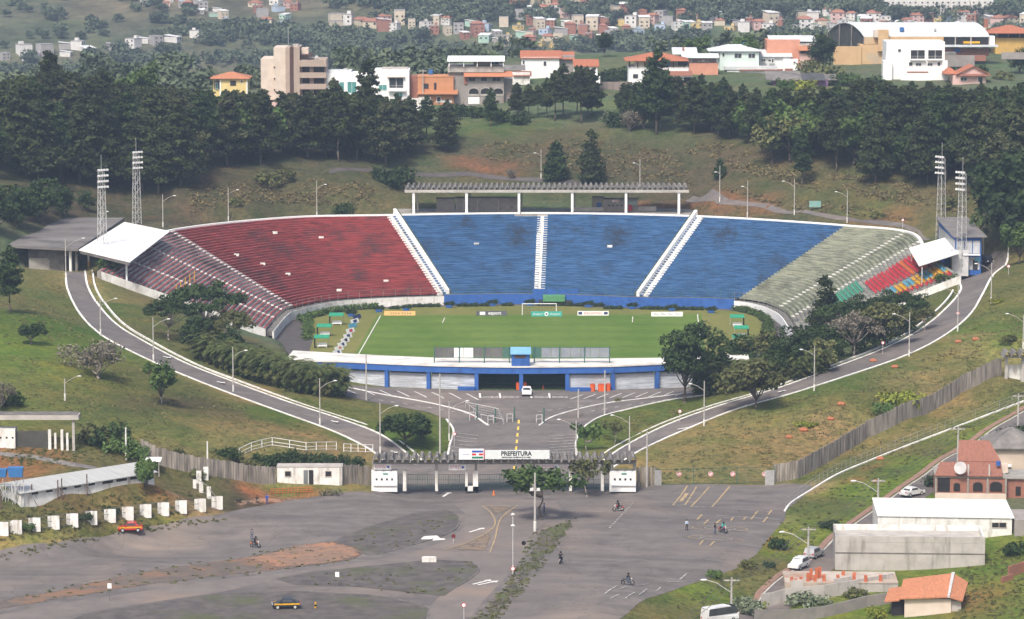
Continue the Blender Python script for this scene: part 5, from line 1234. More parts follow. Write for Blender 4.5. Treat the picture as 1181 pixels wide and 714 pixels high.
# -- around the stadium
for x,y,k,s,l,sx in ((467,516,'round',1.0,'round tree on the lawn island left of the gateway',1.25),(487,512,'round',.62,'smaller tree beside the round tree on the lawn island',1.0),(186,467,'round2',.95,'dark tree behind the lamp post below the left road',.85),
    (112,437,'bare',1.0,'large leafless grey tree on the left lawn',1.2),(36,398,'round',.62,'compact dark tree on the bright left lawn',1.15),(12,362,'pine1',.72,'dark pine at the left edge above the lawn',1.0),
    (0,474,'bare',.7,'dark bush like bare tree at the left edge of the lawn',1.0),
    (236,392,'umb',1.15,'tall flat topped tree in front of the curved red stand',1.0),(268,402,'umb2',.9,'lower flat topped tree near the foot of the red stand',.8),(195,392,'umb',.85,'dark spreading tree beside the red stand end',.95),(222,408,'oliveb',.8,'dark bushy tree behind the left palm hedge',1.0),(245,412,'olive',.8,'olive tree at the top end of the left palm hedge',.9),(272,420,'oliveb',.7,'dark tree at the foot of the red stand by the hedge',1.0),
    (128,322,'sapling',1.3,'small bush tree next to the white canopy post',1.2),
    (790,464,'bigtree',1.18,'big dark tree in front of the right end of the entrance building',1.0),(872,473,'olive',1.15,'olive brown tree overhanging the right ring road',1.15),(835,450,'oliveb',.85,'dark tree behind the olive brown roadside tree',1.0),(880,428,'olive',1.0,'greyish tree above the right palm clumps',.9),(905,430,'oliveb',.75,'dark tree next to the right palm clumps',1.0),(860,432,'oliveb',.8,'dark tree at the right end of the white roof',1.0),
    (951,394,'conifer2',1.05,'dark upright pine in front of the green stand',1.05),(1000,394,'umb',.9,'dark flat topped tree below the coloured seats',1.05),(1035,380,'umb',.78,'dark flat topped tree under the right canopy',1.0),(985,412,'umbg',1.0,'grey branched flat topped tree below the green stand',1.0),(955,420,'oliveb',.8,'dark bushy tree below the upright pine',1.0),(1020,400,'umb2',1.0,'olive flat topped tree above the right ring road',1.0),(935,418,'oliveb',.7,'dark tree at the near corner of the green stand',1.0),(1060,366,'oliveb',.5,'dark bushy tree under the coloured seats',1.0),(975,398,'umb',.9,'dark spreading tree beside the upright pine',1.0),(925,430,'oliveb',.95,'dark tree filling the gap between palm clumps and green stand',1.1),(945,428,'olive',.8,'olive tree low in front of the green stand corner',1.1),(1010,402,'oliveb',.7,'dark tree low on the verge under the flat topped trees',1.2),(1045,386,'oliveb',.6,'dark tree at the upper end of the right belt',1.2),(815,448,'oliveb',.75,'dark tree tucked behind the big dark tree',1.0),(897,440,'oliveb',.85,'dark tree in the middle of the right palm clumps',1.1),(985,410,'oliveb',.65,'dark tree beneath the grey branched crown',1.2),
    (1066,382,'sparse',.9,'sparse small tree on the grass above the right road',1.0),(1090,333,'sapling',.9,'tiny round shrub tree near the right canopy end',1.3),
    (677,520,'sapling',1.35,'young tree with dark crown behind the right part of the gateway',1.0),(709,512,'sparse',.8,'sparse young tree on the right lawn island',1.0),
    (624,600,'lottree',1.35,'leafy dark tree leaning out of the lot in front of the gateway',1.25),(677,573,'sparse',1.25,'bare pale trunked tree in front of the gateway',1.0),
    (168,570,'round2',.7,'dark conifer like shrub at the end of the long white shed',.75)): tree(k, hit(x,y), s, l, sx=sx)
# palm clumps of the long hedges
def palm_mesh(seed):
    rg = np.random.default_rng(seed); V = []; Fc = []
    for i in range(46):
        a = rg.random()*6.28; q = math.sqrt(rg.random())*1.1; z0 = rg.uniform(1.2,3.9); b = Vector((q*math.cos(a), q*math.sin(a), z0)); a2 = a+rg.normal()*.7; L = rg.uniform(1.0,1.9)
        prev = b; d = Vector((math.cos(a2),math.sin(a2),rg.uniform(.4,1.3))).normalized(); sd = Vector((-d.y,d.x,0)).normalized()
        for k in range(6):
            d = (d+Vector((0,0,-.27))).normalized(); c = prev+d*L/6; w = .34*(1-abs(k-2)/5)
            for sg in (1,-1):
                for h in (.1,.55):
                    m_ = prev.lerp(c,h); tip = m_+sd*sg*w*1.7+d*.22+Vector((0,0,-.16)); n = len(V)
                    V += [tuple(m_), tuple(m_+d*.12), tuple(tip)]; Fc.append((n,n+1,n+2))
            prev = c
    for i in range(260):
        a = rg.random()*6.28; q = math.sqrt(rg.random())*1.3; z = rg.uniform(.1,2.8); n = len(V); c = Vector((q*math.cos(a),q*math.sin(a),z)); u = Vector(rg.normal(size=3)*.2); w = Vector(rg.normal(size=3)*.25)
        V += [tuple(c-u), tuple(c+w), tuple(c+u)]; Fc.append((n,n+1,n+2))
    me = bpy.data.meshes.new('palm'); me.from_pydata(V,[],Fc); me.materials.append(L_palm); return me
PM = [palm_mesh(s) for s in (1,2,3)]
def palms(line, rows, label, group, s0=1.0):
    for r_ in range(rows):
        P = [hit(x, y) for x,y in line]; tot = sum((b-a).length for a,b in zip(P,P[1:])); n = int(tot/1.75)
        for i in range(n+1):
            t = tot*i/n; acc = 0
            for a,b in zip(P,P[1:]):
                l = (b-a).length
                if t <= acc+l+1e-6: p = a.lerp(b,(t-acc)/l); break
                acc += l
            x = p.x+random.uniform(-.4,.4); y = p.y+r_*2.0+random.uniform(-.4,.4)
            o = link('palm_clump', random.choice(PM)); o.location = (x,y,H1(x,y)-.1); s = s0*random.uniform(.85,1.15); o.scale = (s*1.15,s*1.15,s); o.rotation_euler = (0,0,random.uniform(0,6.28)); tag(o,label+', '+('upper' if t < tot*.33 else 'middle' if t < tot*.67 else 'lower')+' part, '+('road side' if r_ == 0 else 'inner side' if r_ == rows-1 else 'centre'),'palm',group)
palms([(262,428),(290,437),(320,446),(350,453),(385,457)], 3, 'leafy palm clump in the left hedge', 'palm clumps of the left hedge', 1.35)
palms([(235,415),(262,426)], 2, 'leafy palm clump in the upper left hedge', 'palm clumps of the left hedge', 1.15)
palms([(812,455),(845,452),(880,445),(915,438),(945,430)], 3, 'leafy palm clump in the right hedge', 'palm clumps of the right hedge', 1.25)
# low clipped hedges by the touchlines
def hedge(us_, d, label, w=1.3, h=1.3):
    rg = np.random.default_rng(int(us_[0]*10)+5); C = []; P = [inset(u, d+5.5*(max(0,(2-u)/2)+max(0,(u-7.8)/2.2))) for u in us_]
    for p in P:
        for k in range(3): C.append((p.x+rg.normal()*.45, p.y+rg.normal()*.45, .55+rg.uniform(-.2,.35)))
    Q, Fc = leaves(C, [(.75,.75,.6)]*len(C), 34, .24, rg); Q[:,2] = np.maximum(Q[:,2],.02)
    o = link('hedge', np_mesh('hedge', Q, Fc, L_mid)); tag(o, label, 'hedge')
hedge(np.linspace(.05,3.3,110), 1.7, 'low leafy hedge between the track and the grass at the foot of the red stand')
hedge(np.linspace(7.1,9.9,100), 1.7, 'low leafy hedge between the track and the grass at the foot of the green stand')
# planters
for i,(px,py) in enumerate(((468.5,358.5),(518,355),(568,353),(611,352.5),(678.5,354.5),(729,356.5),(775,358.5),(437,360),(405,365),(820,361))):
    q = G(px,py,.05); r = empty('planter', tuple(q), 0, 'blue tub with leafy plant on the grass behind the far goal line', 'planter', 'blue planters behind the far goal line')
    MB().hexa([(-.6,-.35,0),(.6,-.35,0),(.6,.35,0),(-.6,.35,0)],[(-.75,-.45,.6),(.75,-.45,.6),(.75,.45,.6),(-.75,.45,.6)]).build('tub', blue, r)
    o = link('plant', PROTO['sh_dark'], r); o.location = (0,0,.5); o.scale = (.62,.4,.62)
for i,px in enumerate((455,480,492,502,533,545,558,585,625,644,655,668,690,702,712,745,755,765,785,795,805)):
    q = G(px, 352.5+abs(px-622)*.012+(3 if px>700 else 0)+(2 if px<470 else 0), .05); o = link('bush', PROTO['sh_dark']); o.location = (q.x,q.y,0); o.scale = (.55+.2*random.random(),.45,.55); tag(o,'dark bush at the foot of the blue or white wall behind the far goal','bush','bushes at the foot of the far wall')
# shrubs and weeds nearer the camera
for x,y,s,k,l in ((1035,470,2.0,'sh_yel','yellow flowering bush beside the wooden fence'),(1052,466,1.6,'sh_yel','smaller yellow flowering bush beside the wooden fence'),(1018,476,1.3,'sh_mid','green bush at the end of the yellow flowering bushes'),(925,493,.8,'sh_yel','pale yellow shrub on the right lawn'),(938,492,.6,'sh_yel','tiny yellow shrub on the right lawn'),
    (861,655,.75,'sh_olive','grey green bush at the edge of the lot'),(823,665,.7,'sh_mid','small green bush at the lot corner'),(897,632,1.0,'sh_dark','dark bush on the bank below the lot'),(957,610,.9,'sh_dark','dark upright bush on the street bank'),(888,654,.5,'sh_dark','small dark bush beside the parked cars bank'),(932,700,1.5,'sh_grey','grey green bush in front of the block wall'),(855,706,1.5,'sh_grey','grey green bush behind the white van'),(872,703,.9,'sh_yel','yellowish bush beside the street'),
    (120,512,1.9,'sh_dark','dark scrub right of the left gate frame'),(105,508,1.7,'sh_olive','olive scrub right of the left gate columns'),(135,520,1.6,'sh_mid','bright green scrub on the soil slope'),(148,527,1.6,'sh_mid','green scrub above the long white shed'),(262,528,1.1,'sh_dark','dark bush by the railing end'),(290,541,1.0,'sh_olive','olive bush beside the white hut'),(275,533,.9,'sh_olive','low bush under the railing'),(305,537,1.1,'sh_dark','dark bush behind the white hut'),(345,534,1.2,'sh_dark','dark weeds on top of the wooden fence'),(375,536,1.2,'sh_dark','dark weeds behind the wooden fence'),(405,539,1.2,'sh_dark','dark weeds at the right part of the wooden fence'),(322,535,1.2,'sh_dark','dark weeds above the white hut roof'),
    (205,528,.9,'sh_olive','bush in front of the fence near the pole'),(225,550,.8,'sh_olive','bush in front of the fence next to the small panels'),(95,600,.7,'sh_dark','dark weed on the red bank'),(60,597,.7,'sh_olive','olive weed on the red bank'),(130,592,.7,'sh_dark','weed above the white panel fence'),(30,610,.7,'sh_mid','green weed on the red bank'),
    (1175,640,1.3,'sh_dark','dark green bush at the right edge by the brick stack'),(1100,614,.9,'sh_dark','bush beside the long grey building'),(1078,560,1.0,'sh_dark','dark bush left of the brick house'),(1168,505,1.3,'sh_dark','dark bush by the tiled roof house'),(985,690,1.0,'sh_olive','bush at the bottom by the block wall'),(1010,712,1.0,'sh_yel','yellow green bush at the bottom edge'),(1165,395,.9,'sh_olive','olive bush near the right gate frame'),(1150,350,.8,'sh_yel','yellow green bush on the right bank'),(8,468,1.3,'sh_dark','dark bush on the left edge of the lawn'),
    (527,446,.6,'sh_mid','potted bush in front of the entrance wall'),(664,448,.75,'sh_mid','bright green potted bush right of the dark entrance'),(675,448,.85,'sh_mid','round potted bush beside the orange bins'),(712,463,.4,'sh_olive','small weed in the right lane')): shrub(k,x,y,s,l)
for i,(x,y) in enumerate(((427,515),(370,467),(372,466),(420,460),(648,484),(660,481),(705,470),(735,460),(770,476),(520,478),(500,459))): pass
# weeds in the lot: countless low tufts
rg = np.random.default_rng(5); C = []
for poly, n in (([(616,612),(664,598),(625,655),(572,722),(538,722),(590,665)],330),([(318,668),(360,660),(540,648),(553,656),(512,688),(340,675)],60),([(0,692),(130,664),(330,630),(420,646),(90,690)],90),([(0,640),(60,622),(160,606),(260,596),(262,602),(160,615),(60,634),(0,648)],160),([(385,625),(500,600),(530,600),(465,632)],30),([(0,590),(180,565),(240,570),(240,590),(0,625)],300),([(0,512),(100,512),(150,525),(60,540),(0,535)],160),([(905,596),(980,548),(1180,470),(1100,520),(960,610),(870,690),(760,705),(860,655)],420),([(1110,650),(1181,620),(1181,714),(1100,714)],300),([(740,530),(880,545),(760,555)],40)):
    for (x,y) in rg.uniform(np.min(poly,0),np.max(poly,0),(n*4,2)):
        if n <= 0: break
        if pip(np.array(poly,float), np.array([x]), np.array([y]))[0]: q = hit(x,y); C.append((q.x,q.y,q.z+.08)); n -= 1
Q, Fc = leaves(C, [(.35,.35,.14)]*len(C), 14, .18, rg); tag(link('weeds', np_mesh('weeds',Q,Fc,L_olive)),'low weeds and grass tufts over the banks and the old asphalt','weeds',kind='stuff')
C = []
for poly, n in (([(0,410),(110,400),(230,450),(380,505),(430,545),(240,540),(150,505),(0,470)],900),([(0,330),(70,330),(100,390),(0,400)],250),([(120,340),(230,400),(300,430),(440,500),(390,470),(200,405)],300),([(740,530),(850,480),(960,450),(1100,400),(1150,330),(1181,320),(1181,410),(1050,460),(900,540)],1300),([(905,590),(1000,545),(1181,475),(1181,462),(1050,512),(930,565)],300),([(900,550),(1000,510),(1181,430),(1181,458),(1050,505),(930,560)],400),([(690,500),(740,475),(800,465),(770,485),(690,520)],80)):
    for (x,y) in rg.uniform(np.min(poly,0),np.max(poly,0),(n*6,2)):
        if n <= 0: break
        if vnoise(x/17,y/7,55) > .38 and pip(np.array(poly,float), np.array([x]), np.array([y]))[0]: q = hit(x,y); C.append((q.x,q.y,q.z+.05)); n -= 1
Q, Fc = leaves(C, [(.6,.5,.06)]*len(C), 7, .2, rg); tag(link('grass_tufts', np_mesh('grass_tufts',Q,Fc,leaf_mat('tuft_green',(.11,.112,.042),(.175,.16,.07)))),'coarse grass tufts scattered over the lawns','grass',kind='stuff')
# tall dry grass on the hill
C = []
for poly, n in (([(790,170),(830,165),(880,178),(900,195),(1000,205),(1080,215),(1130,235),(1120,250),(1040,235),(960,225),(880,205),(800,185)],900),([(560,165),(700,160),(780,175),(800,215),(700,205),(560,185)],500),([(215,215),(330,205),(440,212),(440,238),(300,235),(220,245)],500),([(820,215),(1000,240),(1060,256),(900,240)],260)):
    for (x,y) in rg.uniform(np.min(poly,0),np.max(poly,0),(n*5,2)):
        if n <= 0: break
        if vnoise(x/14,y/5,77) > .42 and pip(np.array(poly,float), np.array([x]), np.array([y]))[0]: q = hit(x,y); C.append((q.x,q.y,q.z+.2)); n -= 1
Q, Fc = leaves(C, [(.7,.7,.3)]*len(C), 9, .3, rg); tag(link('dry_grass', np_mesh('dry_grass',Q,Fc,leaf_mat('straw',(.12,.10,.052),(.22,.18,.09)))),'tall dry grass tufts on the hillside','grass',kind='stuff')
# ---------------------------------------------------------------- houses on the ridge
P_ = lambda n,c,c2=None,**k: M(n,c,c2,scale=k.pop('scale',.5),**k)
tile = P_('terracotta_tiles',(.46,.17,.09),(.33,.12,.07),scale=1.2,sc=(3,1,1)); tile_o = P_('orange_tiles',(.50,.21,.11),(.38,.16,.09),scale=1.2,sc=(3,1,1)); tile_b = P_('brown_tiles',(.30,.13,.09),(.22,.10,.07),scale=1.2,sc=(3,1,1))
w_yel = P_('yellow_plaster',(.72,.58,.26),(.64,.51,.23)); w_cream = P_('cream_plaster',(.66,.56,.47),(.58,.48,.40)); w_beige = P_('beige_tile_cladding',(.42,.33,.27),(.36,.28,.23)); w_brown = P_('dark_brown_cladding',(.10,.055,.045)); w_org = P_('orange_plaster',(.56,.26,.13),(.47,.22,.11)); w_salm = P_('salmon_plaster',(.62,.30,.20),(.54,.25,.17)); w_pink = P_('pink_plaster',(.68,.47,.42),(.60,.40,.36)); w_brick = P_('bare_brick',(.34,.15,.10),(.25,.12,.09),scale=1.5); w_och = P_('ochre_wall',(.60,.41,.22),(.52,.35,.19),c3=(.42,.36,.28),s3=.15); w_purp=P_('purple_wall',(.22,.12,.24)); w_grey=P_('cement_render',(.33,.30,.28),(.25,.23,.21),c3=(.22,.16,.13),s3=.25); w_mint=P_('mint_plaster',(.62,.72,.68),(.55,.65,.60))
teal = P_('teal_glazing',(.10,.30,.28),(.07,.22,.21),rough=.3); zinc = P_('zinc_roof',(.64,.66,.67),(.52,.54,.55),sc=(1,.2,1)); fibro = P_('fibre_cement_roof',(.24,.22,.205),(.15,.14,.13),c3=(.10,.095,.09),s3=.3)
def window(root, x0, x1, z0, z1, y=0, m=glass, fr=cleanwhite, t=.09):
    o = MB(); o.box(x0-t,y-.10,z0-t,x1+t,y-.02,z0).box(x0-t,y-.10,z1,x1+t,y-.02,z1+t).box(x0-t,y-.10,z0,x0,y-.02,z1).box(x1,y-.10,z0,x1+t,y-.02,z1)
    if x1-x0 > 1.2: o.box((x0+x1)/2-.04,y-.09,z0,(x0+x1)/2+.04,y-.03,z1)
    w = o.build('window', fr, root); MB().box(x0,y-.05,z0,x1,y-.015,z1).build('pane', m, w); return w
def hip(root, x0, x1, y0, y1, z, rise, oh, m, ridge=.35, name='roof'):
    x0 -= oh; x1 += oh; y0 -= oh; y1 += oh; w = x1-x0; d = y1-y0; r = max(0, (w-d)/2*1.0) if w > d else 0; cx = (x0+x1)/2; cy = (y0+y1)/2; ry = 0 if w >= d else (d-w)/2
    r = max(r, w*.04)
    lo = [(x0,y0,z),(x1,y0,z),(x1,y1,z),(x0,y1,z)]; mb = MB(); n = 0
    mb.v = [(x0,y0,z),(x1,y0,z),(x1,y1,z),(x0,y1,z),(x0,y0,z+.15),(x1,y0,z+.15),(x1,y1,z+.15),(x0,y1,z+.15),(cx-r,cy-ry,z+rise),(cx+r,cy-ry,z+rise),(cx+r,cy+ry,z+rise),(cx-r,cy+ry,z+rise)]
    mb.f = [(3,2,1,0),(0,1,5,4),(1,2,6,5),(2,3,7,6),(3,0,4,7),(4,5,9,8),(5,6,10,9),(6,7,11,10),(7,4,8,11),(8,9,10,11)]; mb.m = [0]*10
    return mb.build(name, m, root)
def slab(root, x0,x1,y0,y1,z0,z1,t,m,name='roof'):
    """single pitch roof from z0 at the front to z1 at the back"""
    return MB().hexa([(x0,y0,z0),(x1,y0,z0),(x1,y1,z1),(x0,y1,z1)],[(x0,y0,z0+t),(x1,y0,z0+t),(x1,y1,z1+t),(x0,y1,z1+t)]).build(name, m, root)
class Hs:
    def __init__(s, px0, px1, pyb, label, name='house', cat='house', group='houses on the ridge behind the stadium', y=None):
        s.mid = (px0+px1)/2; q = hit(s.mid, pyb); s.q = q; s.s = math.hypot(q.y, 0)/F*1.0045; s.pyb = pyb
        s.r = empty(name, tuple(q), 0, label, cat, group)
    def X(s, px): return (px-s.mid)*s.s
    def Z(s, py): return (s.pyb-py)*s.s
    def box(s, px0, px1, py0, py1, y0, y1, m, name='wall', par=None):
        return MB().box(s.X(px0), y0, s.Z(py1), s.X(px1), y1, s.Z(py0)).build(name, m, par or s.r)
    def win(s, px0, px1, py0, py1, y=0, m=glass, fr=cleanwhite, t=.09): return window(s.r, s.X(px0), s.X(px1), s.Z(py1), s.Z(py0), y, m, fr, t)
    def hip(s, px0, px1, pye, rise, d0, d1, m, oh=.5): return hip(s.r, s.X(px0), s.X(px1), d0, d1, s.Z(pye), rise*s.s, oh, m)
def rail(h, px0, px1, py, y, m=metal_g, hh=.9):
    mb = MB(); x0 = h.X(px0); x1 = h.X(px1); z = h.Z(py); n = max(2,int((x1-x0)/.35))
    for i in range(n+1): mb.cyl((x0+(x1-x0)*i/n,y,z),(x0+(x1-x0)*i/n,y,z+hh),.02,n=3)
    mb.cyl((x0,y,z+hh),(x1,y,z+hh),.04,n=4); return mb.build('railing', m, h.r)
h = Hs(245,285,116,'yellow two storey house with terracotta hip roof at the left of the ridge')
h.box(255,285,91,126,0,9,w_yel); h.box(245.5,255,92,126,1.5,9,w_yel,'side_wing'); h.hip(246,285,91,7,0,9,tile_o,.8); h.box(253.6,255.2,91,120,-.1,.2,cleanwhite,'corner_pier'); h.box(284.2,285.6,91,120,-.1,.2,cleanwhite,'corner_pier')
h.win(266,272,93.5,98.5,fr=w_brown); h.win(278,280,93,95.5); h.win(275,280,107,112,fr=w_brown); h.win(259,264,107,112,fr=w_brown); h.box(247,253,94,103,1.3,1.5,w_brown,'balcony_door'); h.win(248.5,251,96,103,1.25,teal)
h = Hs(285,330,124,'low pinkish garden walls beside the yellow house','garden_wall','wall'); h.box(283,318,116,134,2,2.3,w_pink,'wall'); h.box(286,306,112,122,5,9,w_cream,'outbuilding'); h.box(306,330,118,134,0,.3,w_pink,'wall')
h = Hs(301,376,122,'tall beige and brown apartment building with dark vertical strip','apartment_building','building')
h.box(301,317,68.5,132,1,14,w_cream); h.box(316,330,55.5,132,.4,12,w_cream); h.box(329.6,334.5,55.8,132,0,12,w_beige,'tower'); h.box(334.5,339,55.2,130,-.05,11,w_brown,'dark_strip'); h.box(339,346,54.8,132,0,12,w_beige,'tower'); h.box(346,376,69.5,132,1.6,13,w_beige)
for y0,y1 in ((69.5,77),(84,90),(97,103),(110,116)): h.box(346,376.5,y0,y1,-.2,1.6,w_beige,'balcony_parapet')
for y0 in (77.5,90.5,103.5):
    for x0,x1 in ((349,356.5),(362,373.5)): h.win(x0,x1,y0,y0+6.5,1.6,dark,w_brown)
for y in (78,91,104): h.win(316,317.6,y-1,y+1,.4,dark,w_cream)
h.box(347,355,57,69.5,4,9,w_cream,'penthouse'); h.box(346,360,63.5,64.5,.6,9,w_brown,'pergola'); 
for x in (347.5,353,358): h.box(x,x+.7,64.5,69.5,.8,1,w_brown,'pergola_post')
MB().cyl((h.X(332),4,h.Z(56)),(h.X(332),4,h.Z(34)),.06,n=4).build('antenna', metal_g, h.r); MB().cyl((h.X(341),4,h.Z(55)),(h.X(341),4,h.Z(52)),.9,n=10).build('water_tank', conc_l, h.r)
MB().ball((h.X(365),2,h.Z(67)),.5,.2,.5).build('satellite_dish', metal_g, h.r)
h = Hs(376,475,122,'long white row house with teal glazing and balconies','row_house'); 
h.box(376,419,85,132,0,10,cleanwhite); h.box(432,472,81,132,0,10,cleanwhite); h.box(419,432,86,132,.6,10,cleanwhite); h.box(376,405,82.5,85,3,9,zinc,'roof'); h.box(440,470,79.6,81,2,9,conc_l,'roof')
for x0,x1,y0,y1 in ((382,390.5,95,105.5),(392,397,95,105),(401,411,94.5,107)): h.win(x0,x1,y0,y1,0,teal)
h.win(449,465,90,101.5,0,glass); h.win(458,464,107,111.5,0,teal); h.win(437,446,98,104,0,teal); h.box(448,468,102.5,105,-1.2,0,cleanwhite,'balcony_slab'); h.box(381,399,107,109,-1.2,0,cleanwhite,'balcony_slab'); rail(h,381,398,106.8,-1.1,teal); rail(h,448,467,102.4,-1.1); h.box(447,467,88.5,89.5,-.8,0,w_beige,'sun_shade')
h.box(392,424,114,130,-4,-3.6,cleanwhite,'garden_wall'); h.box(450,487,112,130,-4,-3.6,white,'garden_wall'); h.box(487,497,113,130,-3.8,-3.5,conc_l,'garden_wall')
MB().cyl((h.X(398),5,h.Z(83)),(h.X(398),5,h.Z(80.5)),.7,n=8).build('water_tank', metal_g, h.r)
h = Hs(473,523,121,'bright orange box house with flat roof'); h.box(482,523,89,131,0,9,w_org); h.box(472.5,482,88.4,131,1.8,9,w_brick,'side_wall'); h.box(481.5,523.5,88.2,89,-.1,9.1,w_org,'parapet')
h.win(488.5,494,97,102,fr=w_brown); h.win(501,503,96,103,fr=w_brown); h.win(504,508,112,117); h.box(481,528,107,108.5,-1.4,0,w_org,'balcony_slab'); h.box(523,528,104,108.5,-.8,1,w_org,'balcony'); h.box(483,497,111,122,-3,-2.8,conc_l,'garden_wall')
h = Hs(516,591,121,'grey house with three arches, orange awning roof and white terrace canopy')
h.box(517,536,83,132,1,12,w_grey); h.box(536,581,88,132,0,12,w_grey,'front_wall'); h.box(581,591,92,132,2,10,w_grey,'side_wing'); h.box(516.5,581,77,83.5,.2,12,conc_l,'terrace_parapet'); 
h.r2 = MB().hexa([(h.X(535),-1.4,h.Z(88.5)),(h.X(592),-1.4,h.Z(88.5)),(h.X(590),1.2,h.Z(83)),(h.X(535),1.2,h.Z(83))],[(h.X(535),-1.4,h.Z(87.8)),(h.X(592),-1.4,h.Z(87.8)),(h.X(590),1.2,h.Z(82.3)),(h.X(535),1.2,h.Z(82.3))]).build('awning_roof', tile_o, h.r)
h.box(535,539,88.5,97,-.3,0,w_brick,'brick_panel')
for x0,x1 in ((541,548),(555,561),(568,577)): h.win(x0,x1,89.5,93.5,0,dark,w_grey)
for x0,x1 in ((541,552),(554.5,566),(569,580)):
    m=MB(); xa,xb,za,zb=h.X(x0),h.X(x1),h.Z(110.5),h.Z(106); c=(xa+xb)/2; R=(xb-xa)/2
    m.poly([(xa,-.06,za),(xb,-.06,za),(xb,-.06,zb)]+[(c+R*math.cos(a),-.06,zb+.75*R*math.sin(a)) for a in np.linspace(0,math.pi,9)[1:-1]]+[(xa,-.06,zb)]); m.build('arch_opening', dark, h.r)
    m=MB(); pts=[(c+(R+.12)*math.cos(a),-.1,zb+.75*(R+.12)*math.sin(a)) for a in np.linspace(0,math.pi,9)]; m.tube([(xb+.12,-.1,za)]+pts+[(xa-.12,-.1,za)],.12,4); m.build('arch_rim', conc_l, h.r)
    h.box(x0,x1,108.5,110.5,-.14,-.07,conc_l,'low_parapet')
h.box(540,553,112,120,-.12,-.02,cleanwhite,'garage_door'); h.box(569,571,112,124,-.15,-.02,conc_l,'pier')
h.box(516,536,66.8+1,70,-1.5,11,cleanwhite,'canopy_fascia') if False else None
slab(h.r,h.X(516),h.X(582),-1.2,9,h.Z(71),h.Z(67.5),.15,cleanwhite,'terrace_canopy')
for x in (518,534.5,550,566,580): h.box(x,x+.9,70.8,77,-.8,-.6,cleanwhite,'canopy_post')
h.box(546,576,70,77,5,6,w_cream,'terrace_room'); h.win(565,575,72,76,5)
h = Hs(581,613,98,'low house with grey roof behind the pine clump'); h.box(583,611,84,104,0,8,white); slab(h.r,h.X(580),h.X(606),3,9,h.Z(82),h.Z(78),.15,fibro); slab(h.r,h.X(592),h.X(613),-.6,3,h.Z(88),h.Z(83.5),.15,tile_b,'lower_roof')
h = Hs(601,663,90,'white house with long terracotta roof, farthest left on the crest'); h.box(601.5,645,66,100,0,8,cleanwhite); h.box(645,662.5,65,98,2,9,w_grey,'side_wing'); slab(h.r,h.X(600),h.X(648),-.6,8,h.Z(67.5),h.Z(61),.18,tile); slab(h.r,h.X(634),h.X(663),1,9,h.Z(69),h.Z(62.5),.18,tile,'wing_roof'); h.win(603,605,70,74); h.win(627,630,71,76)
h = Hs(662,692,106,'small white house with pink tiled roof and two square windows'); h.box(671,689,76,116,0,7,cleanwhite); h.box(662,671,77,100,2,8,cleanwhite,'side_wing'); h.box(682,692,88,98,-1.2,0,cleanwhite,'porch'); slab(h.r,h.X(661),h.X(691),-.5,7,h.Z(77),h.Z(71),.18,tile); h.win(673.5,676,78,82,m=dark); h.win(684,687,78,81.5,m=dark); h.box(681.5,686.5,88,93,-1.5,-1.2,w_pink,'balcony')
h = Hs(693,729,104,'long brown garden wall beside the grass terrace','garden_wall','wall'); h.box(693,729,94.5,112,0,.3,P_('brown_garden_wall',(.30,.245,.22),(.25,.20,.18))); 
for x in (700,707,714,721): h.box(x-.4,x+.4,94,112,-.12,-.02,conc_d,'pier')
h = Hs(724,798,98,'large white house with terracotta hip roof and open veranda')
h.box(725,743,77,106,0,10,cleanwhite); h.box(743,776,78,84,0,10,cleanwhite,'veranda_parapet'); h.box(743,792,70,80,3,10,w_cream,'back_wall'); h.hip(725,790,70.5,8.5,-.5,12,tile,1.0); h.box(725,726,70,77,-.2,0,w_brown,'post'); h.box(732,744,71,77,.2,.4,w_cream,'veranda_wall')
for x in (726,735,743,760,776,789): h.box(x,x+.8,70.5,78,-.2,.1,w_brown,'veranda_post')
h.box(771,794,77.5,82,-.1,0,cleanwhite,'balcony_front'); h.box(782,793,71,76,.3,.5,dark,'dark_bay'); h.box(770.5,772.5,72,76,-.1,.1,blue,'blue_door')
h.win(730.5,735.5,86,90,fr=w_brown); slab(h.r,h.X(768),h.X(798),-2.2,0,h.Z(87),h.Z(82.5),.15,tile_b,'lower_roof')
for x0,x1 in ((771.5,778),(780,786),(788,797)):
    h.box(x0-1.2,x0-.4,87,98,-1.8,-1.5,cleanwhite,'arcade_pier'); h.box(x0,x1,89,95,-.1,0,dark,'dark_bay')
h.box(770,798,87,88.6,-1.8,-1.5,cleanwhite,'arcade_beam'); h.box(772,790,96,100,-2.6,-2.2,w_org,'orange_base')
h = Hs(776,828,86,'pavilion with stepped white metal roofs over an orange wall','pavilion','building'); h.box(795,828,73,96,0,8,w_salm); h.box(785,826,66,73,1.5,8,w_grey,'upper_wall'); slab(h.r,h.X(776),h.X(805),2,9,h.Z(63.5),h.Z(57.5),.15,zinc); slab(h.r,h.X(786),h.X(829),-.8,3,h.Z(67),h.Z(63),.15,zinc,'lower_roof')
for x in (788,797,806,815,826): h.box(x,x+.7,67,73,-.3,-.1,w_grey,'post')
h.box(788,790,55.5,62,5,5.8,w_brick,'chimney'); h.box(809,813,69,72,1.3,1.5,cleanwhite,'pale_box')
h = Hs(820,877,82,'pale mint two storey house with white hip roof'); h.box(830,875,59,92,0,9,w_mint); h.box(819.5,830,59.5,90,2,9,w_mint,'side_wing'); h.hip(820,876,59.3,7,0,10,zinc,.8); h.win(847,855,62,67); h.win(863,870.5,62,67); h.win(828,830,61,65.5); h.win(833,835.5,61.5,65.5); h.box(858,862.5,50.5,53.5,5,6.5,cols['sky'],'water_tank')
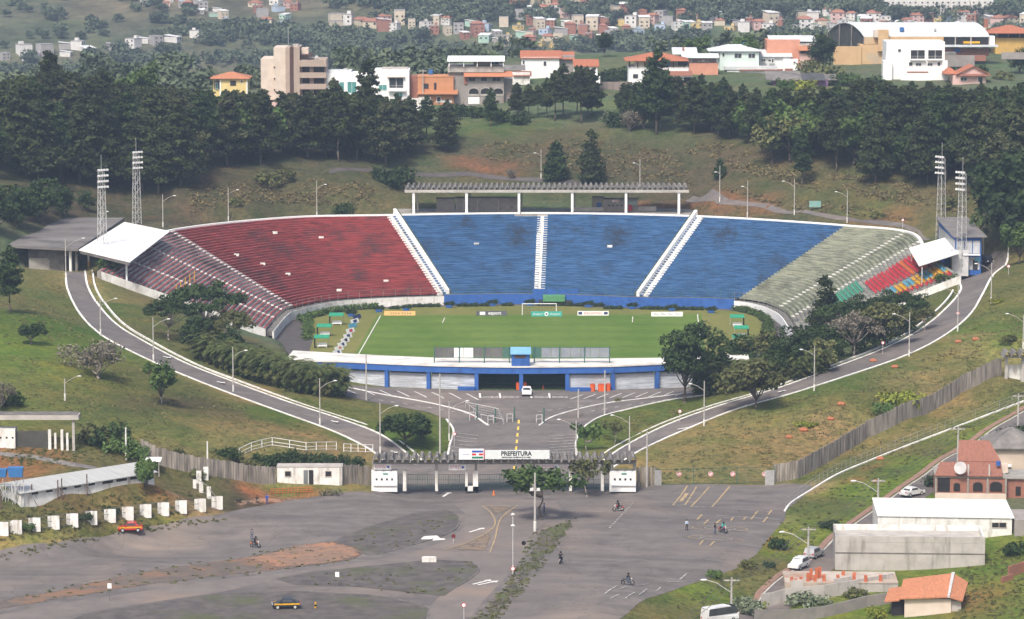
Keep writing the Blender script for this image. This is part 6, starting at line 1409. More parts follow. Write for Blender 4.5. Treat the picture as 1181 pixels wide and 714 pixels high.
h.box(835,896,76,80,-2.5,.0,zinc,'annex_roof'); h.box(838,902,80.5,92,-2.2,-.5,cleanwhite,'annex_wall'); h.box(852,902,79.5,81,-2.8,-.4,tile_b,'annex_eave')
h = Hs(875,921,82,'stepped white house with several small windows'); h.box(876,912,65,92,1,9,cleanwhite); slab(h.r,h.X(875),h.X(914),.2,9,h.Z(66),h.Z(60),.15,zinc); h.win(878,883,68,71); h.win(886,889,68.5,71); h.win(890,892,68,72); h.win(915,917,71,73,-.3); h.box(903,920,68,92,-.2,1,cleanwhite,'front_wing'); h.box(905,914,79,84,-.5,-.2,w_brick,'door_bay')
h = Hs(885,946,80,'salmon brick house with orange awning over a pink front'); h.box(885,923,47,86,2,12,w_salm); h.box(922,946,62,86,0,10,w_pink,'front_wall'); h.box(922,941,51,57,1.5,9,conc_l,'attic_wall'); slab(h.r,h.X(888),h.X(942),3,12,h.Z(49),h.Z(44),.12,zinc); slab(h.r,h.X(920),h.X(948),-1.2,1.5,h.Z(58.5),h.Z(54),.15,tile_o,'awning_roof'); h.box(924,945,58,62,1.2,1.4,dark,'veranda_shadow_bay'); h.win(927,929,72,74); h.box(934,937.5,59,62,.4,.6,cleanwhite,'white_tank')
h = Hs(885,965,100,'dark weathered sheds with purple wall','shed','shed'); h.box(892,955,92,106,1,8,w_purp); slab(h.r,h.X(884),h.X(925),-.5,9,h.Z(93),h.Z(85),.15,fibro); slab(h.r,h.X(918),h.X(952),-.5,8,h.Z(93),h.Z(87),.15,P_('dark_sheet_roof',(.10,.10,.10),(.06,.06,.06)),'lower_roof'); slab(h.r,h.X(940),h.X(966),1,7,h.Z(93),h.Z(88),.15,conc_d,'side_roof'); h.box(905,930,94,104,.4,.9,P_('lilac_wall',(.45,.33,.45)),'lilac_wall')
# the arched sports hall
h = Hs(963,1143,76,'large sports hall with white barrel roof and ochre walls','sports_hall','hall')
m = MB(); m2 = MB(); ya, yb = 5, 30
x0,x1 = h.X(998), h.X(1143); zt, ze = h.Z(29.5), h.Z(43)
prof = [(ya+(yb-ya)*k/12, ze+(zt-ze)*math.sin(math.pi*k/12)**.8) for k in range(13)]
shx=(h.X(966)-h.X(999))/(yb-ya); XL=lambda y:x0+shx*(y-ya); XR=lambda y:x1+shx*(y-ya)*.7
for (y0,z0),(y1,z1) in zip(prof,prof[1:]): m.hexa([(XL(y0),y0,z0-.25),(XR(y0),y0,z0-.25),(XR(y1),y1,z1-.25),(XL(y1),y1,z1-.25)],[(XL(y0),y0,z0),(XR(y0),y0,z0),(XR(y1),y1,z1),(XL(y1),y1,z1)])
MB().poly([(XL(y)+.6,y,z-.3) for y,z in prof]+[(XL(yb)+.6,yb,ze-4.5),(XL(ya)+.6,ya,ze-4.5)]).build('dark_end_infill',P_('hall_interior_shade',(.045,.048,.045),(.07,.07,.065)),h.r)  # flat infill across the open arch, interior shade put into its colour
for k in (0,4,8,12): MB().cyl((XL(prof[k][0]),prof[k][0],ze-5),(XL(prof[k][0]),prof[k][0],prof[k][1]-.2),.25,n=6).build('end_column',conc_d,h.r)
m.build('barrel_roof', zinc, h.r)
h.box(993,1025,52.5,86,4.5,12,w_och); h.box(1014,1026,35.5,60,3.2,6,w_och,'tower'); h.box(1009,1014,36,44,3.2,6,w_cream,'tower_side'); h.box(998,1045,44,52,4.8,5.2,w_och,'side_wall'); h.box(1026,1090,43.8,52,4.9,5.2,w_och,'upper_wall')
h.box(1086,1143,43.5,56,5.4,5.6,dark,'glazed_side'); h.box(1084,1152,53,55,2.5,5.2,zinc,'awning')
for x in (1084,1103,1121,1142): h.box(x,x+1.2,43.5,56,5.0,5.3,conc_l,'column')
h.box(1113,1132,49,51.5,5.2,5.35,cols['yellow'],'yellow_band'); h.box(1088,1143,57,66,5.5,6,w_brick,'base_wall'); h.box(1102,1109,57.5,61,4.5,5.4,blue,'blue_stall'); h.box(1143,1149,43,57,5,8,cleanwhite,'end_box')
h = Hs(963,993,76,'stained ochre boundary wall beside the sports hall','boundary_wall','wall'); h.box(962,994,54,82,2,2.4,w_och)
h = Hs(1020,1092,92,'white block house with two large dark upper windows'); h.box(1022,1089,48.5,102,0,11,cleanwhite); h.box(1018,1028,70,102,-1.5,3,cleanwhite,'side_step'); h.box(1086,1092,70,102,-1,3,cleanwhite,'side_step')
for x0,x1 in ((1050,1066),(1070,1086)): h.win(x0,x1,58,68,0,dark); rail(h,x0,x1,68.5,-.9); h.box(x0-1,x1+1,68.3,69.5,-1.1,0,cleanwhite,'balcony_slab')
h.win(1035.5,1038.5,57,60,0,dark); h.win(1056,1062,73,76,0,glass); h.win(1069.5,1075,73,76,0,glass); h.win(1048,1052,72,76,0,glass); h.win(1081,1084,72,76,0,glass); h.box(1046,1070,82.5,84,-1.2,0,tile_b,'low_roof'); h.box(1038,1092,84,100,-2,-1.6,cleanwhite,'garden_wall')
h = Hs(1092,1139,97,'small pink house with terracotta gable roof'); h.box(1099,1137,87,106,0,8,w_pink); 
m=MB(); xa,xb,xc=h.X(1104),h.X(1141),h.X(1122); ze=h.Z(86.5); zr=h.Z(76.5)
m.hexa([(xa-.5,-.8,ze),(xc,-.8,zr),(xc,8.5,zr),(xa-.5,8.5,ze)],[(xa-.5,-.8,ze+.2),(xc,-.8,zr+.2),(xc,8.5,zr+.2),(xa-.5,8.5,ze+.2)]).hexa([(xc,-.8,zr),(xb+.2,-.8,ze),(xb+.2,8.5,ze),(xc,8.5,zr)],[(xc,-.8,zr+.2),(xb+.2,-.8,ze+.2),(xb+.2,8.5,ze+.2),(xc,8.5,zr+.2)]); m.build('roof', tile, h.r)
MB().hexa([(xa,-.1,ze),(xb-.3,-.1,ze),(xc,-.1,zr-.05)],[(xa,.1,ze),(xb-.3,.1,ze),(xc,.1,zr-.05)]).build('gable', w_pink, h.r); h.hip(1091,1104,86,7,1,8,tile,.3)
h.win(1108,1115,89.5,93,fr=cleanwhite); h.win(1128,1133,89,94.5,fr=cleanwhite); slab(h.r,h.X(1106),h.X(1141),-1.4,0,h.Z(87.5),h.Z(85.5),.1,tile_b,'porch_roof')
h = Hs(1140,1196,62,'yellow house with red hip roof beside the sports hall'); h.box(1148,1190,44,72,0,10,P_('amber_plaster',(.62,.40,.12),(.5,.32,.1))); h.hip(1141,1192,38.5,8.5,-1,12,tile,1.0); h.box(1150,1190,39,44,1,1.3,dark,'veranda_bay'); h.box(1137.5,1142.5,23.5,33,6,8,w_brick,'brick_stack'); 
for x in (1150,1162,1175,1188): h.box(x,x+1,38.5,44,-.3,0,w_brick,'post')
h = Hs(1086,1181,86,'grey block walls behind the pink house','block_wall','wall'); h.box(1088,1126,65,78,4,4.4,w_grey); h.box(1158,1190,62,70,6,6.4,w_grey); h.box(1104,1140,66,72,6,9,w_brick,'shed'); h.box(1080,1105,62,66,5,9,fibro,'shed_roof')

# rooftop clutter: tanks, dishes, aerials
for px,py,k,l in ((407,81,'tank','blue water tank on the white row house roof'),(455,78.5,'dish','satellite dish on the white row house roof'),(497,87.5,'tank','blue water tank on the orange house roof'),(560,66,'tank','blue water tank above the terrace canopy'),(604,83,'dish','satellite dish on the grey roof'),(900,44,'tank','grey water tank on the salmon house roof'),(1040,47.5,'tank','blue water tank on the white block house'),(1078,47.5,'dish','satellite dish on the white block house'),(893,63,'dish','satellite dish on the stepped white house')):
    q=G(px,py,hit(px,py+34).z+7.2 if py<90 else 40)
    # stand on the roof straight below
    hits=SC.ray_cast(bpy.context.evaluated_depsgraph_get(), q+Vector((0,0,6)), Vector((0,0,-1)))
    if hits[0] and hits[1].z > H1(q.x,q.y)+2:
        p=hits[1]; r=empty('water_tank' if k=='tank' else 'satellite_dish',tuple(p),0,l,'tank' if k=='tank' else 'dish')
        if k=='tank': MB().cyl((0,0,.1),(0,0,1.1),.62,.7,n=12).build('body',P_('tank_blue',(.05,.18,.42),(.04,.14,.35),rough=.4),r); MB().cyl((0,0,1.1),(0,0,1.3),.72,.3,n=12).build('lid',blue,r)
        else: MB().cyl((0,0,0),(0,0,.8),.05,n=5).build('mast',metal_g,r); MB().cyl((0,0,.9),(.1,-.25,1.05),.55,.2,n=12).build('reflector',metal_g,r)
# ---------------------------------------------------------------- fences
wood = P_('weathered_board',(.36,.32,.28),(.13,.115,.10),scale=1.6,sc=(1,1,.12),detail=8)
def board_fence(px, h_, label, step=.42, w=.36, m=wood, posts=True):
    pts = wpath(px, step); r = empty('board_fence', tuple(pts[0]), 0, label, 'fence'); o = r.location; rg = random.Random(len(pts)); mb = MB()
    for i,(a,b) in enumerate(zip(pts,pts[1:])):
        c = (a+b)/2-o; an = math.atan2((b-a).y,(b-a).x); hh = h_+rg.uniform(-.14,.12); T = T_(c.x,c.y,c.z,an)
        mb.box(-w/2,-.05+rg.uniform(-.04,.04),-.4,w/2,.05,hh,0,T)
    mb.build('fence_boards', m, r)
    rb = MB(); rb.tube([tuple(p-o+Vector((0,.1,h_*.75))) for p in pts[::4]+[pts[-1]]], .06, 4); rb.build('rail', m, r)
    for p in pts[::10]: q=p-o; MB().box(q.x-.1,q.y+.05,q.z-.4,q.x+.1,q.y+.25,q.z+h_+.05).build('post', m, r)
    return r
board_fence([(893,556),(920,552),(950,536),(975,521),(1000,505),(1030,492),(1060,480),(1085,468),(1110,452),(1130,443),(1155,433)], 3.0, 'tall weathered board fence climbing the grass slope')
board_fence([(163,527),(180,535),(210,543),(240,549),(275,554),(318,557.5)], 2.8, 'weathered board fence running down to the white hut')
board_fence([(394,558),(412,558),(428,560)], 3.1, 'short weathered board fence between the white hut and the gateway')
board_fence([(735.5,561),(746,560),(757,560)], 3.1, 'short weathered board fence right of the gateway')
def mesh_fence(px, h_, label, m=fgreen, step=3.0, wires=6):
    pts = wpath(px, step); r = empty('mesh_fence', tuple(pts[0]), 0, label, 'fence'); o=r.location
    mb = MB()
    for k in range(wires): mb.tube([tuple(p-o+Vector((0,0,.15+(h_-.2)*k/(wires-1)))) for p in pts], .022 if 0<k<wires-1 else .045, 3)
    fine = wpath(px, .6)
    for p in fine: q=p-o; mb.cyl((q.x,q.y,q.z+.1),(q.x,q.y,q.z+h_),.012,n=3)
    mb.build('mesh', m, r)
    for p in pts: q=p-o; MB().cyl((q.x,q.y,q.z-.2),(q.x,q.y,q.z+h_+.1),.07,n=5).build('post', m, r)
    return r
mesh_fence([(757,560),(800,559),(850,558),(893,557)], 2.7, 'green mesh fence along the far edge of the lot', step=4.5)
for px,l in ((783,'first round no entry plate on the mesh fence, counted from the gateway'),(819.5,'second round no entry plate on the mesh fence'),(845,'third round no entry plate on the mesh fence'),(881.5,'round no entry plate next to the corrugated panel')):
    q=hit(px,558.5); r=empty('round_sign',(q.x,q.y-.15,q.z+1.7),0,l,'sign','round plates on the green mesh fence'); MB().cyl((0,0,0),(0,-.04,0),.42,n=16).build('plate',cleanwhite,r); m=MB()
    for k in range(16): a=2*math.pi*k/16; b=2*math.pi*(k+1)/16; m.cyl((.33*math.cos(a),-.06,.33*math.sin(a)),(.33*math.cos(b),-.06,.33*math.sin(b)),.06,n=4)
    m.cyl((-.22,-.06,.22),(.22,-.06,-.22),.05,n=4); m.build('red_ring', cols['red'], r)
for px0,px1,l in ((755,763,'grey corrugated panel beside the short board fence'),(882,893,'blue grey corrugated panel at the end of the mesh fence')):
    q=hit((px0+px1)/2,559.5); w=(px1-px0)*q.y/F/2; m=MB()
    for k in range(10): x=-w+2*w*k/10; m.hexa([(x,0,0),(x+w/10,-.12,0),(x+w/5,0,0),(x+w/10,.02,0)],[(x,0,2.5),(x+w/10,-.12,2.5),(x+w/5,0,2.5),(x+w/10,.02,2.5)])
    o=tag(m.build('corrugated_panel', metal_g),l,'panel'); o.location=(q.x,q.y-.3,q.z)
# white panel fence of the lower left
pts=[(3,617.5),(18.5,615.5),(40,612.5),(62,610),(83.5,607.5),(105.5,604.5),(127,602),(147.5,599.5),(168,596.5),(188.5,594.5),(209,592),(231,590),(250.5,587)]
wp=[hit(*p) for p in pts]; pf=empty('panel_fence',tuple(wp[6]),0,'long fence of white panels and mesh along the lower left of the lot','fence'); o=pf.location
for i,p in enumerate(wp):
    q=p-o; MB().box(q.x-.88,q.y-.08,q.z-.1,q.x+.88,q.y+.08,q.z+2.0).build('white_panel', white, pf)
m=MB()
for z in (.3,1.2,2.05): m.tube([tuple(p-o+Vector((0,.15,z))) for p in [hit(-30,622)]+wp],.04,3)
for a,b in zip(wp,wp[1:]):
    for k in range(12): c=a.lerp(b,k/12)-o; m.cyl((c.x,c.y+.15,c.z),(c.x,c.y+.15,c.z+2.05),.015,n=3)
m.build('mesh', fgrey, pf)
wp=[hit(*p) for p in ((250.5,587),(243,578),(240.5,573),(231,567.5),(227,565))]+[]
pf=empty('panel_fence',tuple(wp[2]),0,'corner stretch of small white panels turning up towards the board fence','fence'); o=pf.location
for (x,y,w,h_) in ((241,575,5,1.9),(232,568,5,1.7),(224.5,563,4,1.4)):
    q=hit(x,y)-o; MB().box(q.x-w/15,q.y-.08,q.z-.1,q.x+w/15,q.y+.08,q.z+h_).build('white_panel', white, pf)
wq=[hit(*p) for p in ((227,565),(229,557),(237,553),(246,546))]
for (x,y) in ((229.5,558),(237.5,553.5),(246,547)): q=hit(x,y)-o; MB().box(q.x-.4,q.y-.08,q.z-.1,q.x+.4,q.y+.08,q.z+2.1).build('white_panel', white, pf)
m=MB(); m.tube([tuple(p-o+Vector((0,.1,1.7))) for p in wp+wq],.05,4); m.tube([tuple(p-o+Vector((0,.1,.3))) for p in wp+wq],.05,4); m.build('rail',fgrey,pf)
# white railings
def railing(px, hh, label, m=white, mid=1, step=1.6, rr=.06, rows=None):
    pts=wpath(px,step); r=empty('railing',tuple(pts[0]),0,label,'railing'); o=r.location; mb=MB()
    for z in ([hh, hh*.5] if mid else [hh]) + [.15]: mb.tube([tuple(p-o+Vector((0,0,z))) for p in pts],rr*.7,4)
    for p in pts: q=p-o; mb.cyl((q.x,q.y,q.z-.3),(q.x,q.y,q.z+hh),rr,n=4)
    mb.build('rails',m,r); return r
railing([(276,527),(290,520),(314,514),(334,517),(353,520),(388,519)],1.35,'white tubular railing on the lawn left of the gateway',cleanwhite,step=2.2,rr=.075)
railing([(396.5,521),(413,521.5),(430,522)],1.35,'short white railing beside the left road end',cleanwhite,step=1.4,rr=.075)
railing(smooth_px([(906,585),(935,563),(965,545),(1000,530),(1050,510),(1100,491),(1181,460)]),1.3,'long pale railing above the white stepped kerb on the bank',P_('dull_rail',(.36,.36,.34),(.26,.26,.25)),step=2.4,rr=.035)

# ---------------------------------------------------------------- sheds, huts and ruins on the left
q=hit(357,558.5); hu=empty('site_hut',tuple(q),0,'small white flat roofed hut with two windows against the board fence','hut'); k=q.y/F*1.0045
w=(394-318)*k/2
MB().box(-w,0,-.2,w,3.2,2.75).build('wall',white,hu); MB().box(-w-.05,-.05,2.75,w+.05,3.25,2.87).build('roof',conc_l,hu); MB().box(w-.45,-.06,-.1,w-.1,0,2.7).build('corner_board',conc_l,hu)
for a in (-.66,.58): window(hu,w*a-.45,w*a+.45,1.3,2.1,0,dark,conc_l)
MB().box(-.95,-.08,0,-.25,-.01,2.3).build('door',P_('glassy_door',(.20,.22,.22),(.12,.13,.13)),hu); MB().box(-.1,-.08,0,.62,-.01,2.3).build('door',dark,hu)
a=hit(24,585); b=hit(178,560); z=(a.z+b.z)/2-.3
ang=math.atan2(b.y-a.y,b.x-a.x); L=math.hypot(b.x-a.x,b.y-a.y)
ls=empty('long_shed',(a.x,a.y,z),ang,'long low white shed with pale sheet roof above the red bank','shed')
MB().box(0,0,-1.5,L,4.2,2.3).build('wall',white,ls); 
MB().hexa([(-.3,-.4,2.32),(L+.4,-.4,2.32),(L+.4,4.6,3.25),(-.3,4.6,3.25)],[(-.3,-.4,2.44),(L+.4,-.4,2.44),(L+.4,4.6,3.37),(-.3,4.6,3.37)]).build('roof',P_('pale_fibre_roof',(.44,.45,.44),(.36,.37,.36),sc=(2,.2,1),scale=1),ls)
for i in range(8): 
    x=L*(.08+.105*i); MB().box(x,-.05,1.8+(.1 if i<5 else 0),x+(1.2 if i<5 else 2.0),-.01,2.2).build('vent_slot',dark,ls)
q=hit(172,553); an=empty('lean_to',(q.x,q.y+4,q.z+.5),0,'small open lean to with white mono pitch roof behind the long shed','shed'); slab(an,-1.5,1.5,-.6,1.6,1.7,2.0,.12,cleanwhite); MB().box(-1.2,0,-1,1.0,1.4,1.6).build('dark_bay',dark,an); MB().cyl((1.2,-.5,-1),(1.2,-.5,1.7),.07,n=5).build('post',conc_l,an)
# thin steel posts in front of the shed
for px,py,hp,l in ((37,584,26,'thin rusty post before the left part of the shed'),(67,577,24,'rusty post, left one of the close pair by the shed'),(71.5,576,25,'rusty post, right one of the close pair by the shed'),(100.5,572,26,'rusty post before the middle of the shed'),(1,588,20,'rusty post beside the tank frame')):
    q=hit(px,py); o=tag(MB().cyl((0,0,-.2),(0,0,hp*q.y/F),.1,n=5).cyl((0,0,hp*q.y/F*.45),(.9,.2,-.1),.04,n=4).build('steel_post',P_('rusty_steel',(.16,.10,.08),(.10,.07,.06))),l,'post','rusty posts along the long shed'); o.location=q
q=hit(12,580); tk=empty('tank_frame',tuple(q),0,'tangled lattice frame carrying two blue water tanks at the left edge','tank frame'); m=MB(); rg=random.Random(3)
for i in range(26): a=Vector((rg.uniform(-2.2,2),rg.uniform(-.8,.8),rg.uniform(-.3,1.5))); m.cyl(tuple(a),tuple(a+Vector((rg.uniform(-1,1),rg.uniform(-.4,.4),rg.uniform(1.2,2.6)))),.05,n=4)
for x in (-2,-.7,.7,2): m.cyl((x,0,-.3),(x,0,3.9),.09,n=4)
for z_ in (1.3,2.6,3.85): m.cyl((-2.2,0,z_),(2.2,0,z_),.07,n=4)
m.build('lattice',metal_g,tk)
for x,rz in ((-1.5,0),(.9,.25)):
    MB().hexa([(x-.95,-.7,3.95),(x+.95,-.7,3.95),(x+.95,.7,3.95),(x-.95,.7,3.95)],[(x-1.15,-.8,5.1+rz),(x+1.1,-.8,5.1+rz),(x+1.1,.8,5.1+rz),(x-1.15,.8,5.1+rz)]).build('water_tank',P_('tank_blue',(.02,.14,.45),(.03,.11,.38),rough=.4),tk)
# old gate frames left and right
q=hit(40,517); k=q.y/F*1.0045; lg=empty('old_gate_frame',tuple(q),0,'disused concrete gate frame with folded roof slab at the left edge','gate frame'); X=lambda px:(px-40)*k
MB().box(X(-20),-.6,(517-483)*k,X(92),2.2,(517-477.5)*k).build('roof_slab',plate_f,lg); MB().box(X(-20),-.5,(517-478)*k,X(90),2.4,(517-476.6)*k).build('roof_edge',conc_d,lg)
for a,b,t in ((56,59.5,495),(63,65.5,499),(70.5,73.5,495),(77,79.5,499),(84,87,484)): MB().box(X(a),-.2,-.4,X(b),.2,(517-t)*k).build('post',white if b<82 else plate_f,lg)
MB().box(X(-20),-.5,-.4,X(18),2.2,(517-494)*k).build('booth',white,lg)
for x in (0,7,14): MB().box(X(x),-.53,(517-505)*k,X(x)+.3,-.5,(517-503)*k).build('booth_hatch',dark,lg)
MB().box(X(18.5),.2,-.2,X(55),.3,(517-497)*k).build('mesh_panel',P_('dark_mesh',(.09,.085,.075),(.06,.06,.05)),lg)
q=hit(1170,438); k=q.y/F*1.0045; rg_=empty('old_gate_frame',tuple(q),0,'concrete gate frame with zigzag roof at the right edge','gate frame'); X=lambda px:(px-1170)*k
folded(rg_,X(1155),X(1200),-2,2.5,(438-409)*k,1.3,.8); MB().box(X(1155),-.6,(438-412)*k,X(1200),.2,(438-409)*k-.1).build('beam',plate_f,rg_)
for a in (1160,1179): MB().box(X(a)-.25,-.4,-.4,X(a)+.25,.1,(438-412)*k-.02).build('post',plate_f,rg_)
MB().box(X(1161.5),.6,-.5,X(1178),.8,(438-421)*k).build('white_wall',white,rg_)
# ---------------------------------------------------------------- block buildings of the lower right
rawblock = P_('raw_concrete_block',(.47,.44,.405),(.37,.345,.315),scale=.5,c3=(.25,.23,.205),s3=.8,sc3=(1,1,.2),detail=8)
def bld(px0,px1,pyb,pyt,depth,wm,label,name='building',cat='building',rz=0):
    q=hit(px0,pyb); k=q.y/F*1.0045; r=empty(name,tuple(q),rz,label,cat); return r,(px1-px0)*k,(pyb-pyt)*k,k
r,w,h_,k=bld(963,1137,657,617,9,rawblock,'large pale concrete box building with sunken flat roof',rz=math.radians(-3)); MB().box(0,0,-2,w,9.5,h_-.9).build('wall',rawblock,r)
MB().box(0,0,h_-.88,w,.3,h_).build('front_parapet',rawblock,r); MB().box(0,9.2,h_-.88,w,9.5,h_).build('rear_parapet',white,r); MB().box(0,.31,h_-.88,.3,9.19,h_).build('side_parapet',rawblock,r); MB().box(w-.3,.31,h_-.88,w,9.19,h_).build('side_parapet',white,r)
MB().box(.31,.31,h_-.88,w-.31,9.19,h_-.8).build('roof_deck',conc_l,r); MB().box(-.02,-.03,h_*.48,w+.02,0,h_*.52).build('string_course',conc_d,r)
r,w,h_,k=bld(1012,1168,628,592,11,white,'long warehouse with bright white roof behind the concrete box',name='warehouse',cat='warehouse',rz=math.radians(-2)); MB().box(0,0,-2,w,12,h_-.3).build('wall',white,r)
MB().hexa([(-.1,-.2,h_-.28),(w+.3,-.2,h_-.5),(w+.3,12.2,h_-.1),(-.1,12.2,h_+.1)],[(-.1,-.2,h_-.1),(w+.3,-.2,h_-.3),(w+.3,12.2,h_+.1),(-.1,12.2,h_+.3)]).build('roof',cleanwhite,r); window(r,w-3.0,w-.9,h_-1.9,h_-1.2,0,dark,conc_l)
MB().box(w+.3,-1,-2,w+3.5,8,h_-.6).build('annex',w_grey,r)
r,w,h_,k=bld(1079,1160,578,548,9,w_brick,'unfinished red brick house with arched windows and patchy tile roof',name='brick_house',cat='house',rz=math.radians(-4))
MB().box(0,0,-1.5,w,9,h_-.3).build('wall',w_brick,r); MB().box(-.1,-.12,-1.5,w+.1,0,h_*.33).build('plinth',w_cream,r); MB().box(-.15,-.15,h_-.29,w+.15,9.1,h_-.05).build('ring_beam',conc,r)
for f in (0,.46,.74,1): MB().box(w*f-.15,-.16,h_*.34,w*f+.15,-.02,h_-.3).build('concrete_column',conc,r)
MB().box(.3,-.08,h_*.38,w*.2,-.0,h_-.35).build('veranda_opening',dark,r)
for f,ww in ((.3,.5),(.6,.75),(.86,.95)):
    x=w*f; m=MB(); m.poly([(x-ww,-.14,h_*.42),(x+ww,-.14,h_*.42)]+[(x+ww*math.cos(a),-.14,h_*.66+ww*.6*math.sin(a)) for a in np.linspace(0,math.pi,7)]); m.build('arched_window',dark,r)
MB().hexa([(-.2,-.4,h_),(w*.95,-.4,h_),(w*.95,4,h_+1.4),(.8,4,h_+1.4)],[(-.2,-.4,h_+.15),(w*.95,-.4,h_+.15),(w*.95,4,h_+1.55),(.8,4,h_+1.55)]).build('front_roof',tile_b,r)
MB().hexa([(w*.33,4.3,h_+1.5),(w*.95,4.3,h_+1.5),(w*.8,8,h_+4.2),(w*.36,8,h_+4.2)],[(w*.33,4.3,h_+1.7),(w*.95,4.3,h_+1.7),(w*.8,8,h_+4.4),(w*.36,8,h_+4.4)]).build('rear_roof',tile_b,r); MB().box(w*.35,4.4,h_-.04,w*.93,8,h_+1.5).build('attic_wall',w_brick,r)
MB().box(w*.33,3.5,h_-.04,w*1.05,4.2,h_+1.35).build('roof_coping',w_cream,r)
for f in (.46,.76): MB().box(w*f-.12,-.3,h_,w*f+.12,0,h_+1.9).build('bare_column',conc_l,r)
MB().cyl((w*.35,-.6,h_+1.4),(w*.35-.1,-.9,h_+1.45),1.0,n=16).build('satellite_dish',P_('dish_mesh',(.62,.60,.60),(.4,.38,.38)),r); MB().cyl((w*.9,2,h_+1.4),(w*.9,2,h_+2.1),.35,n=8).build('blue_drum',blue,r)
MB().box(w+.1,1,-1.5,w+6,8,h_-.5).build('side_wing',w_brick,r); MB().box(w,.6,h_-.49,w+6.2,8.2,h_-.25).build('side_slab',conc,r); MB().box(w+1.6,.9,.9,w+2.4,.99,2.3).build('side_window',dark,r); MB().box(w+3.4,.9,.9,w+4.2,.99,2.3).build('side_window',dark,r)
r,w,h_,k=bld(1143,1200,543,517,9,w_pink,'cream house with grey hipped roof at the right edge',rz=0,name='house',cat='house'); MB().box(0,0,-1.5,w,10,h_).build('wall',P_('cream_beige',(.56,.46,.37),(.5,.41,.33)),r); hip(r,0,w,0,10,h_,2.6,.7,fibro); MB().box(-2.2,-.3,-1,-.3,2,h_-.8).build('porch',dark,r); MB().box(w*.1,-1,.8,w*.4,-.1,1.1).build('white_bench',cleanwhite,r)
r,w,h_,k=bld(1043,1097,712,684,7,w_cream,'cream shed with bright orange tile roof and pale gable strip',name='shed',cat='shed',rz=math.radians(-6)); MB().box(0,0,-2,w,6,h_-.6).build('wall',w_cream,r)
m=MB(); m.hexa([(-.8,-.6,h_-.7),(w*.92,-.6,h_-.3),(w*1.02,6.3,h_+1.6),(-.2,6.3,h_+.6)],[(-.8,-.6,h_-.5),(w*.92,-.6,h_-.1),(w*1.02,6.3,h_+1.8),(-.2,6.3,h_+.8)]); m.build('roof',tile_o,r)
m=MB(); m.hexa([(w*.96,-.5,h_-.35),(w*1.25,-.3,h_-.9),(w*1.38,6.2,h_+.4),(w*1.08,6.3,h_+1.5)],[(w*.96,-.5,h_-.15),(w*1.25,-.3,h_-.7),(w*1.38,6.2,h_+.6),(w*1.08,6.3,h_+1.7)]); m.build('roof',tile_o,r)
MB().hexa([(w*.92,-.62,h_-.3),(w*.97,-.62,h_-.3),(w*1.09,6.32,h_+1.65),(w*1.02,6.32,h_+1.65)],[(w*.92,-.62,h_+.05),(w*.97,-.62,h_+.05),(w*1.09,6.32,h_+1.95),(w*1.02,6.32,h_+1.95)]).build('ridge_gutter',metal_g,r)
MB().box(w+.01,.4,-2,w*1.22,6,h_-.9).build('rear_room',rawblock,r); MB().box(-1.8,1,-2,-.05,5,h_-1.4).build('open_bay',dark,r)
MB().hexa([(-2.8,.2,h_-1.3),(-.7,.2,h_-1.1),(-.4,5.5,h_-.3),(-2.2,5.5,h_-.6)],[(-2.8,.2,h_-1.1),(-.7,.2,h_-.9),(-.4,5.5,h_-.1),(-2.2,5.5,h_-.4)]).build('lean_to_roof',tile_o,r)
def wallrun(px, hh, m, label, t=.25, name='block_wall'):
    pts=wpath(px,2.0); o=tag(strip_mb([p-pts[0] for p in pts],t,hh,base=-2).build(name,m),label,'wall'); o.location=pts[0]; return o
q=hit(905,668); 
r,w,h_,k=bld(905,1040,684,672,9,rawblock,'unfinished concrete platform with orange topped columns beside the street',name='platform',cat='platform',rz=math.radians(-2)); MB().box(0,0,-3,w*.42,8,h_).build('retaining_wall',P_('stained_render',(.46,.38,.29),(.36,.30,.24),c3=(.25,.22,.19),s3=.3),r); MB().box(0.02,0.02,h_+.005,w*.98,7.9,h_+.15).build('floor_slab',P_('soiled_slab',(.50,.44,.38),(.38,.32,.27),c3=(.34,.20,.13),s3=.2),r); MB().box(w*.421,.1,-3,w*.98,7.9,h_).build('retaining_wall',rawblock,r)
clay=P_('clay_block',(.55,.16,.07),(.42,.12,.06))
for i,(x,y,n_) in enumerate(((.06,.5,2),(.10,1.0,1),(.14,.6,2),(.2,.4,4),(.23,1.6,5),(.26,.5,3),(.28,2.4,5),(.31,3,5),(.34,.8,3),(.46,.7,3),(.6,.8,3),(.7,.5,3),(.83,.9,3),(.52,5,2),(.62,5.5,1),(.93,4,1))):
    p=Vector((w*x,y,h_+.16)); p.rotate(Matrix.Rotation(math.radians(-2),3,'Z')); p+=r.location; m=MB()
    for j in range(n_): m.box(-.22+.03*(j%2),-.2,j*.32,.22+.03*(j%2),.2,j*.32+.3)
    st=tag(m.build('brick_pile',clay),'stack of orange clay blocks on the unfinished concrete platform','block stack','clay block stacks on the platform'); st.location=p
wallrun([(878,700),(905,694),(950,690),(985,684),(1030,676)],1.9,rawblock,'grey block wall stepping up behind the grey green bush'); wallrun([(870,716),(950,712),(1000,700),(1043,693)],1.6,P_('dark_block',(.27,.245,.225),(.2,.185,.17),scale=.6),'darker grey block wall at the bottom beside the cream shed'); wallrun([(912,690),(926,689)],2.6,conc_l,'pale precast wall panel, nearer the street'); wallrun([(962,685),(982,682)],2.2,conc_l,'pale precast wall panel beside the platform')
wallrun([(1155,672),(1168,668)],.8,w_brick,'low red brick foundation on the grass at the right edge'); wallrun([(1163,666),(1181,660)],1.6,w_brick,'half built red brick wall at the right edge')
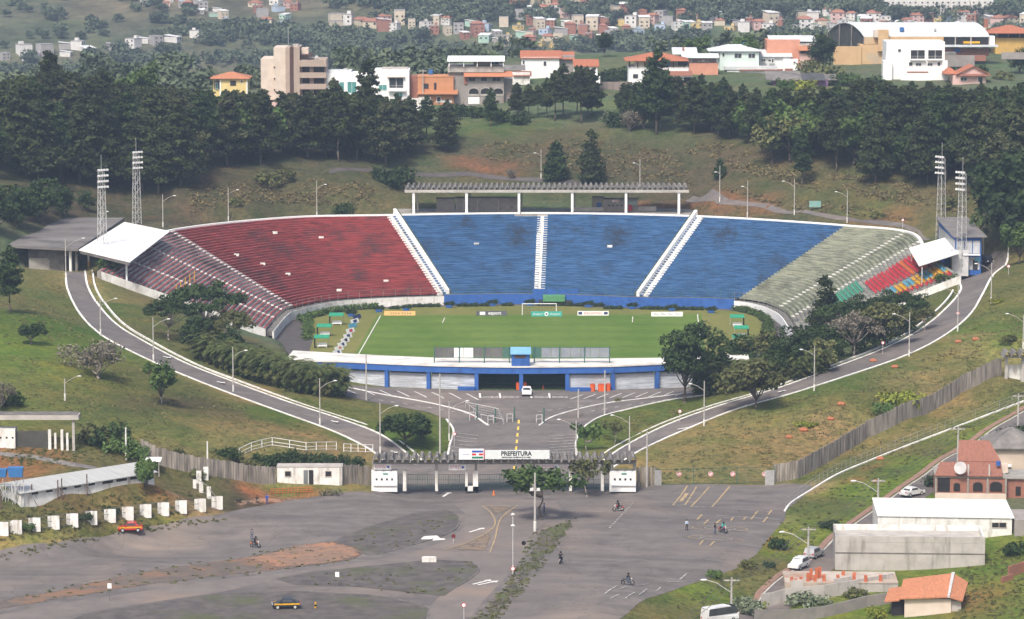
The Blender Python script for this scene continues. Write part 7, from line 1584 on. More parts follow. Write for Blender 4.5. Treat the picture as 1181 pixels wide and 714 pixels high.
# ---------------------------------------------------------------- street lamps and poles
lampm = P_('lamp_head',(.72,.72,.70),(.6,.6,.58))
def lamp(px, py, hp, ax, label, group='street lamps around the stadium', col=pole_c, arm=None, wb=True):
    """ax: arm direction in photo pixels (head offset), hp: height in photo pixels"""
    q = hit(px, py); k = q.y/F; H_ = hp*k; r = empty('street_lamp', tuple(q), 0, label, 'street lamp', group)
    MB().cyl((0,0,-.3),(0,0,H_),.13,.08,n=7).build('pole', col, r)
    if wb: MB().cyl((0,0,-.1),(0,0,1.2),.15,n=7).build('painted_base', white, r)
    if ax:
        z0 = H_*.78; x = ax*k; zt = z0+abs(x)*.55
        MB().tube([(0,0,z0),(x*.5,-.1,z0+abs(x)*.36),(x,-.2,zt)], .045, 5).build('arm', conc_l, r)
        sgn = 1 if x > 0 else -1
        MB().ball((x+sgn*.2,-.2,zt),.36,.17,.12,8,5).build('lamp_head', lampm, r)
    return r
LB = [(76,321,46,20,'street lamp left of the grey roofed building, at the top of the left road'),(116,387,44,17,'second street lamp down the left ring road'),(177,416,51,17,'third street lamp down the left ring road, above the dark tree'),(186,466,48,7,'street lamp rising through the dark tree beside the left road'),(269,452,53,14,'street lamp on the grass beside the palm hedge'),(369,490,55,17,'street lamp below the lower end of the palm hedge'),(438.5,523,60,18,'street lamp behind the left end of the gateway roof'),(75,462,26,16,'street lamp on the lawn below the leafless grey tree'),
 (518,508,46,20,'street lamp on the right tip of the left lawn island'),(664.5,525,41,-19,'street lamp on the left tip of the right lawn island'),(726,520,41,-19,'street lamp in the middle of the right lawn island'),(812,491,53,-15,'street lamp beside the right ring road near the round sign'),(939,451,53,-14,'street lamp on the right ring road below the palm clumps'),(1048.5,411,52,-17,'street lamp on the right ring road below the green stand'),(1104.5,382,54,-16,'street lamp on the right ring road near the coloured seats'),(1143,350,48,-17,'street lamp at the bend of the right ring road'),(1180,402,40,-18,'street lamp on the right bank at the edge'),
 (263.5,255,40,10,'street lamp behind the red stand, left one'),(365.5,250,42,9,'street lamp behind the middle of the red stand'),(188,262,38,13,'street lamp behind the roof of the left canopy'),(118,262,20,5,'short lamp behind the grey roof'),(624,206,34,-6,'street lamp on the hillside above the shelter, left one'),(738,219,36,-6,'street lamp on the hillside above the right half of the shelter'),(830,233,42,-4,'street lamp beside the very small conifer'),(862,250,42,-5,'street lamp behind the wedge of blue stand'),(916,248,42,-12,'street lamp behind the boundary of blue and green stands'),(977,257,38,-12,'street lamp behind the green stand'),(1163,290,50,-16,'street lamp at the forest edge on the right')]
for a in LB: lamp(*a)
for px,py,hp,l in ((422.5,462,54,'bare concrete pole between the lawn island and the entrance wall'),(507.5,523,94,'tall bare pole on the right side of the left lawn island'),(697.5,478,52,'bare pole in front of the orange bins'),(667,482,34,'short bare pole left of the right lawn island'),(746,562,66,'tall concrete pole beside the short board fence'),(145.5,530,38,'white pole behind the long shed'),(239.5,548,40,'white pole behind the board fence on the left'),(488,122,42,'utility pole in front of the orange house'),(980,66,32,'utility pole beside the ochre boundary wall'),(1110,64,34,'utility pole in front of the sports hall'),(1134,294,56,'concrete pole in the trees above the right building')):
    q=hit(px,py); r=empty('utility_pole',tuple(q),0,l,'pole'); H_=hp*q.y/F; MB().cyl((0,0,-.3),(0,0,H_),.17,.11,n=7).build('pole', pole_c if hp!=38 and hp!=40 else white, r)
    if px in (980,488,1110): MB().box(-1.1,-.08,H_-.5,1.1,.08,H_-.35).build('crossarm', conc_l, r)
q=hit(617,613); r=empty('street_lamp',tuple(q),0,'tall lamp post with twin floodlights beside the leaning lot tree','street lamp'); MB().cyl((0,0,-.2),(0,0,9),.19,.12,n=7).build('pole',pole_c,r); MB().cyl((0,0,0),(0,0,1.6),.22,n=7).build('painted_base',white,r)
for s in (-1,1): MB().cb(s*.5,-.2,6.5,.5,.3,.4).build('floodlight',lampm,r)
MB().box(-.9,-.05,6.2,.9,.05,6.3).build('crossbar',metal_g,r)
q=hit(591.5,661); r=empty('street_lamp',tuple(q),0,'slender pole with small lamps at the left edge of the verge','street lamp'); MB().cyl((0,0,-.2),(0,0,8.8),.07,n=6).build('pole',metal_g,r); MB().cyl((0,0,0),(0,0,1.1),.1,n=6).build('painted_base',cleanwhite,r)
for z_ in (8.5,6.9): MB().ball((0,-.1,z_),.32,.2,.16,8,5).build('lamp_head',lampm,r)
for px,py,hp,l,blank in ((535,716,19,'round white sign on a thin pole at the bottom of the lane',0),(591.5,664,8.5,'round white sign on the slender pole by the verge',0),(523,627,9,'dark red round sign on the approach lane',1),(604,633,7,'black round sign beside the verge',2),(126.5,693,18,'white square sign near the bottom left of the lot',3),(389,676,14,'white square sign on the lower island',3),(784,487,13,'round red rimmed sign on the right lawn island',0),(524,515,15,'round red rimmed sign beside the tall bare pole',0),(1104.5,374,13,'round white sign beside the right ring road lamp',0),(1018,408,13,'round white sign on the grass below the grey branched tree',0),(1041,270,16,'round white sign behind the green stand rim',0),(1163,317,10,'round white sign at the top bend of the right road',0)):
    q=hit(px,py); k=q.y/F; H_=hp*k; r=empty('road_sign',tuple(q),0,l,'road sign'); MB().cyl((0,0,-.2),(0,0,H_),.05,n=5).build('post',metal_g if blank<3 else conc_d,r)
    if blank==3: MB().box(-.28,-.06,H_-.35,.28,-.02,H_+.35).build('plate',cleanwhite,r)
    else:
        p_=MB().cyl((0,-.06,H_),(0,-.1,H_),.33,n=16).build('plate',[cols['red'],P_('dark_red',(.16,.03,.03)),blackm][blank],r)
        if blank==0: MB().cyl((0,-.11,H_),(0,-.13,H_),.24,n=16).build('white_face',cleanwhite,r)
# utility poles with sagging wires along the bank
UP=[(843.5,705,32),(932,652,38),(1012.5,588,30),(1104.5,536,38),(1174,496,36)]
tops=[]
for (px,py,hp),l in zip(UP,('utility pole above the white van','utility pole beside the two parked white cars','utility pole above the concrete box building','utility pole behind the red brick house','utility pole at the right edge by the grey hipped roof')):
    q=hit(px,py); H_=hp*q.y/F+1; r=empty('utility_pole',tuple(q),0,l,'pole','utility poles along the descending street'); MB().cyl((0,0,-.4),(0,0,H_),.2,.13,n=7).build('pole',pole_c,r); MB().box(-1.1,-.08,H_-.5,1.1,.08,H_-.32).build('crossarm',conc_l,r)
    for s in (-1,0,1): MB().cyl((s*.95,0,H_-.32),(s*.95,0,H_-.1),.07,n=5).build('insulator',conc_d,r)
    if px<1100:
        MB().tube([(0,0,H_*.55),(-2.2,-.3,H_*.55+1.5),(-3.6,-.4,H_*.55+1.9)],.06,5).build('lamp_arm',metal_g,r); MB().ball((-3.9,-.4,H_*.55+1.9),.5,.22,.15,8,5).build('lamp_head',lampm,r)
    tops.append(q+Vector((0,0,H_-.1)))
q0=tops[0]+(tops[0]-tops[1])*1.1; tops=[q0]+tops+[tops[-1]+(tops[-1]-tops[-2])*1.2]
for a,b in zip(tops,tops[1:]):
    for s in (-.95,0,.95):
        pts=[]
        for k in range(13):
            t=k/12; p=a.lerp(b,t); pts.append((p.x+s,p.y,p.z-1.5*4*t*(1-t)))
        tag(MB().tube(pts,.045,3).build('power_line',P_('cable',(.12,.12,.12))),'thin power line sagging between the street poles','cable','power lines along the street')
# ---------------------------------------------------------------- stadium furniture
def dugout(px,py,label,flip=1):
    q=G(px,py,.05); r=empty('dugout',tuple(q),0,label,'dugout','green roofed dugouts beside the pitch'); gm=P_('green_canopy',(.03,.30,.17),(.03,.24,.14))
    MB().hexa([(-1.5,-.9,2.0),(1.5,-.9,2.0),(1.5,1.2,2.4),(-1.5,1.2,2.4)],[(-1.5,-.9,2.12),(1.5,-.9,2.12),(1.5,1.2,2.52),(-1.5,1.2,2.52)]).build('roof',gm,r)
    MB().box(-1.4*flip-.1,-.7,0,-1.4*flip+.1,1.1,2.1).build('side_panel',blackm,r); MB().box(-.9,0,.25,1.1,.5,.5).box(-.9,.5,.25,1.1,.6,.95).box(-.8,.1,0,-.7,.5,.25).box(.9,.1,0,1.0,.5,.25).build('bench',cleanwhite,r)
    for x in (-1.4,1.4): MB().cyl((x,1.1,0),(x,1.1,2.4),.05,n=4).build('post',metal_g,r)
for a in ((388,375,'green dugout farthest up the left touchline',1),(374,388,'wide green dugout in the middle of the left touchline',1),(371,401,'green dugout nearest the entrance roof on the left',1),(850,377,'green dugout farthest up the right touchline',-1),(855,390,'wide green dugout in the middle of the right touchline',-1),(853,401,'green dugout nearest the entrance roof on the right',-1)): dugout(*a)
def board(px0,px1,pyb,hh,m,label,deco):
    a=G(px0,pyb,.06); b=G(px1,pyb,.06); w=(b-a).length/2; r=empty('advertising_board',tuple((a+b)/2),0,label,'advertising board','advertising boards behind the far goal line'); MB().box(-w,-.05,0,w,.05,hh).build('panel',m,r)
    deco(r,w,hh); return r
navy=P_('navy_print',(.04,.05,.16)); white_m=cleanwhite
def chev(m,x,z,s,d=1): m.poly([(x,-.06,z-s),(x+d*s*.45,-.06,z-s),(x+d*s*1.3,-.06,z),(x+d*s*.85,-.06,z)]).poly([(x+d*s*.85,-.06,z),(x+d*s*1.3,-.06,z),(x+d*s*.45,-.06,z+s),(x,-.06,z+s)])
def d1(r,w,h_):
    m=MB()
    for x0 in (-w*.6,w*.12):
        for i in range(3): chev(m,x0+i*.55,h_/2,.26)
        m.poly([(x0+1.7,-.06,h_/2-.1),(x0+2.0,-.06,h_/2-.1),(x0+2.0,-.06,h_/2+.1),(x0+1.7,-.06,h_/2+.1)])
    m.build('chevron_print',navy,r)
board(443,479,364,1.0,P_('amber_board',(.80,.50,.20),(.75,.46,.18)),'amber advertising board with dark chevrons',d1)
def d2(r,w,h_):
    MB().box(-w*.78,-.07,.15,-w*.42,-.055,h_-.15).build('white_square',white_m,r); ptext('esport',1.05,white_m,Matrix.Translation((w*.2,-.07,h_/2+.05))@RX,'lettering',r,.005,bold=.02)
board(549.5,584.5,364,1.0,P_('slate_board',(.12,.12,.15)),'dark grey advertising board reading esport',d2)
def d3(r,w,h_):
    ptext('afusport',.7,white_m,Matrix.Translation((-w*.55,-.07,h_/2))@RX,'lettering',r,.005,sx=.95); MB().cyl((0,-.06,h_/2),(0,-.075,h_/2),.45,n=14).build('round_emblem',white_m,r); MB().cyl((0,-.08,h_/2),(0,-.09,h_/2),.2,n=10).build('emblem_core',navy,r); ptext('afusport',.7,white_m,Matrix.Translation((w*.55,-.07,h_/2))@RX,'lettering',r,.005,sx=.95)
board(612.5,648,365,1.1,P_('turquoise_board',(.06,.40,.33),(.05,.36,.30)),'turquoise advertising board behind the goal',d3)
def d4(r,w,h_):
    for s in (-1,1): MB().box(s*w*.82-.4,-.07,.25,s*w*.82+.4,-.055,h_-.2).build('crest',navy,r)
    ptext('BAHAMAS',.85,P_('rose_print',(.75,.30,.30)),Matrix.Translation((0,-.07,h_/2))@RX,'lettering',r,.005,sx=1.0)
board(666,702,364,1.0,white_m,'white advertising board with rose lettering and two crests',d4)
def d5(r,w,h_):
    for i in range(4): ptext('Plus',.6,P_('grey_print',(.35,.35,.37)),Matrix.Translation((w*(-.68+.45*i),-.07,h_/2))@RX,'lettering',r,.005)
board(751,787.5,365,1.0,white_m,'plain white advertising board with four small grey words',d5)
for i,(px,py,m,l) in enumerate(((412.5,368,navy,'dark blue'),(410,373,white_m,'white, second from the corner'),(407.5,378,cols['sky'],'pale blue'),(405,384,cols['red'],'red and white'),(402,390,white_m,'white, in the middle of the row'),(399,395,blackm,'black and white'),(395.5,400,white_m,'white, third from the roof'),(392,404.5,cols['orange'],'orange'),(390,409,white_m,'white, nearest the entrance roof'))):
    q=G(px,py,.06); r=empty('advertising_board',tuple(q),math.radians(68),l+' small board of the slanting row along the left touchline' if not l.startswith('white,') else 'white small board of the touchline row,'+l[6:],'advertising board','small boards along the left touchline')
    T=Matrix.Rotation(math.radians(-18),4,'X'); MB().box(-1.9,-.04,0,1.9,.04,1.0,0,T).build('panel',white_m if i%2 else m,r); MB().box(-.9+.1*i%1,-.06,.2,.9,-.045,.8,0,T).box(-.9+.1*i%1,.045,.2,.9,.06,.8,0,T).build('print',m if m is not white_m else navy,r)
# orange bins and small things at the entrance
for px,py,l in ((598,449.5,'orange bin left of the central blue pillar'),(604.5,449.5,'orange bin right of the central blue pillar'),(683.5,451.5,'orange bin, first from the potted bushes'),(692.5,451.5,'second orange bin from the potted bushes'),(696.5,451.5,'third orange bin, behind the bare pole'),(701.5,451,'orange bin nearest the blue corner pillar')):
    q=hit(px,py); r=empty('litter_bin',tuple(q),0,l,'bin','orange bins at the entrance'); MB().cyl((0,0,0),(0,0,1.25),.42,.48,n=10).build('body',P_('bin_orange',(.75,.13,.03),(.65,.11,.03)),r); MB().cyl((0,0,1.25),(0,0,1.4),.5,.35,n=10).build('lid',P_('bin_lid',(.45,.08,.03)),r)
for px,py,sx,l in ((538,450.5,1.5,'long blue planter box against the entrance wall'),(669,451.5,1.9,'blue planter box under the potted bushes')):
    q=hit(px,py); o=tag(MB().hexa([(-sx,-.4,0),(sx,-.4,0),(sx,.4,0),(-sx,.4,0)],[(-sx-.1,-.5,.7),(sx+.1,-.5,.7),(sx+.1,.5,.7),(-sx-.1,.5,.7)]).build('planter_box',blue),l,'planter'); o.location=q
for px,py,l in ((626.5,449,'red and white traffic cone in the dark entrance'),(569.5,571,'small orange cone on the lot'),): 
    q=hit(px,py); r=empty('traffic_cone',tuple(q),0,l,'cone'); MB().cyl((0,0,.05),(0,0,.8),.22,.04,n=8).build('cone',cols['orange'],r); MB().box(-.28,-.28,0,.28,.28,.05).build('base',cols['orange'],r)
q=hit(571,504); 
for px,py,l in ((1055,703,'x'),): pass
for px,py,l,m in ((336,699.5,'',None),): pass
q=hit(364,702); r=empty('traffic_cone',tuple(q),0,'yellow and black striped bollard beside the black car','bollard'); MB().cyl((0,0,0),(0,0,.9),.14,n=8).build('body',cols['yellow'],r); MB().cyl((0,0,.35),(0,0,.6),.15,n=8).build('black_band',blackm,r)
q=hit(495,648.5); o=tag(MB().box(-1.05,-.35,0,1.05,.35,.75).box(-.9,-.3,.751,.9,.3,.82).build('concrete_block',white),'white painted concrete block on the corner of the dark island','block'); o.location=q
q=hit(497,621); o=tag(MB().hexa([(-1.6,-1.0,0),(1.7,-.9,0),(1.2,1.1,0),(-1.3,.9,0)],[(-1.2,-.7,.25),(1.3,-.6,.2),(.9,.8,.3),(-1,.7,.22)]).hexa([(.2,-1.8,0),(2.0,-1.2,0),(2.3,-.9,0),(.5,-1.0,0)],[(.4,-1.6,.2),(1.8,-1.2,.2),(2.0,-1.0,.2),(.6,-1.1,.2)]).build('rubble_heap',white),'heap of broken white rubble on the kerb of the dark island','rubble'); o.location=q
q=hit(470,144+0); 
q=hit(951,240); r=empty('notice_board',tuple(hit(940,243)),0,'small teal sign board on the slope behind the blue stand','sign'); MB().box(-1.3,-.05,.8,1.3,.05,2.2).build('panel',P_('teal_board',(.14,.34,.30),(.3,.42,.4)),r); MB().cyl((-1,0,0),(-1,0,.8),.06,n=4).build('post',conc_d,r); MB().cyl((1,0,0),(1,0,.8),.06,n=4).build('post',conc_d,r)
rg=random.Random(11)
for i,(px,py) in enumerate(((1105,395),(1125,392),(927,497),(910,505),(958,484),(1015,530),(1010,556),(1032,424),(1007,417),(970,467))):
    q=hit(px,py); o=tag(MB().ball((0,0,.15),.75,.5,.42,7,4).build('earth_mound',P_('termite_earth',(.42,.16,.07),(.32,.12,.06),scale=2)),'small orange termite mound on the grassy slope','earth mound','orange earth mounds on the right slope'); o.location=q; s=rg.uniform(.7,1.2); o.scale=(s,s,s)
# ---------------------------------------------------------------- vehicles
def car(px,py,rz,paint,label,kind='hatch',stripe=None,L=4.0,dark_low=False):
    q=hit(px,py); r=empty('parked_car' if kind!='van' else 'parked_van',tuple(q+Vector((0,0,.06))),rz,label,'car' if kind!='van' else 'van'); W2=.84; h1=.86; h2=1.45 if kind=='hatch' else (1.62 if kind=='suv' else 1.42)
    if kind=='van': h1=1.1; h2=2.3; W2=.98
    f=L/2
    prof={'hatch':[(-f,.35),(-f,.75),(-f+.1,h1),(-f*.78,h1+.04),(-f*.42,h2),(f*.18,h2),(f*.48,h1+.06),(f*.92,h1-.14),(f,.62),(f,.35)],
          'suv':[(-f,.4),(-f,.95),(-f+.06,h1+.15),(-f*.86,h2),(f*.1,h2),(f*.42,h1+.14),(f*.92,h1+.02),(f,.75),(f,.4)],
          'sedan':[(-f,.35),(-f,.8),(-f*.9,h1+.05),(-f*.62,h1+.08),(-f*.4,h2),(f*.15,h2),(f*.45,h1+.06),(f*.92,h1-.12),(f,.62),(f,.35)],
          'van':[(-f,.4),(-f,1.2),(-f+.06,h2-.1),(-f+.2,h2),(f*.5,h2),(f*.82,h1+.25),(f*.97,h1-.05),(f,.75),(f,.4)]}[kind]
    m=MB(); A=[(x,-W2*(1 if z<h1+.2 else .84),z) for x,z in prof]; B=[(x,W2*(1 if z<h1+.2 else .84),z) for x,z in prof]; n=len(prof)
    m.v=A+B; m.f=[tuple(range(n)),tuple(reversed(range(n,2*n)))]+[(i,i+n,(i+1)%n+n,(i+1)%n) for i in range(n)]; m.m=[0]*len(m.f)
    m.build('body',paint,r)
    # glass: side windows, windscreen and rear window
    top=[p for p in prof if p[1]>h1+.2]; xs=[p[0] for p in top]; x0,x1=min(xs),max(xs)
    zb=h1+.12; zt=h2-.1
    for s in (-1,1):
        y=s*(W2*1.0); g=MB(); g.poly([(x0-.12,y,zb+.04),(x1+.36,y,zb+.04),(x1+.02,s*W2*.885,zt),(x0+.08,s*W2*.885,zt)][::s]); g.build('side_window',glass,r)
    g=MB(); g.poly([(x1+.62,-W2*.82,zb),(x1+.62,W2*.82,zb),(x1+.1,W2*.72,zt+.02),(x1+.1,-W2*.72,zt+.02)]); g.build('windscreen',glass,r)
    g=MB(); g.poly([(-f*.80 if kind!='sedan' else -f*.62,W2*.8,zb+.02),(-f*.80 if kind!='sedan' else -f*.62,-W2*.8,zb+.02),(x0-.04,-W2*.72,zt+.02),(x0-.04,W2*.72,zt+.02)]); g.build('rear_window',glass,r)
    for sx in (-f*.62,f*.62):
        for s in (-1,1):
            w_=MB().cyl((sx,s*(W2-.12),.32),(sx,s*(W2+.03),.32),.33,n=12).build('wheel',blackm,r); MB().cyl((sx,s*(W2+.03),.32),(sx,s*(W2+.05),.32),.19,n=10).build('rim',metal_g,w_)
    for s in (-1,1):
        MB().box(f-.03,s*W2*.72-.16,.62,f+.02,s*W2*.72+.16,.78).build('headlight',cleanwhite,r); MB().box(-f-.02,s*W2*.78-.12,.7,-f+.03,s*W2*.78+.12,.95).build('tail_light',cols['red'],r)
        MB().box(x1+.25,s*(W2+.02)-.08,h1+.05,x1+.45,s*(W2+.02)+.1,h1+.2).build('mirror',paint,r)
    if stripe:
        for s in (-1,1): MB().box(-f+.08,s*W2-.012,.62,f-.25,s*W2+.012,.84).build('stripe',stripe,r)
    return r
p_red=P_('red_car_paint',(.50,.03,.03),rough=.3); p_blk=P_('black_car_paint',(.02,.022,.03),rough=.25); p_wht=P_('white_car_paint',(.78,.78,.77),rough=.3); p_slv=P_('silver_car_paint',(.45,.46,.48),rough=.3)
for mm in (p_red,p_blk,p_wht,p_slv): mm.node_tree.nodes['Principled BSDF'].inputs['Specular IOR Level'].default_value=.5
car(150,613,math.radians(188),p_red,'red hatchback with yellow side stripe by the white panel fence',stripe=cols['yellow'],L=3.7)
car(330,702,math.radians(186),p_blk,'black hatchback with yellow stripe at the bottom of the lot',stripe=cols['yellow'],L=3.8)
car(921,656,math.radians(-118),p_wht,'white station wagon, nearer of the two cars parked on the street','suv',L=4.2)
car(939,643,math.radians(62),p_slv,'silver grey car parked in front of the white station wagon','suv',L=4.1)
car(607.5,455.5,math.radians(-90),p_wht,'white car standing in front of the dark entrance opening','sedan',L=4.3)
car(1052,572,math.radians(40),p_wht,'white car half hidden between the street and the warehouse roof','sedan',L=4.2)
car(512,120,math.radians(180),p_wht,'white car parked in front of the orange house','suv',L=4.2)
car(1139,304,math.radians(-80),p_blk,'dark car beside the blue and white building','suv',L=4.3)
car(830,718,math.radians(35),p_wht,'white van cut by the bottom edge of the picture','van',L=5.2)
# ---------------------------------------------------------------- people and motorcycles
def body(name, J, Ed, Rr, mats, zcut):
    me=bpy.data.meshes.new(name); me.from_pydata(J,Ed,[]); o=bpy.data.objects.new(name,me); COL.objects.link(o)
    sk=o.modifiers.new('s','SKIN'); me.skin_vertices.new() if not me.skin_vertices else None
    for i,rr in enumerate(Rr): me.skin_vertices[0].data[i].radius=(rr,rr)
    me.skin_vertices[0].data[0].use_root=True
    su=o.modifiers.new('u','SUBSURF'); su.levels=1; su.render_levels=1
    dg=bpy.context.evaluated_depsgraph_get(); m2=bpy.data.meshes.new_from_object(o.evaluated_get(dg)); bpy.data.objects.remove(o)
    m2.materials.clear()
    for m in mats: m2.materials.append(m)
    Jv=[Vector(j) for j in J]
    for p in m2.polygons:
        c=p.center; i=min(range(len(Jv)),key=lambda k:(Jv[k]-c).length); p.material_index=zcut[i]; p.use_smooth=True
    return m2
skin=P_('skin',(.28,.17,.12)); hairm=P_('dark_hair',(.02,.015,.012)); denim=P_('denim',(.10,.14,.22),(.08,.11,.18)); blackc=P_('black_cloth',(.022,.022,.028)); 
def person_mesh(shirt, pants, pose='stand', helmet=None, shoe=blackm):
    # joints: 0 pelvis 1 belly 2 chest 3 neck 4 head 5 crown; arms 6-9,10-13; legs 14-17,18-21
    if pose=='stand':
        J=[(0,0,.95),(0,0,1.12),(0,.01,1.36),(0,0,1.50),(0,-.02,1.62),(0,-.01,1.72),
           (-.18,0,1.42),(-.25,.03,1.15),(-.24,-.08,.93),(-.23,-.12,.84),(.18,0,1.42),(.26,.02,1.15),(.22,-.14,.98),(.20,-.2,.92),
           (-.10,0,.88),(-.12,.0,.50),(-.13,.05,.08),(-.13,-.12,.04),(.10,0,.88),(.13,-.03,.50),(.15,.02,.08),(.15,-.14,.04)]
    elif pose=='crouch':
        J=[(0,.1,.38),(0,.02,.55),(0,-.1,.76),(0,-.15,.90),(0,-.2,1.02),(0,-.2,1.11),
           (-.18,-.1,.82),(-.26,-.3,.62),(-.2,-.48,.45),(-.18,-.52,.38),(.18,-.1,.82),(.26,-.3,.62),(.2,-.48,.45),(.18,-.52,.38),
           (-.12,.02,.34),(-.17,-.38,.48),(-.15,-.15,.08),(-.15,-.3,.04),(.12,.02,.34),(.17,-.38,.48),(.15,-.15,.08),(.15,-.3,.04)]
    else: # ride, facing -y
        J=[(0,.15,.88),(0,.12,1.06),(0,.0,1.30),(0,-.04,1.44),(0,-.08,1.56),(0,-.07,1.66),
           (-.19,0,1.36),(-.33,-.22,1.15),(-.33,-.48,1.06),(-.32,-.55,1.05),(.19,0,1.36),(.33,-.22,1.15),(.33,-.48,1.06),(.32,-.55,1.05),
           (-.13,.08,.82),(-.24,-.30,.78),(-.22,-.02,.36),(-.22,-.18,.32),(.13,.08,.82),(.24,-.30,.78),(.22,-.02,.36),(.22,-.18,.32)]
    Ed=[(0,1),(1,2),(2,3),(3,4),(4,5),(2,6),(6,7),(7,8),(8,9),(2,10),(10,11),(11,12),(12,13),(0,14),(14,15),(15,16),(16,17),(0,18),(18,19),(19,20),(20,21)]
    Rr=[.15,.14,.16,.06,.10,.075,.075,.055,.04,.035,.075,.055,.04,.035,.10,.07,.05,.045,.10,.07,.05,.045]
    Z=[1,0,0,2,2,3,0,0,2,2,0,0,2,2,1,1,1,4,1,1,1,4]
    return body('person',J,Ed,Rr,[shirt,pants,skin,helmet or hairm,shoe],Z)
def add_person(loc,rz,shirt,pants,pose,label,helmet=None):
    me=person_mesh(shirt,pants,pose,helmet); o=link('person',me); o.location=loc; o.rotation_euler=(0,0,rz); tag(o,label,'person')
    if helmet:
        z=1.60; y=-.08
        MB().ball((0,y,z),.155,.175,.16,10,6).build('helmet',helmet,o,True)
    else:
        zz={'stand':(0,.01,1.66),'crouch':(0,-.19,1.06)}.get(pose,(0,-.07,1.6)); MB().ball(zz,.115,.125,.105,8,5).build('hair',hairm,o,True)
    return o
def motorcycle(loc,rz,paint,label):
    r=empty('motorcycle',tuple(loc),rz,label,'motorcycle')
    for y in (-.66,.66):
        w=MB(); n=16
        for k in range(n): a=2*math.pi*k/n; b=2*math.pi*(k+1)/n; w.cyl((0,y+.27*math.cos(a),.31+.27*math.sin(a)),(0,y+.27*math.cos(b),.31+.27*math.sin(b)),.055,n=5)
        for k in range(6): a=math.pi*k/3; w.cyl((0,y,.31),(0,y+.26*math.cos(a),.31+.26*math.sin(a)),.015,n=3)
        w.build('wheel',blackm,r)
    MB().tube([(0,-.66,.31),(0,-.48,.85),(0,-.42,1.02)],.045,5).build('fork',metal_g,r)
    MB().hexa([(-.13,-.42,.74),(.13,-.42,.74),(.13,.05,.72),(-.13,.05,.72)],[(-.09,-.34,.95),(.09,-.34,.95),(.09,.0,.86),(-.09,.0,.86)]).build('tank',paint,r)
    MB().hexa([(-.12,.0,.70),(.12,.0,.70),(.12,.68,.76),(-.12,.68,.76)],[(-.12,.02,.80),(.12,.02,.80),(.10,.72,.88),(-.10,.72,.88)]).build('seat',blackm,r)
    MB().box(-.16,-.25,.28,.16,.15,.66).build('engine',P_('engine_grey',(.12,.12,.13),rough=.4),r); MB().tube([(.15,-.2,.35),(.17,.2,.28),(.17,.75,.36)],.045,5).build('exhaust',metal_g,r)
    MB().tube([(-.36,-.36,1.04),(-.12,-.44,1.02),(.12,-.44,1.02),(.36,-.36,1.04)],.025,5).build('handlebar',metal_g,r); MB().ball((0,-.56,.92),.1,.08,.1,8,5).build('headlight',cleanwhite,r)
    MB().box(-.07,.6,.55,.07,.92,.68).build('rear_fender',paint,r); MB().box(-.05,.92,.62,.05,.95,.70).build('tail_light',cols['red'],r); MB().tube([(0,-.1,.3),(0,.35,.4),(0,.66,.31)],.035,4).build('swingarm',blackm,r)
    return r
def rider(px,py,rz,paint,shirt,pants,helmet,l1,l2):
    q=hit(px,py)+Vector((0,0,.07)); motorcycle(q,rz,paint,l1); add_person(q,rz,shirt,pants,'ride',l2,helmet)
R_=math.radians
rider(294.5,632,R_(60),cols['orange'],blackc,blackc,blackm,'dark motorcycle on the wide lot beside the man on foot','person in black riding the motorcycle on the wide left lot')
rider(646.5,650,R_(170),cleanwhite,blackc,blackc,blackm,'motorcycle with pale plate seen from behind beyond the verge','person in black riding away beyond the weedy verge')
rider(713,590,R_(-70),cols['red'],blackc,blackc,blackm,'red and black motorcycle crossing the lot below the gateway','person in black riding the red motorcycle')
rider(724,675,R_(80),blackm,blackc,denim,blackm,'black motorcycle standing by the faded white bays','person in black sitting on the black motorcycle at the bottom')
rider(834,615,R_(40),cols['red'],P_('turquoise_shirt',(.05,.50,.42)),denim,blackm,'red tailed motorcycle on the oval practice track','person in turquoise shirt riding on the practice track')
add_person(hit(792,612),R_(20),P_('light_blue_shirt',(.50,.60,.75)),blackc,'stand','person in pale blue shirt and black trousers watching the practice track')
add_person(hit(824.5,616),R_(70),blackc,denim,'stand','person in black top and jeans standing next to the practice rider')
add_person(hit(290.5,623),R_(10),P_('grey_shirt',(.16,.17,.19)),denim,'stand','person in grey shirt and jeans walking on the wide lot')
add_person(hit(308,582),R_(-20),P_('royal_blue_shirt',(.03,.09,.45)),P_('blue_trousers',(.03,.06,.25)),'stand','person dressed all in blue near the red soil patch')
add_person(hit(296,579.5),R_(30),blackc,P_('beige_trousers',(.35,.3,.25)),'crouch','person in black crouching near the red soil patch')
add_person(hit(627.5,593),R_(100),P_('mid_blue_shirt',(.08,.14,.35)),blackc,'stand','person in blue leaning by the trunk of the lot tree')
# dog
q=hit(275,580.5); dgm=body('dog',[(0,.3,.5),(0,0,.52),(0,-.28,.55),(0,-.42,.68),(0,-.58,.66),(-.1,-.26,.3),(-.1,-.27,.03),(.1,-.26,.3),(.1,-.27,.03),(-.1,.3,.32),(-.1,.38,.2),(-.1,.33,.03),(.1,.3,.32),(.1,.38,.2),(.1,.33,.03),(0,.5,.55),(0,.68,.66)],
 [(0,1),(1,2),(2,3),(3,4),(2,5),(5,6),(2,7),(7,8),(0,9),(9,10),(10,11),(0,12),(12,13),(13,14),(0,15),(15,16)],[.14,.14,.16,.09,.05,.05,.03,.05,.03,.07,.04,.03,.07,.04,.03,.03,.02],[blackc],[0]*17)
o=link('dog',dgm); o.location=q; o.rotation_euler=(0,0,R_(100)); tag(o,'black dog standing near the crouching person','dog')
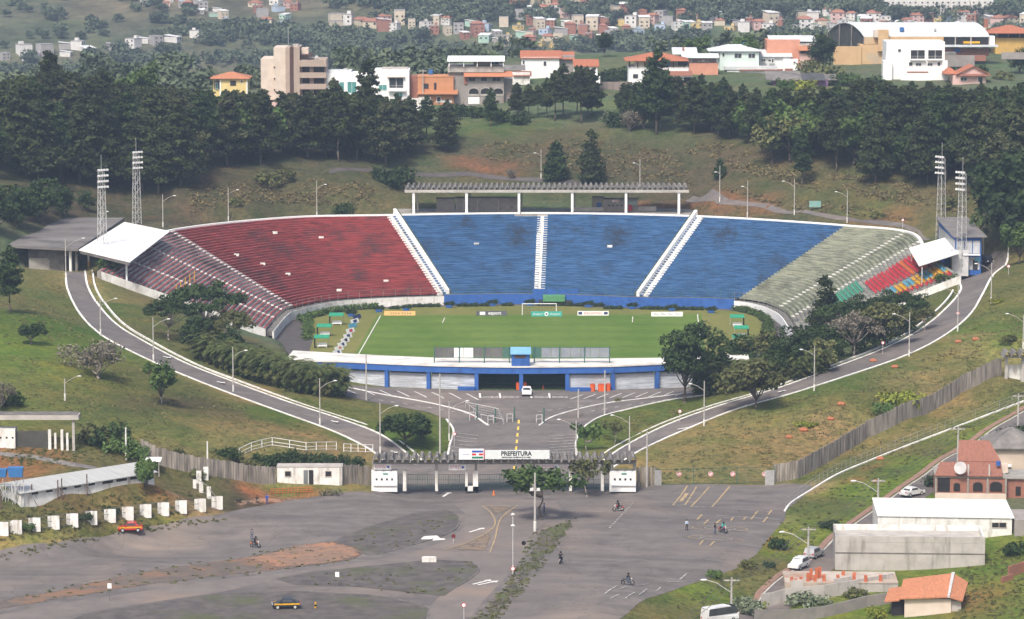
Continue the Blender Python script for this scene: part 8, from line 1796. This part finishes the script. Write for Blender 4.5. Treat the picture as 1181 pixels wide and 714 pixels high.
# hedge trimmings and red plastic fence beside the soil patch
m=MB()
for i in range(14):
    a=hit(312+i*3.5,570-i*.15); b=hit(315.5+i*3.5,570-i*.15); 
    for z_ in (.15,.5,.85): m.cyl(tuple(a+Vector((0,0,z_))),tuple(b+Vector((0,0,z_))),.05,n=3)
    m.cyl(tuple(a),tuple(a+Vector((0,0,1))),.04,n=3)
tag(m.build('plastic_mesh_fence',cols['orange']),'orange plastic mesh fence beside the white hut','fence')
C_=[hit(x,572) for x in (372,378,384,390)]; Q,Fc=leaves([tuple(p+Vector((0,0,.5))) for p in C_],[(.9,.6,.6)]*4,60,.2,np.random.default_rng(3)); tag(link('brushwood',np_mesh('brushwood',Q,Fc,L_dry)),'pile of dry brushwood in front of the board fence','brushwood')
# ---------------------------------------------------------------- far town and woods
FM={}
def farmat(n,c): FM[n]=M('far_'+n,c,tuple(x*.8 for x in c),scale=.3); return FM[n]
for n,c in dict(white=(.72,.70,.67),cream=(.62,.54,.42),grey=(.40,.38,.37),brick=(.36,.17,.12),pink=(.60,.42,.38),yellow=(.66,.50,.20),mint=(.42,.60,.50),pale_blue=(.45,.55,.68)).items(): farmat(n,c)
rooft=M('far_tile_roof',(.38,.17,.11),(.28,.13,.09),scale=.3); roofg=M('far_grey_roof',(.36,.35,.34),(.26,.25,.25),scale=.3); roofw=M('far_white_roof',(.74,.75,.76),(.62,.62,.62),scale=.3)
def far_mesh(kind, wall, roof, seed):
    rg=random.Random(seed); m=MB(); w=rg.uniform(3.4,5.2); d=rg.uniform(3.4,5); h_=rg.choice((3.2,3.6,6,6.2,8.6)) if kind!='block' else 16
    if kind=='block': w=9; d=12
    m.box(-w,-d,-6,w,d,h_,0)
    fl=max(1,int(h_/2.9))
    for k in range(fl):
        n=2 if kind!='block' else 4
        for i in range(n):
            x=-w+2*w*(i+.5)/n; m.box(x-.7,-d-.06,k*2.9+1.1,x+.7,-d-.01,k*2.9+2.3,2)
    if roof is rooft or kind=='block':
        z=h_; o=.6; m.hexa([(-w-o,-d-o,z),(w+o,-d-o,z),(w+o,d+o,z),(-w-o,d+o,z)],[(-w*.5,-.2,z+2.0),(w*.5,-.2,z+2.0),(w*.5,.2,z+2.0),(-w*.5,.2,z+2.0)],1)
    elif roof is roofw: m.hexa([(-w-.4,-d-.4,h_),(w+.4,-d-.4,h_),(w+.4,d+.4,h_+1.2),(-w-.4,d+.4,h_+1.2)],[(-w-.4,-d-.4,h_+.2),(w+.4,-d-.4,h_+.2),(w+.4,d+.4,h_+1.4),(-w-.4,d+.4,h_+1.4)],1)
    else:
        m.box(-w-.1,-d-.1,h_,w+.1,d+.1,h_+.5,1)
        if rg.random()<.5: m.box(w*.1,0,h_+.5,w*.7,d*.7,h_+2.4,0)
    return m.mesh('far_house',[wall,roof,dark])
FMESH=[]
rn={'tile':rooft,'grey':roofg,'white':roofw}
for i,(wn,rf) in enumerate((('white','tile'),('white','white'),('cream','tile'),('grey','grey'),('brick','grey'),('brick','tile'),('pink','tile'),('yellow','grey'),('mint','white'),('pale_blue','grey'),('cream','white'),('brick','white'),('white','grey'),('grey','white'),('cream','grey'))):
    FMESH.append((far_mesh('h',FM[wn],rn[rf],i),wn.replace('_',' '),{'tile':'tiled','grey':'flat grey','white':'white sheet'}[rf],wn+' walls'))
REST=MB(); RESTM=[]
def town(poly,n,gap,where,seed,sc=(.75,1.1),sel=None):
    n1=int(n*1.12); n=int(n*2.6); gap*=.56; sc=(sc[0]*.62,sc[1]*.72)
    P=np.array(poly,float); g=np.random.default_rng(seed); W_=[]; t=0
    while len(W_)<n and t<n*60:
        t+=1; x=g.uniform(P[:,0].min(),P[:,0].max()); y=g.uniform(P[:,1].min(),P[:,1].max())
        if not pip(P,np.array([x]),np.array([y]))[0]: continue
        q=hit(x,y,1100)
        if any((q.x-w.x)**2+((q.y-w.y)*.6)**2<gap*gap for w in W_): continue
        W_.append(q); me,c,rf,_=FMESH[g.choice(sel) if sel else g.integers(len(FMESH))]
        if len(W_)>n1:
            s=g.uniform(*sc); an=g.uniform(-.6,.6); T=Matrix.Translation(q)@Matrix.Rotation(an,4,'Z')@Matrix.Scale(s,4); b0=len(REST.v)
            mi=[RESTM.index(m_) if m_ in RESTM else (RESTM.append(m_) or len(RESTM)-1) for m_ in me.materials]
            REST.v+=[tuple(T@v.co) for v in me.vertices]
            for p_ in me.polygons: REST.f.append(tuple(b0+i_ for i_ in p_.vertices)); REST.m.append(mi[p_.material_index])
            continue
        o=link('town_house',me); o.location=q; s=g.uniform(*sc); o.scale=(s,s,s); o.rotation_euler=(0,0,g.uniform(-.6,.6)+(math.pi/2 if g.random()<.3 else 0))
        tag(o,f'tiny {c} house with {rf} roof {where}','house',f'houses {where}')
town([(0,66),(60,56),(120,54),(165,48),(230,42),(240,46),(170,52),(120,60),(60,66),(0,74)],17,12,'on the ridge road at the upper left',1,(.8,1.2),[1,13,12,11,3,1])
town([(165,0),(200,0),(235,5),(268,22),(262,26),(235,18),(200,10),(175,6)],22,10,'climbing the hill at the top left',2,(.6,.9))
town([(290,5),(325,0),(350,12),(330,30),(300,25)],8,14,'scattered between trees beyond the apartment building',3,(.7,1.0))
town([(383,30),(405,24),(470,26),(480,33),(440,36),(385,38)],14,10,'on the terrace left of the open green hill',4)
town([(490,30),(520,26),(560,28),(600,26),(640,30),(655,48),(640,58),(600,55),(560,48),(520,42),(490,38)],46,9,'in the dense quarter on the far slope',5,(.7,1.0))
town([(590,14),(620,4),(690,2),(700,10),(720,14),(700,24),(650,22),(600,22)],26,9,'at the top middle of the far slope',6,(.7,1.0))
town([(655,30),(720,22),(800,20),(880,18),(960,16),(965,32),(880,38),(800,32),(740,38),(700,46),(660,46)],78,8.5,'in the town band behind the ridge',7,(.7,1.0))
town([(960,22),(1040,20),(1120,24),(1181,20),(1190,40),(1140,42),(1000,36),(960,34)],48,9,'in the town beyond the sports hall',8,(.7,1.0))
bm=far_mesh('block',FM['white'],rooft,5)
for i,(px,l) in enumerate(((1031,'pink and white'),(1057,'cream'),(1071,'narrow pale blue'),(1088,'white'),(1107,'white and pink'),(1130,'bright white'))):
    q=hit(px,13,1100); o=link('apartment_block',bm); o.location=q; o.scale=(.62,.7,.62); tag(o,f'{["first","second","third","fourth","fifth","last"][i]} of the tiled apartment blocks on the far hill','apartment block','apartment blocks on the far hill')
tag(REST.build('far_houses',RESTM),'smallest crowded houses of the far hazy town','houses',kind='stuff')
# far trees: single crowns that can be told apart
L_far=leaf_mat('far_foliage_hazed',(.060,.082,.052),(.10,.125,.072),scale=.03,rand=.3)  # paler, greyer leaf colour with part of the distance haze put into it
def far_tree_mesh(seed,R=7,H=11,n=16):
    g=np.random.default_rng(seed); C=[]
    for i in range(n): a=g.random()*6.28; q=math.sqrt(g.random())*R*.7; C.append((q*math.cos(a),q*math.sin(a),H*g.uniform(.3,.85)*(1-.2*q/R)))
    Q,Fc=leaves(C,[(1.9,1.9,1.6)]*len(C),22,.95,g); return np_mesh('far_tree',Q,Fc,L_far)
FT=[far_tree_mesh(i,4.2+i%3*.8,6+1.5*(i%3)) for i in range(4)]
fw=[]
def woods(poly,n,seed,singles=0,where='',size=1.0,thr=.0):
    P=np.array(poly,float); g=np.random.default_rng(seed); k=0; t=0
    while k<n and t<n*30:
        t+=1; x=g.uniform(P[:,0].min(),P[:,0].max()); y=g.uniform(P[:,1].min(),P[:,1].max())
        if vnoise(x/22,y/7,seed)<thr or not pip(P,np.array([x]),np.array([y]))[0]: continue
        q=hit(x,y,1100 if seed < 50 else 985); k+=1
        if k<=singles:
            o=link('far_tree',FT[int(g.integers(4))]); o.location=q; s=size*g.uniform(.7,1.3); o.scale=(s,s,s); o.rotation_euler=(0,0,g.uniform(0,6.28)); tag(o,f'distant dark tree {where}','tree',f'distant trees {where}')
        else: fw.append((q.x,q.y,q.z,size))
woods([(230,35),(330,28),(400,40),(470,45),(470,80),(230,75)],170,31,0,'',.85,.42)
woods([(0,70),(80,66),(160,62),(230,55),(240,95),(0,98)],50,32,30,'below the ridge road',.9,.5)
woods([(0,0),(200,0),(260,30),(230,45),(100,52),(0,60)],60,33,45,'dotting the pasture hill',.7,.5)
woods([(440,0),(560,0),(600,25),(490,28),(440,26)],130,34,0,'',.85,.4)
woods([(380,0),(700,0),(700,3),(380,10)],60,35,0,'',1.0,.3)
woods([(300,42),(520,48),(600,58),(640,62),(600,80),(400,85)],110,36,30,'on the slope below the dense quarter',1.0,.45)
woods([(560,30),(700,30),(960,34),(960,20),(560,10)],60,37,50,'among the far houses',1.0,.2)
woods([(640,50),(720,46),(800,40),(900,40),(970,42),(970,62),(800,60),(640,64)],200,38,0,'',.8,.35)
woods([(700,0),(1000,0),(1030,12),(960,16),(800,14),(700,8)],200,39,0,'',.85,.3)
woods([(1000,10),(1181,14),(1181,24),(1000,24)],110,40,20,'below the far apartment blocks',1.0,.2)
woods([(960,36),(1181,38),(1181,60),(960,60)],130,41,0,'',1.0,.3)
woods([(0,80),(235,82),(240,112),(0,108)],110,51,0,'',.6,.3); woods([(280,84),(520,74),(520,90),(280,104)],50,52,0,'',.45,.3)
g=np.random.default_rng(9); C=[]; 
for (x,y,z,s) in fw:
    for k in range(5): C.append((x+g.normal()*2.8*s,y+g.normal()*2.8*s,z+g.uniform(1,5.5)*s))
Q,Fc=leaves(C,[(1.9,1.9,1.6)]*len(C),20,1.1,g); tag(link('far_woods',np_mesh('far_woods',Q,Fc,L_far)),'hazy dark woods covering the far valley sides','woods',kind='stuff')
hz_m = bpy.data.materials.new('haze'); hz_m.use_nodes = True; _t = hz_m.node_tree; _t.nodes.clear()
_o = _t.nodes.new('ShaderNodeOutputMaterial'); _v = _t.nodes.new('ShaderNodeVolumePrincipled')
_v.inputs['Color'].default_value = (.60,.76,1,1); _v.inputs['Density'].default_value = 1.65e-4; _v.inputs['Anisotropy'].default_value = .2
_t.links.new(_v.outputs[0], _o.inputs['Volume'])
_zs = height(*np.meshgrid(GX[::6], GY_[::6])); 
hb = MB().box(-1560,-60,float(_zs.min())-8,1560,4760,max(float(_zs.max())+12,112)).build('haze', hz_m)
hb['kind'] = 'stuff'; hb['label'] = 'thin blue haze over the valley'
